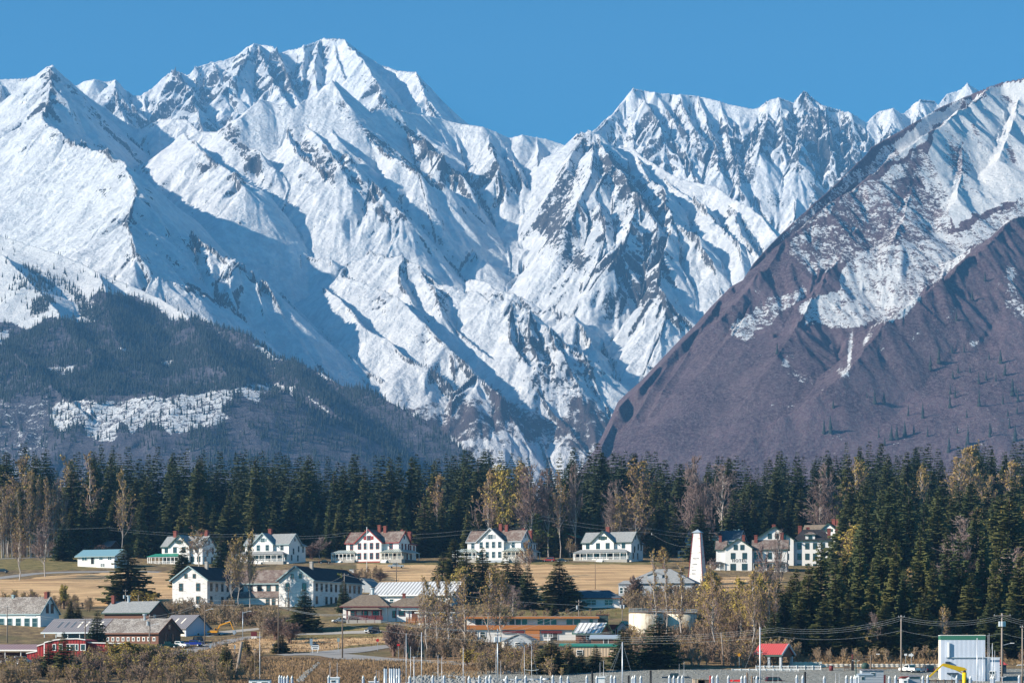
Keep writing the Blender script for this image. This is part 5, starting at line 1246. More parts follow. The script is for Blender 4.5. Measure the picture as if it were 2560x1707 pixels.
TREES = {}
def proto_tree(kind, crown, wood, mcrown, mwood, crown_name='crown'):
    r = empty('_', (0, -9999, 0))
    v, f = tri_mesh(crown); c = mesh_np(crown_name, v, f, mcrown, r)
    v, f = tri_mesh(wood); w = mesh_np('trunk', v, f, mwood, r)
    TREES.setdefault(kind, []).append((r, c.data, w.data, crown_name))
    for o in (c, w, r): bpy.data.objects.remove(o)
def plant(kind, name, loc, h, wscale=1.0, rot=None, label=None, cat='tree', group=None, rnd=random.Random(3), variant=None, h0=30.0):
    lst = TREES[kind]; _, cm, wm, cn = lst[variant if variant is not None else rnd.randrange(len(lst))]
    r = empty(name, loc, rnd.uniform(0, 6.28) if rot is None else rot, label, cat, group)
    s_ = h / h0; r.scale = (s_ * wscale, s_ * wscale, s_)
    for nm, me in ((cn, cm), ('trunk', wm)):
        o = bpy.data.objects.new(nm, me); COL.objects.link(o); o.parent = r
    return r
for i in range(6): proto_tree('spruce', spruce_tris(10 + i, 30, .165 + .012 * (i % 3), 54, 7, 4, .22 + .05 * (i % 2)), trunk_tris(30, .38), M_SPR, M_BARK)
for i in range(3): proto_tree('broad', spruce_tris(30 + i, 30, .20, 58, 8, 5, .10, .35), trunk_tris(30, .45), M_SPR, M_BARK)

# ---- leafless and budding broadleaf trees
def seg_tris(S, k=3):
    """S: N x 8 (p0, p1, r0, r1) -> tube triangles"""
    S = np.asarray(S, float); p0 = S[:, 0:3]; p1 = S[:, 3:6]; r0 = S[:, 6]; r1 = S[:, 7]
    d = p1 - p0; d /= np.linalg.norm(d, axis=1)[:, None] + 1e-9
    ref = np.where(np.abs(d[:, 2:3]) < .9, np.array([[0, 0, 1.0]]), np.array([[1.0, 0, 0]]))
    a = np.cross(d, ref); a /= np.linalg.norm(a, axis=1)[:, None]; b = np.cross(d, a)
    T = []
    for i in range(k):
        c0, s0, c1, s1 = math.cos(i * 6.283 / k), math.sin(i * 6.283 / k), math.cos((i + 1) * 6.283 / k), math.sin((i + 1) * 6.283 / k)
        A = p0 + (a * c0 + b * s0) * r0[:, None]; B = p0 + (a * c1 + b * s1) * r0[:, None]
        C = p1 + (a * c1 + b * s1) * r1[:, None]; D = p1 + (a * c0 + b * s0) * r1[:, None]
        T.append(np.stack([A, B, C], 1)); T.append(np.stack([A, C, D], 1))
    return np.concatenate(T)
def broadleaf(seed, h=20.0, stems=1, spread=0.30, nbr=26, up=0.9, buds=1, bud=0.16, tw=0.035, start=0.28, sub=7):
    rng = np.random.default_rng(seed); thick = []; thin = []; ends = []
    for s in range(stems):
        a = rng.uniform(0, 6.28); ln = rng.uniform(.05, .22) if stems > 1 else rng.uniform(0, .04)
        H = h * rng.uniform(.75, 1.0) if stems > 1 else h
        P_ = [np.array([math.cos(a) * .3, math.sin(a) * .3, -1.0]) if stems > 1 else np.array([0, 0, -1.0])]
        n = 7
        for i in range(n):
            q = (i + 1) / n
            P_.append(np.array([math.cos(a) * ln * H * q + rng.normal(0, .012) * H, math.sin(a) * ln * H * q + rng.normal(0, .012) * H, H * q]))
        r = h * .0105 * (1.0 if stems == 1 else .7)
        for i in range(n): thick.append([*P_[i], *P_[i + 1], r * (1 - i / n) + .03, r * (1 - (i + 1) / n) + .03])
        nb = nbr // (1 if stems == 1 else 2)
        for b in range(nb):
            q = start + (1 - start) * (b + rng.uniform(0, 1)) / nb; q = min(q, .98)
            i = int(q * n); f = q * n - i; p = P_[i] * (1 - f) + P_[i + 1] * f
            L = h * spread * (1.15 - .85 * q) * rng.uniform(.6, 1.15); aa = rng.uniform(0, 6.28)
            d = np.array([math.cos(aa), math.sin(aa), up * rng.uniform(.6, 1.4)]); d /= np.linalg.norm(d)
            pts = [p]; dd = d.copy()
            for k in range(3):
                dd = dd + np.array([rng.normal(0, .16), rng.normal(0, .16), .18]); dd /= np.linalg.norm(dd); pts.append(pts[-1] + dd * L / 3)
            for k in range(3): (thick if k == 0 else thin).append([*pts[k], *pts[k + 1], .09 * (1 - k * .3), .06 * (1 - k * .3)])
            for t_ in range(sub):
                qq = rng.uniform(.25, 1) * 3; k = min(2, int(qq)); g = qq - k; p2 = pts[k] * (1 - g) + pts[k + 1] * g
                d2 = dd + rng.normal(0, .55, 3) + np.array([0, 0, .25]); d2 /= np.linalg.norm(d2); L2 = L * rng.uniform(.2, .45)
                e2 = p2 + d2 * L2; thin.append([*p2, *e2, tw, tw * .6])
                for v in range(4):
                    p3 = p2 + d2 * L2 * rng.uniform(.2, 1); d3 = d2 + rng.normal(0, .6, 3); d3 /= np.linalg.norm(d3); e3 = p3 + d3 * L2 * rng.uniform(.3, .7)
                    thin.append([*p3, *e3, tw * .7, tw * .35]); ends += [e3, (p3 + e3) / 2]
                ends.append(e2)
    wood = seg_tris(thick, 4); twigs = seg_tris(thin, 3)
    tr = None
    if buds:
        E = np.array(ends); E = E[rng.random(len(E)) < buds]; m = len(E)
        A = E + rng.normal(0, bud, (m, 3)); B = E + rng.normal(0, bud, (m, 3)); C = E + rng.normal(0, bud, (m, 3))
        tr = np.stack([A, B, C], 1)
    return wood, twigs, tr
def proto_broad(kind, mleaf, mtwig, mwood, seeds, h0=20.0, **kw):
    for sd in seeds:
        wood, twigs, buds = broadleaf(sd, h=h0, **kw)
        if buds is not None:
            T = np.concatenate([twigs, buds]); mi = np.concatenate([np.zeros(len(twigs)), np.ones(len(buds))]).astype(np.int32)
            v, f = tri_mesh(T); c = mesh_np('crown', v, f, [mtwig, mleaf], matidx=mi)
        else:
            v, f = tri_mesh(twigs); c = mesh_np('crown', v, f, mtwig)
        v, f = tri_mesh(wood); w = mesh_np('trunk', v, f, mwood)
        TREES.setdefault(kind, []).append((None, c.data, w.data, 'crown'))
        bpy.data.objects.remove(c); bpy.data.objects.remove(w)
proto_broad('yellow', M_YEL, M_TWIG, M_PALE, (1, 2, 3), buds=1, bud=.21, spread=.40, up=1.0, nbr=34, sub=9, tw=.05)
proto_broad('ochre', M_OCH, M_TWIG, M_PALE, (4, 5, 6), buds=.6, bud=.17, spread=.40, up=.9, nbr=34, sub=9, tw=.055, start=.22)
proto_broad('bare', None, M_TWIG, M_PALE, (7, 8), buds=0, spread=.44, up=.9, nbr=34, tw=.075, sub=10, start=.2)
proto_broad('green', M_GRN, M_TWIGB, M_BARK, (9,), buds=.9, bud=.3, spread=.5, up=.7, nbr=30, start=.1, sub=9)
proto_broad('birch', M_OCH, M_TWIG, M_PALE, (11, 12, 13), buds=.4, bud=.13, spread=.22, up=1.3, nbr=28, start=.25, tw=.055, sub=8)
proto_broad('ybush', M_YEL, M_TWIGB, M_TWIGB, (21, 22, 23), h0=6, stems=9, buds=.9, bud=.10, spread=.35, up=1.8, nbr=16, start=.15, sub=5, tw=.02)
proto_broad('bbush', M_TWIGB, M_TWIG, M_TWIGB, (24, 25, 26), h0=6, stems=9, buds=.5, bud=.08, spread=.38, up=1.4, nbr=16, start=.15, sub=5, tw=.03)
proto_broad('obush', M_OCH, M_TWIG, M_TWIGB, (27, 28), h0=6, stems=9, buds=.6, bud=.09, spread=.36, up=1.6, nbr=16, start=.15, sub=5, tw=.025)

RND = random.Random(77)
def tree_at(kind, name, px, base, top, hw, label, h0, wr, Y=None, cat='tree', group=None):
    """base and top rows in the picture give place and height; hw its half width"""
    if Y is None and base < 1396: Y = 834.0 + (px * 7 % 5)
    p = G(px, base) if Y is None else on(px, Y)
    m = p.y / F; h = (base - top) * m if Y is None else (HY - top) * m + ZC - p.z
    ws = (hw * m) / (h * wr) if hw else 1.0
    return plant(kind, name, p, h, ws, label=label, cat=cat, group=group, rnd=RND, h0=h0)

# --- named conifers in the village
for px, b, t_, hw, lab in [
 (320,1508,1360,54,'very broad dark spruce standing alone at the right end of the dry field'),(158,1402,1308,24,'dark spruce left of the turquoise roofed house'),(455,1470,1368,30,'spruce rising just left of the nearer barracks roof'),
 (552,1440,1335,20,'narrow spruce seen above the black roof of the nearer barracks'),(762,1577,1470,34,'round spruce with a bare lower trunk in front of the second barracks'),(859,1532,1448,15,'slim spruce at the right corner of the second barracks'),
 (701,1632,1588,17,'small spruce beside the wooden pole and blue sign'),(566,1686,1602,20,'spruce on the brushy bank beside a leaning dead trunk'),(613,1640,1592,15,'small bushy spruce below the climbing road'),(243,1632,1524,27,'spruce standing in front of the old barn left end'),
 (122,1690,1597,24,'left one of the spruces in front of the red building'),(160,1692,1577,24,'right one of the spruces in front of the red building'),(1138,1482,1345,38,'tall dark spruce left of the white duplex with dark trim'),(1207,1484,1365,32,'dark spruce in front of the duplex with dark trim'),
 (1110,1480,1378,30,'lower dark spruce at the left edge of the mid field clump'),(1166,1502,1372,34,'bushy dark spruce in the middle of the mid field clump'),(1238,1504,1402,26,'short dark spruce in the gap right of the mid field clump'),(1268,1506,1380,28,'dark spruce beside the slender ochre tree'),(1318,1522,1412,28,'low dark spruce left of the broad field spruce'),(1428,1522,1440,24,'dark spruce touching the hip roofed house'),
 (1290,1504,1392,26,'dark spruce just right of the duplex with dark trim'),(1398,1524,1398,48,'broad dark spruce below the dry field left of the flagless pole'),(1752,1408,1262,36,'tall spruce right behind the drying tower'),(1385,1542,1502,11,'tiny spruce on the bank above the orange building'),
 (1648,1668,1538,50,'large broad spruce near the gravel lot with sweeping lower branches'),(1558,1672,1565,36,'spruce behind the thick boat mast'),(1378,1682,1600,38,'dark broad spruce left of the tan warehouse wall'),(1425,1682,1612,22,'spruce covering the left end of the tan warehouse'),
 (1455,1680,1628,18,'small spruce in front of the tan wall'),(1490,1678,1610,20,'olive tinted spruce in front of the tan wall'),(176,1552,1500,13,'dark small spruce left of the hall with the round vent'),(197,1552,1510,11,'smaller one of the twin spruces behind the open shed'),(1790,1402,1340,13,'narrow spruce between the tower and the hotel roofs')]:
    tree_at('broad' if hw * 2.6 > (b - t_) else 'spruce', 'spruce_tree', px, b, t_, hw, lab, 30.0, .125)

# --- broadleaf trees in the village
for k, px, b, t_, hw, lab in [
 ('ochre',48,1450,1312,27,'ochre budding tree on the lawn left of the bare tree'),('bare',113,1442,1318,26,'bare tree on the lawn with pale lilac twigs'),('ochre',305,1388,1190,24,'tall slender budding tree above the turquoise roof'),('bare',146,1385,1215,20,'tall bare tree right of the birch grove'),
 ('ochre',497,1420,1325,34,'wide ochre budding tree hiding the left officers house'),('ochre',598,1522,1352,26,'tall budding tree between the two barracks, its left stem'),('ochre',625,1522,1340,26,'tall budding tree between the two barracks, its right stem'),('ochre',578,1524,1370,22,'bent budding tree covering the side wall of the nearer barracks'),
 ('bare',800,1392,1345,20,'small bare tree right of the pale blue trimmed house'),('ochre',1222,1345,1192,34,'golden budding tree behind the duplex with dark trim'),('yellow',1256,1345,1185,28,'widest yellow budding tree behind the duplex with dark trim'),
 ('bare',1330,1345,1182,34,'bare lilac tree right of the yellow trees'),('bare',1372,1350,1190,30,'bare tree with white trunk left of the white house with one chimney'),('ochre',1400,1350,1200,24,'brownish thin tree beside the dark forest gap'),('green',1342,1375,1296,26,'rounded fresh green tree behind the duplex with dark trim'),
 ('ochre',1548,1335,1245,30,'golden budding tree left of the chimney house gable'),('ochre',1590,1335,1232,34,'taller golden budding tree above the white house with one chimney'),('ochre',1318,1445,1360,22,'slender ochre tree beside the duplex with dark trim'),('ochre',1425,1400,1350,14,'small ochre tree left of the open field house'),
 ('yellow',1155,1505,1425,24,'yellow budding tree in front of the tall dark spruce'),('ochre',1065,1648,1462,26,'tall thin budding tree over the restaurant right end'),('ochre',1092,1640,1450,28,'second tall thin tree over the restaurant annex'),('ochre',1120,1640,1455,28,'budding tree between annex and orange building'),
 ('ochre',1160,1632,1440,30,'tall budding tree at the left end of the orange building'),('ochre',1222,1622,1432,34,'wide budding tree in front of the orange building'),('ochre',1252,1618,1440,30,'budding tree in front of the orange window row'),
 ('bare',1280,1560,1470,24,'bare lilac shrub tree behind the orange building'),('birch',1640,1622,1385,20,'tall birch with dark trunk left of the storage tanks centre'),('birch',1668,1618,1392,16,'tall birch in front of the grey blue house'),('birch',1700,1612,1420,22,'pale birch in front of the second tank'),
 ('bare',1912,1600,1378,22,'tall bare pale tree in front of the hotel'),('bare',1950,1560,1345,18,'bare white tree at the right side of the hotel'),('bare',2050,1340,1212,42,'wide bare pinkish tree above the upper right house'),('yellow',2086,1345,1248,26,'yellow budding tree behind the upper right house'),
 ('ochre',2120,1345,1235,18,'brown thin tree right of the yellow one behind the houses'),('yellow',2440,1420,1302,24,'pale yellow tree standing among the right hand spruces'),('ochre',2300,1300,1180,30,'ochre tree rising among the dark forest on the right'),('yellow',2140,1600,1455,20,'olive yellow tree among the spruces right of the pavilion'),
 ('ochre',2280,1590,1430,30,'brown budding tree between dark spruces on the right slope'),('ochre',2390,1600,1490,34,'rusty brown tree above the green banded building'),('ochre',2355,1640,1525,24,'olive brown small tree left of the green banded building'),('bare',1530,1345,1280,16,'small bare tree left of the golden pair'),('bare',1785,1448,1400,14,'bare shrub tree at the hotel corner'),
 ('bare',2190,1640,1540,22,'grey bare tree above the white rail right of the pavilion'),('green',850,1500,1440,10,'small leafy tree beside the second barracks eave')]:
    tree_at(k, 'budding_tree' if k != 'bare' else 'bare_tree', px, b, t_, hw, lab, 20.0, {'yellow': .16, 'ochre': .20, 'bare': .19, 'green': .22, 'birch': .11}[k])
for i in range(26):
    px = RND.uniform(-10, 165); b = RND.uniform(1372, 1395)
    tree_at('birch', 'birch_tree', px, b, RND.uniform(1165, 1265) if px > 60 else RND.uniform(1215, 1270), RND.uniform(11, 18), 'slender pale birch in the dense grove at the upper left', 20.0, .11, group='birch grove at the upper left')
for i in range(12):
    px = RND.uniform(1765, 1945); b = RND.uniform(1590, 1650)
    tree_at(RND.choice(['birch', 'ochre', 'birch', 'yellow']), 'birch_tree', px, b, RND.uniform(1425, 1500), RND.uniform(14, 24), 'thin budding birch on the slope below the hotel', 20.0, .125, group='birches on the slope below the hotel')
for i in range(9):
    px = RND.uniform(1000, 2600); b = RND.uniform(1330, 1380)
    if 1120 < px < 1420 or 1690 < px < 2140: b = RND.uniform(1325, 1340)
    tree_at(RND.choice(['bare', 'ochre', 'bare']), 'bare_tree', px, b, b - RND.uniform(100, 170), RND.uniform(14, 24), 'thin leafless tree at the front edge of the dark forest', 20.0, .15, Y=RND.uniform(834, 840), group='leafless trees along the forest edge')

# --- forest belt
HOUSE_PX = []
def top_row(px):   # height of the forest skyline in the photograph
    return float(np.interp(px, [0, 300, 500, 900, 1100, 1200, 1330, 1480, 1600, 1700, 1900, 2100, 2300, 2560], [1112, 1112, 1122, 1135, 1140, 1120, 1138, 1108, 1125, 1150, 1140, 1105, 1108, 1100]))
n_spr = 33
front = []
for i in range(112):       # rows that show: from just behind the houses up the hill
    px = -40 + 2660 * (i + RND.uniform(-.45, .45)) / 112
    front.append((px, RND.uniform(838, 868), RND.uniform(17, 27)))
for i in range(52):
    px = -40 + 2660 * (i + RND.uniform(-.5, .5)) / 52
    front.append((px, RND.uniform(880, 935), None))
for px, Y, h in front:
    if 1195 < px < 1310 and Y < 870 or 1530 < px < 1620 and Y < 870 or px < 165 and Y < 870: Y += 45
    p = on(px, Y)
    if h is None: h = min(36, max(20, (HY - top_row(px) - RND.uniform(-14, 85)) / F * Y + ZC - p.z))
    plant('spruce' if RND.random() < .75 else 'broad', 'spruce_tree', p, h, RND.uniform(1.0, 1.55), label='dark spruce in the dense forest belt behind the houses', cat='tree', group='spruces of the forest belt', rnd=RND)
    n_spr += 1
for i in range(13):
    px = RND.choice([RND.uniform(-20, 500), RND.uniform(900, 1420), RND.uniform(1560, 2560), RND.uniform(2100, 2560)]); Y = RND.uniform(850, 925); p = on(px, Y)
    h = (HY - top_row(px) - RND.uniform(15, 70)) / F * Y + ZC - p.z
    plant(RND.choice(['ochre', 'ochre', 'bare', 'birch']), 'budding_tree', p, max(14, h), RND.uniform(.9, 1.3), label='ochre budding tree standing inside the dark forest belt', cat='tree', group='budding trees inside the forest belt', rnd=RND, h0=20.0)
rights = [(1945,1612,1446),(1962,1628,1482),(1936,1640,1528),(1992,1604,1418),(1975,1605,1440),(1998,1615,1452),(2022,1622,1405),(2052,1612,1352),(2088,1628,1400),(2110,1600,1372),(2150,1620,1340),(2180,1632,1400),(2205,1600,1325),(2240,1610,1345),(2262,1630,1420),(2300,1615,1330),(2335,1622,1400),(2368,1600,1335),(2400,1615,1330),(2430,1628,1430),(2455,1610,1330),(2490,1620,1360),(2520,1610,1325),(2550,1630,1380),
 (2000,1632,1500),(2060,1636,1490),(2120,1636,1480),(2215,1640,1500),(2310,1638,1480),(2480,1640,1480),(2530,1645,1500),(2575,1630,1400),(2580,1600,1320)]
for px, b, t_ in rights:
    tree_at('broad', 'spruce_tree', px, b, t_, RND.uniform(30, 42), 'large dark spruce on the lower right hillside', 30.0, .14, group='large spruces on the lower right hillside'); n_spr += 1
for i in range(max(0, 299 - n_spr - 1)):
    px = RND.uniform(2110, 2610); Y = RND.uniform(600 if px > 2160 else 690, 832); p = on(px, Y)
    plant('broad' if i % 3 else 'spruce', 'spruce_tree', p, RND.uniform(19, 33), RND.uniform(1.2, 1.8), label='dark spruce higher up the right hillside', cat='tree', group='spruces higher up the right hillside', rnd=RND)

for i in range(16):
    px = RND.uniform(2120, 2590); p = on(px, RND.uniform(540, 760))
    plant(RND.choice(['ochre', 'yellow', 'bare', 'ochre']), 'budding_tree', p, RND.uniform(14, 24), RND.uniform(1.2, 1.7), label='budding brown tree tucked between the spruces of the right hillside', cat='tree', group='budding trees on the right hillside', rnd=RND, h0=20.0)
def scatter_mesh(name, protos, pts, mats, label, cat='plants'):
    """one mesh holding many small plants: protos = triangle arrays of unit height, pts = rows x, y, z, height, width, variant"""
    out = []; mi = []
    for (x, y, z, h, w, k) in pts:
        T, I = protos[int(k)]
        a = (x * 12.9898 + y * 78.233) % 6.283; c, s = math.cos(a), math.sin(a)
        Q = T * np.array([w, w, h]); X = Q[..., 0] * c - Q[..., 1] * s; Y_ = Q[..., 0] * s + Q[..., 1] * c
        out.append(np.stack([X + x, Y_ + y, Q[..., 2] + z], -1)); mi.append(I)
    T = np.concatenate(out); v, f = tri_mesh(T.astype(np.float32))
    o = mesh_np(name, v, f, mats, matidx=np.concatenate(mi))
    return tag(o, label, cat, kind='stuff')
rng = np.random.default_rng(9)
prot = []
for i in range(3):
    T = spruce_tris(60 + i, 1.0 * 30, .17, 34, 6, 2) / 30.0; prot.append((T, np.zeros(len(T), np.int32)))
pts = []
for i in range(430):
    px = rng.uniform(-60, 2630); Y = rng.uniform(905, 1058); x = (px - CX) / F * Y; z = gz(x, Y)
    top = (HY - top_row(px) - rng.uniform(-12, 62)) / F * Y + ZC
    h = float(np.clip(top - z, 16, 36)); pts.append((x, Y, z, h, h * rng.uniform(1.0, 1.6), rng.integers(0, 3)))
t = NT("far_spruce"); MFS = t.fin(t.mix(t.noise(0.06, 4, 0.7), (0.036, 0.056, 0.030), (0.088, 0.102, 0.042)), 0.85)
scatter_mesh("forest", prot, pts, [MFS], "dense dark spruce forest on the rise behind the front trees", 'forest')

# --- bushes one can tell apart
n_b = 0
for k, px, b, t_, hw, lab in [
 ('ybush',285,1668,1610,26,'bright yellow willow bush right of the red building'),('ybush',322,1662,1604,28,'largest yellow willow bush below the long barn'),('ybush',352,1660,1612,24,'yellow willow bush beside the pole below the barn'),('obush',165,1690,1640,24,'ochre bush in front of the red building'),
 ('ybush',1168,1665,1625,20,'yellow bush at the end of the lower road'),('ybush',1200,1668,1632,18,'yellow bush right of the lower road end'),('bbush',230,1700,1648,30,'purple brown bush below the red building'),('ybush',345,1516,1478,24,'yellow bush right of the broad field spruce'),('ybush',380,1516,1482,20,'yellow bush left of the nearer barracks'),
 ('bbush',835,1460,1428,26,'brown bush above the small grey roofed shed'),('bbush',880,1456,1432,28,'wide brown bush on the field edge'),('bbush',950,1452,1430,22,'low brown bush left of the flagless pole in the field'),('obush',60,1515,1490,24,'olive bush at the lower field edge'),('bbush',85,1520,1486,20,'grey bush behind the white building with old shingles'),
 ('ybush',160,1522,1462,14,'tall thin yellow bush behind the white building chimney'),('bbush',690,1600,1540,34,'lilac bare thicket left of the round spruce'),('bbush',725,1608,1555,28,'bare bush below the round spruce'),('bbush',620,1560,1528,30,'purple brown bush by the excavator yard'),('bbush',1590,1500,1440,26,'bare grey bush by the dark blue hipped roof'),
 ('bbush',985,1640,1560,30,'tangled dark bush behind the stop sign'),('bbush',1020,1645,1570,28,'dark bush beside the lower road sign'),('obush',1500,1395,1340,14,'ochre bush left of the hydro pole'),('obush',1660,1420,1370,26,'wide bare bush right of the white house with one chimney'),('obush',1790,1470,1440,20,'golden bush at the foot of the hotel'),('bbush',255,1400,1360,20,'dark bush behind the turquoise roof'),
 ('bbush',780,1392,1362,24,'pale bare shrub between the two officers houses on the left'),('bbush',1000,1395,1375,18,'bare shrub right of the red trimmed duplex')]:
    tree_at(k, 'bush', px, b, t_, hw, lab, 6.0, .24, cat='bush')
# --- thickets nobody could count
def bush_proto(seed, stems, leaf, up=1.5):
    w, tw_, bd = broadleaf(seed, h=5.0, stems=stems, buds=.32 if leaf else .12, bud=.09, spread=.4, up=up, nbr=10, start=.08, sub=4, tw=.04)
    T = np.concatenate([w, tw_, bd]) / 5.0; I = np.concatenate([np.zeros(len(w) + len(tw_)), np.full(len(bd), leaf)]).astype(np.int32)
    return T, I
BP = [bush_proto(100 + i, 5, l) for i, l in enumerate((0, 1, 2, 0, 1, 2))]
pts = []
def thicket(poly, n, h0, h1, kinds):
    n = int(n * 1.8)
    poly = np.array(poly, float); lo = poly.min(0); hi = poly.max(0); c = 0
    while c < n:
        px, py = rng.uniform(lo[0], hi[0]), rng.uniform(lo[1], hi[1])
        if not poly_mask(np.array([[px]]), np.array([[py]]), poly)[0, 0]: continue
        p = G(px, py); h = rng.uniform(h0, h1); pts.append((p.x, p.y, p.z, h, h * rng.uniform(1.2, 2.0), rng.choice(kinds))); c += 1
dk, ye, oc = [0, 3], [1, 4], [2, 5]
thicket([(-20,1668),(120,1680),(380,1665),(560,1655),(600,1700),(560,1712),(-20,1712)], 150, 2.0, 4.2, dk * 3 + oc * 2 + ye * 3)
thicket([(170,1662),(400,1652),(460,1672),(180,1690)], 45, 2.5, 5, ye * 3 + oc * 2 + dk)
thicket([(440,1650),(650,1645),(660,1700),(480,1700)], 60, 1.5, 3.5, oc * 2 + ye + dk)
thicket([(380,1528),(600,1528),(690,1545),(700,1568),(560,1566),(500,1560),(400,1545)], 110, 2, 4.5, dk * 3 + oc)
thicket([(640,1560),(750,1560),(740,1600),(650,1598)], 30, 1.5, 3.5, dk)
thicket([(960,1600),(1180,1575),(1190,1650),(1120,1652),(980,1642)], 120, 2, 5, dk * 3 + oc)
thicket([(1160,1625),(1430,1640),(1420,1690),(1200,1685)], 110, 1.5, 4, oc * 2 + dk * 2 + ye)
thicket([(1560,1605),(1980,1570),(2000,1660),(1900,1668),(1580,1672)], 190, 2.2, 5, dk * 4 + oc * 2)
thicket([(1740,1500),(1980,1500),(1980,1590),(1740,1600)], 120, 3, 6, oc * 3 + ye + dk)
thicket([(1560,1500),(1740,1490),(1740,1530),(1570,1530)], 40, 2.5, 5, oc + dk)
thicket([(2020,1625),(2420,1620),(2600,1640),(2600,1652),(2040,1656)], 110, 1.2, 3.0, dk * 2 + oc)
thicket([(1980,1560),(2600,1560),(2600,1640),(1980,1640)], 110, 3, 6, dk * 2 + oc * 2)
thicket([(820,1436),(960,1432),(980,1454),(850,1458)], 34, 1.5, 3, dk + oc)
thicket([(-20,1500),(120,1500),(230,1512),(230,1530),(-20,1520)], 50, 1.5, 3.5, dk + oc + ye)
thicket([(1180,1535),(1560,1532),(1565,1545),(1190,1545)], 40, .8, 1.8, oc + dk)
thicket([(0,1378),(250,1378),(250,1392),(0,1395)], 60, 2, 5, dk)
thicket([(540,1378),(1000,1382),(1000,1392),(560,1396)], 70, 2, 5, dk)
thicket([(1320,1375),(1700,1378),(1700,1392),(1330,1392)], 50, 2, 5, dk + oc)
t = NT("thicket_twigs"); n_ = t.noise(0.03, 4, 0.6); c_ = t.mix(t.sstep(n_, .35, .65), (0.20, 0.135, 0.11), (0.42, 0.32, 0.20)); MT0 = t.fin(t.mix(t.noise(1.2, 3, .7), c_, (0.24, 0.17, 0.12)), 0.9)
scatter_mesh("brush", BP, pts, [MT0, M_YEL, M_OCH], "tangle of leafless brush and willow scrub across the banks", 'brush')
# --- dry grass tufts
gp = []
def tufts(poly, n, h0, h1):
    poly = np.array(poly, float); lo = poly.min(0); hi = poly.max(0)
    px = rng.uniform(lo[0], hi[0], n * 3); py = rng.uniform(lo[1], hi[1], n * 3)
    ok = poly_mask(px, py, poly); px, py = px[ok][:n], py[ok][:n]
    for a_, b_ in zip(px[:n], py[:n]): gp.append((a_, b_, rng.uniform(h0, h1)))
tufts([(560,1640),(1200,1655),(1200,1700),(1030,1690),(980,1712),(560,1712)], 5200, .3, .75)
tufts([(540,1596),(960,1590),(960,1615),(700,1634),(540,1640)], 900, .3, .8)
tufts([(2020,1636),(2420,1636),(2600,1650),(2600,1660),(2020,1664)], 900, .5, 1.1)
tufts([(380,1615),(560,1600),(560,1650),(400,1650)], 500, .3, .8)
tufts([(-20,1655),(130,1660),(100,1700),(-20,1712)], 500, .3, .8)
tufts([(1180,1675),(1180,1640),(1440,1655),(1440,1680)], 1200, .4, .9)
T_ = []
Yg = np.arange(425, 1000, 1.5)
for a_, b_, h in gp:
    p = G(a_, b_, 425, 700)
    for j in range(5):
        an = rng.uniform(0, 6.28); w = .07 + .05 * rng.random(); o_ = np.array([p.x + rng.uniform(-.7, .7), p.y + rng.uniform(-.7, .7), p.z - .1]); d_ = np.array([math.cos(an), math.sin(an), 0]) * w
        T_.append([o_ - d_, o_ + d_, o_ + np.array([rng.normal(0, .25) * h, rng.normal(0, .25) * h, h * rng.uniform(.6, 1.1)])])
v, f = tri_mesh(np.array(T_)); t = NT("dry_grass"); n_ = t.noise(0.05, 4, 0.65)
go = mesh_np("grass", v, f, t.fin(t.mix(t.noise(1.5, 2, .6), t.mix(t.sstep(n_, .35, .65), (0.20, 0.12, 0.06), (0.42, 0.28, 0.14)), (0.16, 0.11, 0.06)), .9)); tag(go, "tall dry russet grass on the banks and verges", 'grass', kind='stuff')
# ================================================================ poles and wires
POLES = {}
def utility_pole(px, base, top, label, arms=((0.5, 2.4),), tf=0, mat=None, r=.14, lamp=0, Y=None, lean=0.0, rot=None):
    p = G(px, base) if Y is None else P(px, base, Y); m = p.y / F; h = (base - top) * m
    root = empty('utility_pole', p, 0 if rot is None else rot, label, 'pole', None)
    MB().cyl((0, 0, -1), (lean * h, 0, h), r * 1.15, r * .8, 8).build('mast', mat or W['pole'], root, True)
    for dz, w in arms:
        MB().box(-w / 2, w / 2, -.08 - r, -r, h - dz - .07, h - dz + .07).build('crossarm', W['pole'], root)
        for sx in (-.45, 0, .45): MB().cyl((sx * w, -.04 - r, h - dz + .07), (sx * w, -.04 - r, h - dz + .3), .05, .04, 6).build('insulator', W['silver'], root)
    for k in range(tf): s_ = (-1, 1, 0)[k]; MB().cyl((s_ * .45, -.3 if s_ == 0 else -.05, h - 2.6), (s_ * .45, -.3 if s_ == 0 else -.05, h - 1.6), .27, .27, 10).build('transformer', W['silver'], root)
    if lamp: b = MB(); b.cyl((0, 0, h * lamp), (1.7, -.3, h * lamp + .5), .05); b.build('lamp_arm', W['steel'], root); MB().box(1.6, 2.3, -.45, -.2, h * lamp + .42, h * lamp + .56).build('lamp_head', W['wt'], root)
    return root
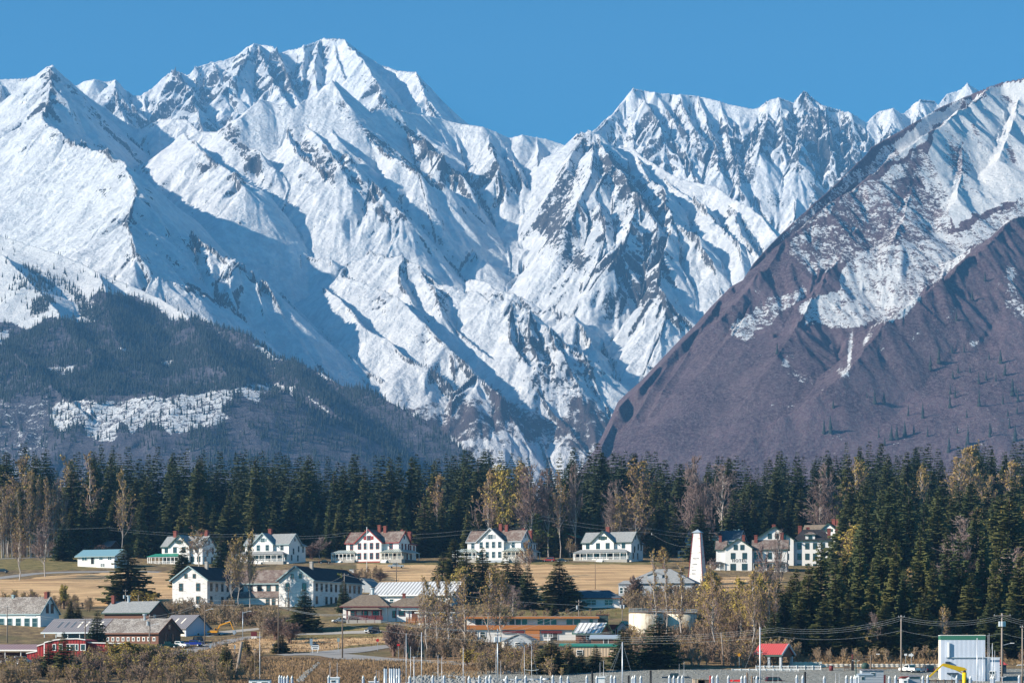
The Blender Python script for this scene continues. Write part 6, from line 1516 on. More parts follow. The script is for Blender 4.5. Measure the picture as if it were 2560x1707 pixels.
for a in [
 (18,1606,1515,'pale pole standing before the deck of the left edge building',((.3,1.6),)),(213,1648,1546,'pole with two crossarms right of the open shed',((.4,2.6),(1.2,2.0)),0,W['wood']),(374,1636,1536,'pale pole with a small lamp at the end of the brown barn',((.5,2.6),),1,None,.17,.72),
 (512,1609,1494,'brown pole with crossarms and a lamp beside the white garage',((.4,2.6),(1.3,2.0)),0,W['wood'],.15,.72),(607,1598,1528,'steel lamp pole at the top of the climbing road',(),0,W['steel'],.1,.95),(314,1540,1474,'pale pole with a box behind the hall vent',((.4,1.2),),1),(346,1535,1487,'thin pole between yellow bushes and hall',()),
 (403,1560,1520,'short pale pole left of the nearer barracks',()),(273,1385,1316,'pale pole behind the turquoise roof',((.4,1.6),)),(696,1634,1487,'tall brown pole beside the round spruce',((.4,2.2),(1.4,1.8),(2.4,1.6)),0,W['wood'],.16),
 (856,1644,1532,'brown pole standing on the lower road edge',((.4,1.6),),0,W['wood'],.17),(721,1528,1466,'pole against the second barracks front',((.4,1.8),(1.1,1.4)),0,W['wood']),(861,1530,1433,'pale pole at the side wall of the second barracks',((.5,2.6),)),
 (917,1436,1317,'tall white flagpole in the field before the red trimmed duplex',(),0,W['wt'],.11),(991,1456,1405,'pole with crossarm in the field right of the flagpole',((.3,2.4),(1.0,1.6)),0,W['wood']),(1633,1388,1320,'pole with transformers right of the white house with one chimney',((.3,1.6),),2,W['wood']),
 (1488,1473,1404,'thin dark pole in the middle of the dry field',(),0,W['wood'],.1),(1447,1560,1499,'double pale pole behind the orange building',((.6,1.6),),1),(1556,1556,1497,'pole with twin transformers behind the storage tank',((.3,2.0),),2),(1370,1628,1584,'slim white pole before the orange building',(),0,W['wt'],.08),
 (1945,1612,1555,'thin pale pole behind the red roofed shelter',((.2,1.0),)),(2253,1680,1537,'tall pale pole left of the white pickup',((.4,1.4),),0,None,.17),(2505,1712,1532,'tall pole with three transformers right of the metal building',((.5,3.4),),3,None,.2,.55),(2556,1712,1563,'pale pole at the right frame edge',((.3,1.0),),0,None,.16),
 (1358,1306,1288,'distant pole tip among trees behind the green roofed cabin',((.2,1.4),)),(867,1345,1330,'pole stub behind the red trimmed duplex',(),)]:
    utility_pole(*a)
utility_pole(1811, 1664, 1580, 'leaning bare pale pole in the brown thicket', (), 0, None, .13, 0, None, -.10)
utility_pole(1244, 1722, 1571, 'tall pole with transformer rising from the shore rocks', ((.5, 1.6), (1.2, 1.2)), 2, W['steel'], .13, 0, 432)
p = G(588, 1695); r = empty('dead_tree', p, 0, 'leaning broken dead trunk on the brushy bank', 'tree'); MB().cyl((0, 0, -1), (1.4, 0, 7.6), .38, .26, 8).build('trunk', W['pole'], r, True); MB().cyl((1.2, 0, 6), (2.0, .3, 6.9), .1, .03).build('branch', W['pole'], r)
def wire(pts, label, Y, sag=.6, n=1, gap=8, r=.022, group='power lines over the village'):
    for k in range(n):
        m = MB()
        for (x0, y0), (x1, y1) in zip(pts[:-1], pts[1:]):
            Y0, Y1 = (Y if isinstance(Y, (int, float)) else Y[pts.index((x0, y0))]), (Y if isinstance(Y, (int, float)) else Y[pts.index((x1, y1))])
            a = P(x0, y0 + k * gap, Y0); b = P(x1, y1 + k * gap, Y1); prev = a; N = 14
            for i in range(1, N + 1):
                q = i / N; c = a.lerp(b, q); c.z -= sag * 4 * q * (1 - q)
                m.cyl(prev, c, r * Y0 / 500, r * Y1 / 500, 4, False); prev = c
        o = m.build('power_line', W['wire']); tag(o, label, 'power line', group)
wire([(1244,1585),(1945,1568),(2253,1540),(2505,1536),(2700,1545)], 'upper power line strung above the red roofed shelter', 455, 1.3, 3, 5)
wire([(1244,1598),(1945,1590),(2253,1575),(2505,1582),(2700,1586)], 'single lower line below the triple line at the shore', 455, 1.2)
wire([(696,1512),(856,1534),(1244,1577),(1530,1578)], 'thick cable bundle sloping down across the budding trees', 505, .8, 2, 3, .04)
wire([(856,1560),(1244,1602),(1700,1600)], 'thin line sloping past the small boat masts', 500, .6)
wire([(1244,1575),(1447,1512),(1556,1503)], 'line climbing from the shore pole to the tank poles', 500, .8, 2, 9)
wire([(861,1437),(1447,1512)], 'line crossing over the dark spruces', 610, 1.5, 1)
wire([(512,1498),(721,1480),(861,1437)], 'line in front of both barracks', 600, 1.0, 2, 12)
wire([(18,1519),(213,1548),(374,1540),(512,1500)], 'line above the old sheds at the left', 545, .8, 2, 6)
wire([(273,1318),(640,1333),(867,1331)], 'line against the dark forest above the left houses', 834, 1.2, 2, 6, .016)
wire([(-80,1312),(273,1318)], 'line over the birch grove', 834, 1.0, 1, 6, .016)
wire([(867,1331),(1165,1325),(1358,1290)], 'line behind the roof of the red trimmed duplex', 834, 1.2, 2, 9, .016)
wire([(1358,1290),(1633,1322),(1800,1330)], 'line over the golden budding trees', 832, 1.0, 2, 9, .016)
wire([(1633,1336),(1750,1362)], 'short sagging line from the transformer pole to the tower', 790, 2.0, 1, 6, .018)
wire([(2100,1290),(2700,1310)], 'line across the dark forest on the right', 836, 1.5, 2, 12, .018)

# ================================================================ harbour piles and masts
def pile(px, top, Y, d, body, cap, label, group, capname='cap'):
    p = P(px, top, Y); root = empty('harbour_pile', (p.x, p.y, 0), 0, label, 'pile', group); ch = d * 1.15
    MB().cyl((0, 0, -1.5), (0, 0, p.z - ch), d / 2, d / 2, 14).build('shaft', body, root, True)
    MB().cyl((0, 0, p.z - ch), (0, 0, p.z), d / 2 * 1.12, .03, 14).build(capname, cap, root, True)
for i, px in enumerate([699,704.5,711,719,730,822,908,938.5,993,1024,1082,1110,1173,1198,1216,1225,1266,1291,1314,1353,1382,1402,1420,1467,1492,1528,1537,1581.5,1587,1602,1673.5,1684.6,1696,1706,1781,1793,1821,1854,1863,1892,1992,2007,2060.5,2116,2128,2137,2141,2223,2239,2307,2319,2392,2426,2479,2483.5,2548]):
    pile(px, 1687 + (i * 7 % 5 - 2) * .6, 338 + (i * 13 % 7), .42 if i not in (12, 16, 45) else .50, W['steel'], W['wt'], 'grey steel harbour pile with a white cone cap', 'white capped steel piles along the harbour')
for i, px in enumerate([962,965.8,975,980,986.3,992.3,998.5]):
    pile(px, 1663.5 + (i % 2) * .6, 372 + i % 3, .36, W['capp'] if 'capp' in W else R['capmetal'], W['black'], 'tall pale steel pile with a black pointed cap', 'tall black capped piles in a tight cluster')
for px, top, lab, mt in ((1480,1676,'dark wooden pile left of the thick boat mast',W['black']),(1571,1687,'short dark wooden pile right of the thick boat mast',W['black']),(1626,1675,'tallest dark wooden pile near the dark pickup',W['black']),(1775,1688,'rusty red pile beside the wooden crate',W['red']),(1867,1680,'dark wooden pile under the shelter fence',W['wood']),(1879,1688,'weathered wooden pile left of the tall pale mast',W['wood']),(2012,1678,'thin dark leaning pile on the gravel',W['black']),(2553,1690,'dark pile at the right frame edge',W['wood']),(1165,1690,'dark stub pile at the end of the steel culvert',W['wood'])):
    p = P(px, top, 352); o = MB().cyl((p.x, p.y, -1.5), (p.x + .05, p.y, p.z), .19, .17, 10).build('wooden_pile', mt, None, True); tag(o, lab, 'pile')
def mast(px, top, label, Y=352, r=.055, stays=(), spreader=None, mat=None, boom=None, net=None):
    p = P(px, top, Y); root = empty('boat_mast', (p.x, p.y, 0), 0, label, 'mast')
    MB().cyl((0, 0, 0), (0, 0, p.z), r, r * .75, 8).build('spar', mat or W['alu'], root, True)
    for (px2, py2) in stays:
        q = P(px2, py2, Y) ; MB().cyl((0, 0, p.z - .1), (q.x - p.x, 0, q.z), .018, .018, 4, False).build('stay', W['silver'], root)
    if spreader:
        z = P(px, spreader[0], Y).z; w = spreader[1] * Y / F; m = MB(); m.bar((-w, 0, z + .15), (0, 0, z), .06); m.bar((0, 0, z), (w, 0, z + .15), .06); m.build('spreader', W['wt'], root)
    if net:
        m = MB(); a = (0, .05, p.z - .3); z1 = P(px, net, Y).z
        for i in range(7): m.cyl(a, (.18 + i * .09, .1, z1 - i * .05), .02, .02, 4, False)
        m.build('hanging_net', W['net'], root)
    return root
mast(1556, 1604, 'thick grey boat mast with two long stays before the tall spruces', r=.11, stays=((1513,1702),(1582,1692),(1530,1680)))
mast(1900, 1567, 'tall pale mast in front of the red roofed shelter', r=.12, stays=((1862,1672),), spreader=(1632, 7))
mast(2443, 1594, 'tall white mast in front of the pale metal building', r=.10, stays=((2414,1676),(2420,1707)), spreader=(1690, 12))
mast(2457, 1631, 'thinner mast right of the tall white one', r=.06, stays=((2444,1668),(2470,1700))); mast(2450, 1645, 'short white mast between two taller ones', r=.05)
mast(2481, 1607, 'grey mast in front of the lower right wing', r=.06, stays=((2458,1700),), spreader=(1685, 11)); mast(2470, 1586, 'thin antenna mast over the low wing', r=.03); mast(2473, 1582, 'thinnest antenna mast over the low wing', r=.025); mast(2487, 1625, 'small mast with a round radar over the low wing', r=.04, spreader=(1668, 3))
mast(2506, 1690, 'short white mast at the foot of the tall pole', r=.05, spreader=(1692, 10))
mast(1015.5, 1582, 'mast draped with a teal net, left of the pair', r=.05, stays=((1003,1704),), net=1644); mast(1054, 1579, 'mast draped with a teal net, right of the pair', r=.07, stays=((1040,1655),), net=1650); mast(1026.5, 1615, 'short pale mast between the net draped masts', r=.04)
mast(1035, 1640, 'boat mast with small radar arms in front of the bank', r=.07, spreader=(1643, 4)); mast(1095, 1637, 'thin white antenna before the thicket', r=.04); mast(1104.5, 1640, 'slightly leaning white antenna before the thicket', r=.04); mast(1158, 1618, 'thin pole mast with fittings left of the culvert', r=.05, spreader=(1675, 2))
mast(1311, 1614, 'left mast of the braced trolling pair', r=.035, stays=((1296,1690),)); mast(1329, 1614, 'right mast of the braced trolling pair', r=.035, stays=((1344,1690),), spreader=(1675, 18)); mast(1239.5, 1622, 'thin antenna just left of the shore pole', r=.02); mast(1252, 1650, 'thin antenna just right of the shore pole', r=.025)
mast(1500, 1655, 'left thin antenna of the white radar boat', r=.025); mast(1509, 1650, 'right thin antenna of the white radar boat', r=.03, spreader=(1690, 10)); mast(1698, 1658, 'thin whip antenna near the shore', r=.02); mast(1710, 1652, 'taller whip antenna near the shore', r=.02)
mast(649.5, 1578, 'long white whip antenna left of the wooden pole', r=.045); mast(637, 1622, 'brown mast of the dark roofed boat', r=.06, mat=W['wood'], spreader=(1624, 2)); mast(626, 1668, 'black stub mast on the dark roofed boat', r=.05, mat=W['black'])
mast(825, 1653, 'left antenna of the small pilothouse frame', r=.025); mast(843, 1655, 'right antenna of the small pilothouse frame', r=.03, spreader=(1692, 3)); mast(940.5, 1673, 'short antenna left of the black capped piles', r=.025); mast(947.5, 1675, 'shortest antenna by the black capped piles', r=.025); mast(2140, 1646, 'dark pole with white arms by the shore hut', r=.12, mat=W['dgreen'], spreader=(1652, 9))
mast(1932, 1680, 'thin mast over the wine red car', r=.02); mast(1945, 1678, 'thin mast right above the wine red car', r=.02); mast(2089, 1682, 'slim white mast left of the shore hut', r=.03); mast(2098, 1682, 'second slim white mast left of the shore hut', r=.02)

# ================================================================ vehicles
def wheels(root, xs, yw, r=.38, w=.26):
    for x in xs:
        for y in (-yw, yw):
            o = MB().cyl((x, y - w / 2, r), (x, y + w / 2, r), r, r, 14).build('wheel', W['tyre'], root, True); MB().cyl((x, y - w / 2 - .01, r), (x, y + w / 2 + .01, r), r * .55, r * .55, 10).build('rim', W['silver'], o, True)
def pickup(px, base, ang, mat, label, cat='pickup', Y=None, scale=1.0, lift=.12, rotz=None):
    p = G(px, base) if Y is None else P(px, base, Y); root = empty('pickup_truck', p, math.radians(ang), label, cat); root.scale = (scale,) * 3
    b = MB(); z = .42 + lift; H = .98 + lift   # x forward
    b.prism([(-2.7, z), (2.55, z), (2.72, z + .25), (2.68, H - .08), (2.45, H), (-2.7, H)], 'y', -.95, .95); b.build('body', mat, root)
    c = MB(); c.prism([(-.75, H), (1.35, H), (.75, H + .62), (-.55, H + .66)], 'y', -.82, .82); c.build('cab', mat, root)
    g = MB(); g.prism([(-.58, H + .10), (1.12, H + .10), (.68, H + .54), (-.46, H + .56)], 'y', -.835, -.822); g.build('side_window', W['glass'], root); g = MB(); g.prism([(-.58, H + .10), (1.12, H + .10), (.68, H + .54), (-.46, H + .56)], 'y', .822, .835); g.build('side_window', W['glass'], root)
    MB().add([(1.33, -.72, H + .06), (1.33, .72, H + .06), (.82, .68, H + .56), (.82, -.68, H + .56)], [(0, 1, 2, 3)]).build('windscreen', W['glass'], root)
    MB().box(-.80, -.745, -.65, .65, H + .12, H + .54).build('rear_window', W['glass'], root)
    MB().box(-2.6, -.85, -.82, .82, H + .001, H + .02).build('bed', W['grille'], root)
    MB().box(2.70, 2.82, -.92, .92, z - .02, z + .2).build('bumper', W['silver'], root); MB().box(-2.82, -2.701, -.92, .92, z - .02, z + .2).build('bumper', W['silver'], root)
    MB().box(2.69, 2.74, -.5, .5, z + .25, H - .12).build('grille', W['grille'], root)
    for s_ in (-1, 1): MB().box(2.66, 2.73, s_ * .72 - .18, s_ * .72 + .18, z + .3, H - .1).build('headlight', W['wt'], root); MB().box(-2.73, -2.69, s_ * .82 - .1, s_ * .82 + .1, z + .15, H - .06).build('tail_light', W['tail'], root)
    wheels(root, (-1.75, 1.75), .86); return root
def car(px, base, ang, mat, label, cat='car', Y=None, suv=True, name='parked_car'):
    p = G(px, base) if Y is None else P(px, base, Y); root = empty(name, p, math.radians(ang), label, cat)
    z = .38; H = .98 if suv else .85; T = 1.72 if suv else 1.42
    MB().prism([(-2.2, z), (2.15, z), (2.28, z + .25), (2.1, H - .1), (1.1, H), (-2.2, H)], 'y', -.9, .9).build('body', mat, root)
    poly = [(-2.15, H), (1.15, H), (.45, T), (-1.85, T)] if suv else [(-1.7, H), (1.1, H), (.35, T), (-1.0, T)]
    MB().prism(poly, 'y', -.78, .78).build('cabin', mat, root)
    gp_ = [(poly[0][0] + .2, H + .08), (poly[1][0] - .22, H + .08), (poly[2][0] - .04, T - .1), (poly[3][0] + .12, T - .1)]
    for s_ in (-1, 1): MB().prism(gp_, 'y', min(s_ * .781, s_ * .80), max(s_ * .781, s_ * .80)).build('side_window', W['glass'], root); MB().box(2.16, 2.24, s_ * .65 - .18, s_ * .65 + .18, z + .28, z + .45).build('headlight', W['wt'], root); MB().box(-2.25, -2.2, s_ * .75 - .1, s_ * .75 + .1, H - .35, H - .08).build('tail_light', W['tail'], root)
    MB().add([(1.14, -.68, H + .05), (1.14, .68, H + .05), (.50, .64, T - .06), (.50, -.64, T - .06)], [(0, 1, 2, 3)]).build('windscreen', W['glass'], root)
    MB().box(poly[0][0] - .04, poly[0][0] + .08, -.62, .62, H + .1, T - .3).build('rear_window', W['glass'], root)
    MB().box(2.2, 2.36, -.85, .85, z, z + .2).build('bumper', W['silver'], root)
    wheels(root, (-1.4, 1.4), .8, .34); return root
pickup(418, 1620, 12, W['bluegreen'], 'dark green pickup parked before the brown brick barn end')
pickup(447, 1620, -25, W['carwhite'], 'white pickup beside the dark green pickup'); pickup(483, 1616, -18, W['blue'], 'bright blue pickup parked by the white garage'); car(497, 1607, -60, W['black'], 'black car parked against the white garage wall', suv=True)
pickup(990, 1420, 178, W['silver'], 'silver pickup on the grass before the red trimmed duplex'); car(930, 1582, -130, W['navy'], 'dark silver van parked on the lawn below the restaurant', 'van', name='parked_van'); car(851, 1557, 200, W['carwhite'], 'white car at the restaurant corner', suv=False)
pickup(30, 1662, 170, W['carwhite'], 'white pickup under the pink carport roof'); car(58, 1658, 20, W['silver'], 'silver car beside the red building end'); car(5, 1432, 180, W['navy'], 'dark car on the upper left road', suv=False); car(812, 1409, 10, W['black'], 'black car on the grass left of the red trimmed duplex', suv=False)
car(1372, 1404, 170, W['red'], 'red truck with white top between the duplex and open field house', 'truck', name='parked_truck'); car(1405, 1405, 0, W['navy'], 'dark car behind the broad field spruce', suv=False)
pickup(1688, 1704, 180, W['navy'], 'dark blue pickup on the gravel lot', Y=447, scale=1.05); car(1940, 1712, 8, W['winered'], 'wine red car on the gravel lot', Y=441); pickup(1888, 1712, 15, W['silver'], 'grey pickup behind the tall pale mast', Y=446)
pickup(2275, 1681, 118, W['carwhite'], 'white pickup seen from behind at the white rail', Y=466); car(2318, 1681, 100, W['navy'], 'boxy dark car beside the white pickup', 'car', Y=468); car(2550, 1680, 160, W['carwhite'], 'white car at the right frame edge beyond the tall pole', Y=480)
# excavator
r = empty('excavator', G(536, 1588), math.radians(-8), 'yellow excavator with its arm raised beside the brown bank', 'excavator'); r.scale = (.62, .62, .62)
for s_ in (-1, 1):
    MB().prism([(-2.1, .1), (-1.8, 0), (1.9, 0), (2.2, .25), (2.2, .6), (1.9, .85), (-1.9, .85), (-2.2, .6)], 'y', s_ * 1.15 - .3, s_ * 1.15 + .3).build('track', W['grille'], r)
MB().box(-1, 1, -.9, .9, .4, 1.1).build('undercarriage', W['grille'], r)
MB().prism([(-2.9, 1.15), (1.6, 1.15), (1.6, 1.9), (.2, 2.1), (-2.6, 2.1), (-2.9, 1.8)], 'y', -1.2, 1.2).build('body', W['amber'], r)
MB().box(-2.95, -2.901, -.9, .9, 1.25, 1.55).build('counterweight_stripe', W['wt'], r)
c = MB().prism([(.3, 2.1), (1.7, 1.9), (1.6, 2.9), (1.1, 3.3), (.3, 3.3)], 'y', -1.15, -.1).build('cab', W['amber'], r); MB().prism([(.45, 2.2), (1.5, 2.1), (1.42, 2.85), (1.0, 3.15), (.45, 3.15)], 'y', -1.18, -1.151).build('side_window', W['glass'], c)
m = MB(); m.bar((1.0, .4, 2.0), (2.4, .4, 4.5), .42, .6); m.bar((2.4, .4, 4.5), (7.0, .4, 6.0), .4, .55); m.build('boom', W['amber'], r)
MB().bar((6.9, .4, 6.1), (8.6, .4, 2.2), .35, .5).build('stick', W['amber'], r); MB().cyl((4.6, .4, 5.75), (7.1, .4, 6.5), .1).build('hydraulic_cylinder', W['silver'], r)
MB().prism([(8.2, 2.4), (9.3, 2.2), (9.7, 1.0), (8.9, .3), (8.3, .9)], 'y', -.2, 1.0).build('bucket', W['steel'], r)

# ================================================================ signs
def sign(px, base, top, w, mat, label, Y=None, shape='rect', text=None, pole=None, hb=None):
    p = G(px, base) if Y is None else P(px, base, Y); m_ = p.y / F; h = (base - top) * m_; ww = w * m_; hb_ = (hb or w) * m_
    r = empty('sign', p, 0, label, 'sign'); MB().cyl((0, 0, -.5), (0, 0, h), .045, .045, 6).build('post', pole or W['steel'], r)
    m = MB()
    if shape == 'oct': m.prism([(ww / 2 * 1.08 * math.cos(.3927 + i * .7854), h - ww / 2 + ww / 2 * 1.08 * math.sin(.3927 + i * .7854)) for i in range(8)], 'y', -.09, -.05)
    elif shape == 'diamond': m.prism([(0, h - ww), (ww / 2, h - ww / 2), (0, h), (-ww / 2, h - ww / 2)], 'y', -.09, -.05)
    elif shape == 'arrow': m.prism([(-ww / 2, h - hb_ * .75), (0, h - hb_ * .75), (0, h - hb_), (ww / 2, h - hb_ / 2), (0, h), (0, h - hb_ * .25), (-ww / 2, h - hb_ * .25)], 'y', -.09, -.05)
    else: m.box(-ww / 2, ww / 2, -.09, -.05, h - hb_, h)
    m.build('plate', mat, r); return r
sign(944, 1626, 1596, 7.5, W['signred'], 'red octagonal stop sign at the side road', shape='oct'); sign(846, 1630, 1594, 6, W['teal'], 'small teal marker sign by the lower road', hb=9); sign(684, 1631, 1609, 7, W['signblue'], 'blue road sign left of the small spruce', hb=5)
sign(778, 1637, 1596, 7, W['steel'], 'tall narrow grey sign beside the notice board', hb=17); sign(996, 1646, 1609, 7, W['signred'], 'red and white road sign before the dark thicket', hb=5); sign(1848, 1672, 1631, 10, W['signyellow'], 'orange yellow warning sign left of the shelter', shape='diamond', hb=14, Y=474)
sign(1524, 1672, 1639, 6.5, W['signred'], 'bright red sign panel between the spruces and tan wall', hb=11, Y=490); sign(2278, 1668, 1631, 13, W['wt'], 'pale arrow shaped sign above the white rail', shape='arrow', hb=11, Y=478); sign(2264, 1668, 1633, 7, W['wt'], 'small pale rectangular sign left of the arrow sign', hb=5, Y=478)
sign(587, 1630, 1612, 4, W['steel'], 'narrow grey marker on the bank below the road', hb=9); sign(526, 1630, 1610, 5, W['steel'], 'grey back of a road sign beside the climbing road', hb=9)
r = empty('notice_board', G(788, 1632), 0, 'white notice board with a dark blue pointed top and lettering by the lower road', 'notice board')
MB().box(-.95, .95, -.06, .06, .9, 1.95).build('board', W['wt'], r); MB().prism([(-1.05, 1.95), (1.05, 1.95), (.55, 2.25), (.25, 2.3), (0, 2.75), (-.25, 2.3), (-.55, 2.25)], 'y', -.08, .08).build('header', W['navy'], r)
for sx in (-.6, .6): MB().box(sx - .06, sx + .06, -.05, .05, -.5, .9).build('post', W['wt'], r)
for k, (z, w) in enumerate(((1.62, .78), (1.2, .55))): MB().box(-w, w, -.075, -.061, z - .09, z + .09).build('lettering', W['navy'], r)
r = empty('box_stand', G(635, 1596), 0, 'small dark red and white box stand beside the climbing road', 'stand'); MB().box(-.7, .7, -.3, .3, 0, .7).build('base', W['wt'], r); MB().box(-.75, .75, -.35, .35, .7, 1.9).build('box', W['maroon'], r)
r = empty('utility_box', G(880, 1436), 0, 'white cabinet on the slope behind the second barracks', 'cabinet'); MB().box(-.9, .9, -.5, .5, -.3, 1.7).build('body', W['wt'], r); MB().box(-1, 1, -.6, .6, 1.7, 1.8).build('lid', W['steel'], r)

# ================================================================ fences by the shore
def rail_fence(px0, px1, rowt, rowb, Y, label, pw=.5, step=2.1, mat=None, picket=False, name='fence'):
    a = P(px0, rowb, Y); b = P(px1, rowb, Y); L = b.x - a.x; h = (rowb - rowt) * Y / F; mt = mat or W['cream']
    r = empty(name, a, 0, label, 'fence'); n = max(2, int(L / step))
    for i in range(n + 1): x = L * i / n; MB().box(x - pw / 2, x + pw / 2, -.15, .15, -.6, h).build('post', mt, r)
    MB().box(0, L, -.05, .04, h - .3, h - .1).build('top_rail', mt, r); MB().box(0, L, -.04, .03, .12, .3).build('bottom_rail', mt, r)
    m = MB()
    if picket:
        k = int(L / .3)
        for i in range(k): x = L * (i + .5) / k; m.box(x - .05, x + .05, -.03, .02, .301, h - .301)
        m.build('picket', mt, r)
    else: m.box(0, L, .05, .09, .301, h - .301); m.build('panel', mt, r)
rail_fence(2053, 2345, 1658, 1677, 478, 'long white panelled rail between grass and gravel', .45, 1.1); rail_fence(1976, 2052, 1653, 1674, 480, 'white panelled rail right behind the red roofed shelter', .45, 1.1)
rail_fence(2460, 2600, 1658, 1677, 486, 'white rail continuing at the right frame edge', .45, 1.2)
rail_fence(1830, 1996, 1670, 1680, 468, 'low white picket fence in front of the red roofed shelter', .1, 1.6, W['wt'], True); rail_fence(1890, 2052, 1662, 1674, 472, 'higher white picket railing beside the shelter', .1, 1.7, W['wt'], True)
rail_fence(2240, 2420, 1697, 1716, 372, 'weathered wooden dock railing by the yellow crane', .16, 1.3, W['wood'], True, 'dock_railing')
p = P(1962, 1676, 465)

# ================================================================ crane, boats, dock things
r = empty('dock_crane', P(2411, 1720, 372), 0, 'bright yellow dock crane with a bent boom in front of the metal building', 'crane'); k = 372 / F
MB().cyl((0, 0, -1.5), (0, 0, 40 * k), .40, .38, 16).build('column', W['yellow'], r, True); MB().cyl((0, 0, 40 * k), (0, 0, 46 * k), .30, .26, 14).build('turret', W['grille'], r, True)
MB().prism([(.45, 47 * k), (0, 52 * k), (-52 * k, 63 * k), (-56 * k, 61 * k), (-54 * k, 56 * k), (-14 * k, 43 * k), (.1, 43 * k)], 'y', -.2, .2).build('main_boom', W['yellow'], r)
MB().bar((-54 * k, 0, 60 * k), (-88 * k, 0, 29 * k), .22, .26).build('jib', W['yellow'], r); MB().cyl((-4 * k, -.05, 38 * k), (-30 * k, -.05, 51 * k), .09).build('hydraulic_cylinder', W['yellow'], r)
def hut(name, px0, px1, rowt, Y, label, wall, roof, wins=(), cat='boat', over=.12, slope=.15):
    a = P(px0, 1712, Y); b = P(px1, rowt, Y); L = b.x - a.x; z = b.z - a.z
    r = empty(name, a, 0, label, cat); MB().box(0, L, 0, 2.4, -1.5, z - .12).build('cabin', wall, r); MB().slab([(-over, -over, z - slope), (L + over, -over, z - slope), (L + over, 2.5, z), (-over, 2.5, z)], .1).build('roof', roof, r)
    for (u, w, zz, h) in wins:
        o = MB().box(L * u - w / 2 - .06, L * u + w / 2 + .06, -.03, -.001, z * zz - h / 2 - .06, z * zz + h / 2 + .06).build('window', W['wt'], r); MB().box(L * u - w / 2, L * u + w / 2, -.05, -.031, z * zz - h / 2, z * zz + h / 2).build('pane', W['glass'], o)
    MB().prism([(-1.2, -1.2), (L + 2.2, -1.2), (L + 3.0, -.2), (-1.5, -.2)], 'y', -.35, 2.7).build('hull', W['wt'], r)
    return r
hut('boat', 2147, 2183, 1683, 350, 'grey cabin boat with white framed window nearest the shore hut', W['grey'], R['capmetal'], ((.28, .45, .60, .5),)); hut('boat', 2155, 2209, 1672, 358, 'taller grey cabin boat with ribbed grey roof', W['grey'], R['metalgrey'], ((.5, .7, .68, .55),))
hut('boat', 2272, 2301, 1687, 352, 'boat with flat grey cabin and dark window band', W['grey'], R['metalgrey'], ((.5, 1.7, .74, .3),)); hut('boat', 2255, 2270, 1694, 350, 'low white wheelhouse with slanting red roof', W['wt'], W['red'], ((.5, .4, .5, .3),), slope=-.3)
hut('boat', 622, 674, 1697, 345, 'boat with flat black roof and wide windows at the lower left', W['wt'], W['black'], ((.25, .6, .4, .25), (.75, .9, .4, .25)), slope=.02)
hut('boat', 820, 846, 1692, 345, 'small pilothouse boat with white radar frame', W['wt'], W['wt'], ((.5, .6, .5, .3),), slope=.05); hut('boat', 922, 944, 1702, 345, 'low white boat top left of the black capped piles', W['wt'], W['wt'], slope=.02); hut('boat', 1493, 1512, 1691, 348, 'white boat top with radar between the piles', W['wt'], W['wt'], slope=.05)
for px0, px1, row, lab in ((1824,1832,1697,'left tip of a red skiff on the gravel'),(1832,1852,1697,'red skiff turned over on the gravel')):
    a = P(px0, row + 8, 438); L = (px1 - px0) * 438 / F; o = MB().add([(0, 0, 0), (L, -.3, 0), (L, .7, 0), (0, .4, 0), (L * .1, .2, .55), (L * .95, .2, .6)], [(0, 1, 5, 4), (1, 2, 5), (2, 3, 4, 5), (3, 0, 4), (0, 3, 2, 1)]).build('skiff', W['signred']); o.location = a; tag(o, lab, 'skiff')
for px0, px1, rt, lab, mt in ((1732,1762,1696,'plain tan plywood crate at the water edge',W['tan']),(1745,1776,1698,'weathered wooden crate under a red pile',W['wood']),(2177,2188,1695,'orange crate against the grey boat cabin',W['signyellow']),(2205,2214,1686,'dark red drum shaped box beside the grey cabin',W['maroon'])):
    a = P(px0, 1712, 362); L = (px1 - px0) * 362 / F; r = empty('crate', a, 0, lab, 'crate'); z = (1712 - rt) * 362 / F; MB().box(0, L, 0, .9, 0, z - .06).build('box', mt, r); MB().box(-.04, L + .04, -.04, .94, z - .06, z).build('lid', mt, r)
# culvert
r = empty('culvert_pipe', P(1165, 1706, 442), 0, 'long silver corrugated culvert pipe lying on the gravel', 'pipe'); k = 442 / F
for i, (x0, x1) in enumerate(((2, 48), (54, 90), (92, 142), (146, 190), (192, 208))):
    z = (.5 + i * 1.1) * k; MB().cyl((x0 * k, i * .2, z + .25), (x1 * k, i * .2 + .1, z + .27), .30, .30, 14).build('pipe_segment', W['silver'], r, True)
o = MB().cyl((208.2 * k, .9, .75), (211 * k, .9, .75), .33, .33, 14).build('pipe_mouth', W['black'], r, True)
# small dockside crane with log arms
r = empty('log_loader', P(2131, 1676, 470), 0, 'dark machine with thin horizontal log arms in front of the white rail', 'machine'); k = 470 / F
MB().cyl((0, 0, 0), (0, 0, 30 * k), .35, .28, 10).build('column', W['black'], r); MB().cyl((0, 0, 30 * k), (0, 0, 42 * k), .14, .12, 8).build('stack', W['maroon'], r); MB().cyl((0, 0, 42 * k), (0, 0, 45 * k), .2, .2, 8).build('cap', W['grille'], r)
MB().bar((-16 * k, 0, 32 * k), (62 * k, 0, 41 * k), .12).build('arm', W['wood'], r); MB().bar((0, 0, 30 * k), (48 * k, 0, 31 * k), .14).build('arm', W['wood'], r); MB().cyl((46 * k, 0, 0), (46 * k, 0, 38 * k), .2, .18, 8).build('post', W['wood'], r); MB().box(60 * k, 68 * k, -.2, .2, 41 * k, 43 * k).build('lamp', W['wt'], r)
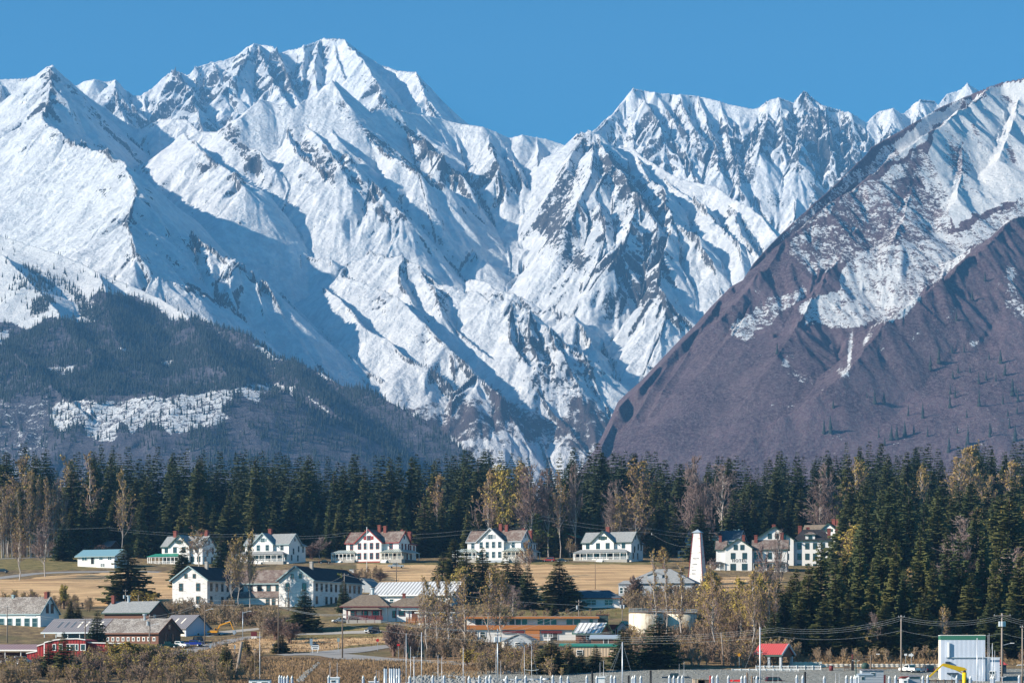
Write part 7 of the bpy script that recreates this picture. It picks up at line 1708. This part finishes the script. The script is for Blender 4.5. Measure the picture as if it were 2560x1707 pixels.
r = empty('winch_engine', P(2163, 1676, 474), 0, 'dark green engine drum behind the log arms', 'machine'); MB().cyl((0, -.4, 1.0), (0, .5, 1.0), .8, .8, 16).build('drum', W['dgreen'], r, True); MB().box(-1.0, 1.0, -.5, .6, 0, .35).build('frame', W['wood'], r)
for px, lab, mt in ((2078, 'wine red barrel planter before the white rail', W['maroon']), (2117, 'rust brown bench before the white rail', W['wood'])):
    a = P(px, 1676, 470); r = empty('planter' if mt is W['maroon'] else 'bench', a, 0, lab, 'planter' if mt is W['maroon'] else 'bench')
    if mt is W['maroon']: MB().cyl((0, 0, 0), (0, 0, 1.1), .42, .48, 12).build('barrel', mt, r, True); MB().cyl((0, 0, 1.1), (0, 0, 1.16), .5, .5, 12).build('rim', W['black'], r)
    else:
        MB().box(-.6, .6, -.2, .25, .45, .52).build('seat', mt, r); MB().box(-.6, .6, .2, .27, .55, 1.1).build('backrest', mt, r)
        for sx in (-.5, .5): MB().box(sx - .05, sx + .05, -.2, .2, 0, .45).build('leg', mt, r)
# riprap stones
rng = np.random.default_rng(4); V = []; Fc = []; off = 0
ico = bmesh.new(); bmesh.ops.create_icosphere(ico, subdivisions=1, radius=1); iv = np.array([v.co[:] for v in ico.verts]); ifc = np.array([[v.index for v in f.verts] for f in ico.faces]); ico.free()
def stones(poly, n, r0, r1):
    global off
    poly = np.array(poly, float); lo = poly.min(0); hi = poly.max(0); c = 0
    while c < n:
        px, py = rng.uniform(lo[0], hi[0]), rng.uniform(lo[1], hi[1])
        if not poly_mask(np.array([[px]]), np.array([[py]]), poly)[0, 0]: continue
        p = G(px, py, 385, 700); s = rng.uniform(r0, r1)
        V.append(iv * rng.uniform(.6, 1.3, 3) * s * rng.uniform(.8, 1.2, iv.shape) + np.array([p.x, p.y, p.z + .2 * s])); Fc.append(ifc + off); off += len(iv); c += 1
stones([(1035,1692),(1080,1690),(1200,1695),(1300,1702),(1420,1706),(1420,1712),(1010,1712)], 700, .22, .5); stones([(796,1657),(802,1657),(768,1690),(756,1706),(740,1706),(758,1685)], 200, .15, .35); stones([(1080,1676),(2000,1674),(2040,1700),(1080,1700)], 500, .06, .16)
o = mesh_np('riprap', np.concatenate(V), np.concatenate(Fc), W['rock']); tag(o, 'grey broken stones along the shore edge', 'stones', kind='stuff')
# ================================================================ air
def box_verts(x0, x1, y0, y1, z0, z1):
    V = np.array([(x, y, z) for z in (z0, z1) for x, y in ((x0, y0), (x1, y0), (x1, y1), (x0, y1))], float)
    Fq = np.array([(0, 3, 2, 1), (4, 5, 6, 7), (0, 1, 5, 4), (1, 2, 6, 5), (2, 3, 7, 6), (3, 0, 4, 7)])
    return V, Fq
_m = bpy.data.materials.new("air"); _m.use_nodes = True
_nt = _m.node_tree; _nt.nodes.remove(_nt.nodes["Principled BSDF"])
_pv = _nt.nodes.new("ShaderNodeVolumePrincipled")
_pv.inputs["Color"].default_value = (0.20, 0.50, 0.92, 1)
_pv.inputs["Density"].default_value = 5.6e-5
_pv.inputs["Anisotropy"].default_value = 0.0
_nt.links.new(_pv.outputs[0], _nt.nodes["Material Output"].inputs["Volume"])
V_, F_ = box_verts(-7000, 7000, -300, 13500, -8, 3700)
_hz = mesh_np("haze", V_, F_, _m)
tag(_hz, "thin blue mountain haze in the air", 'haze', kind='stuff')
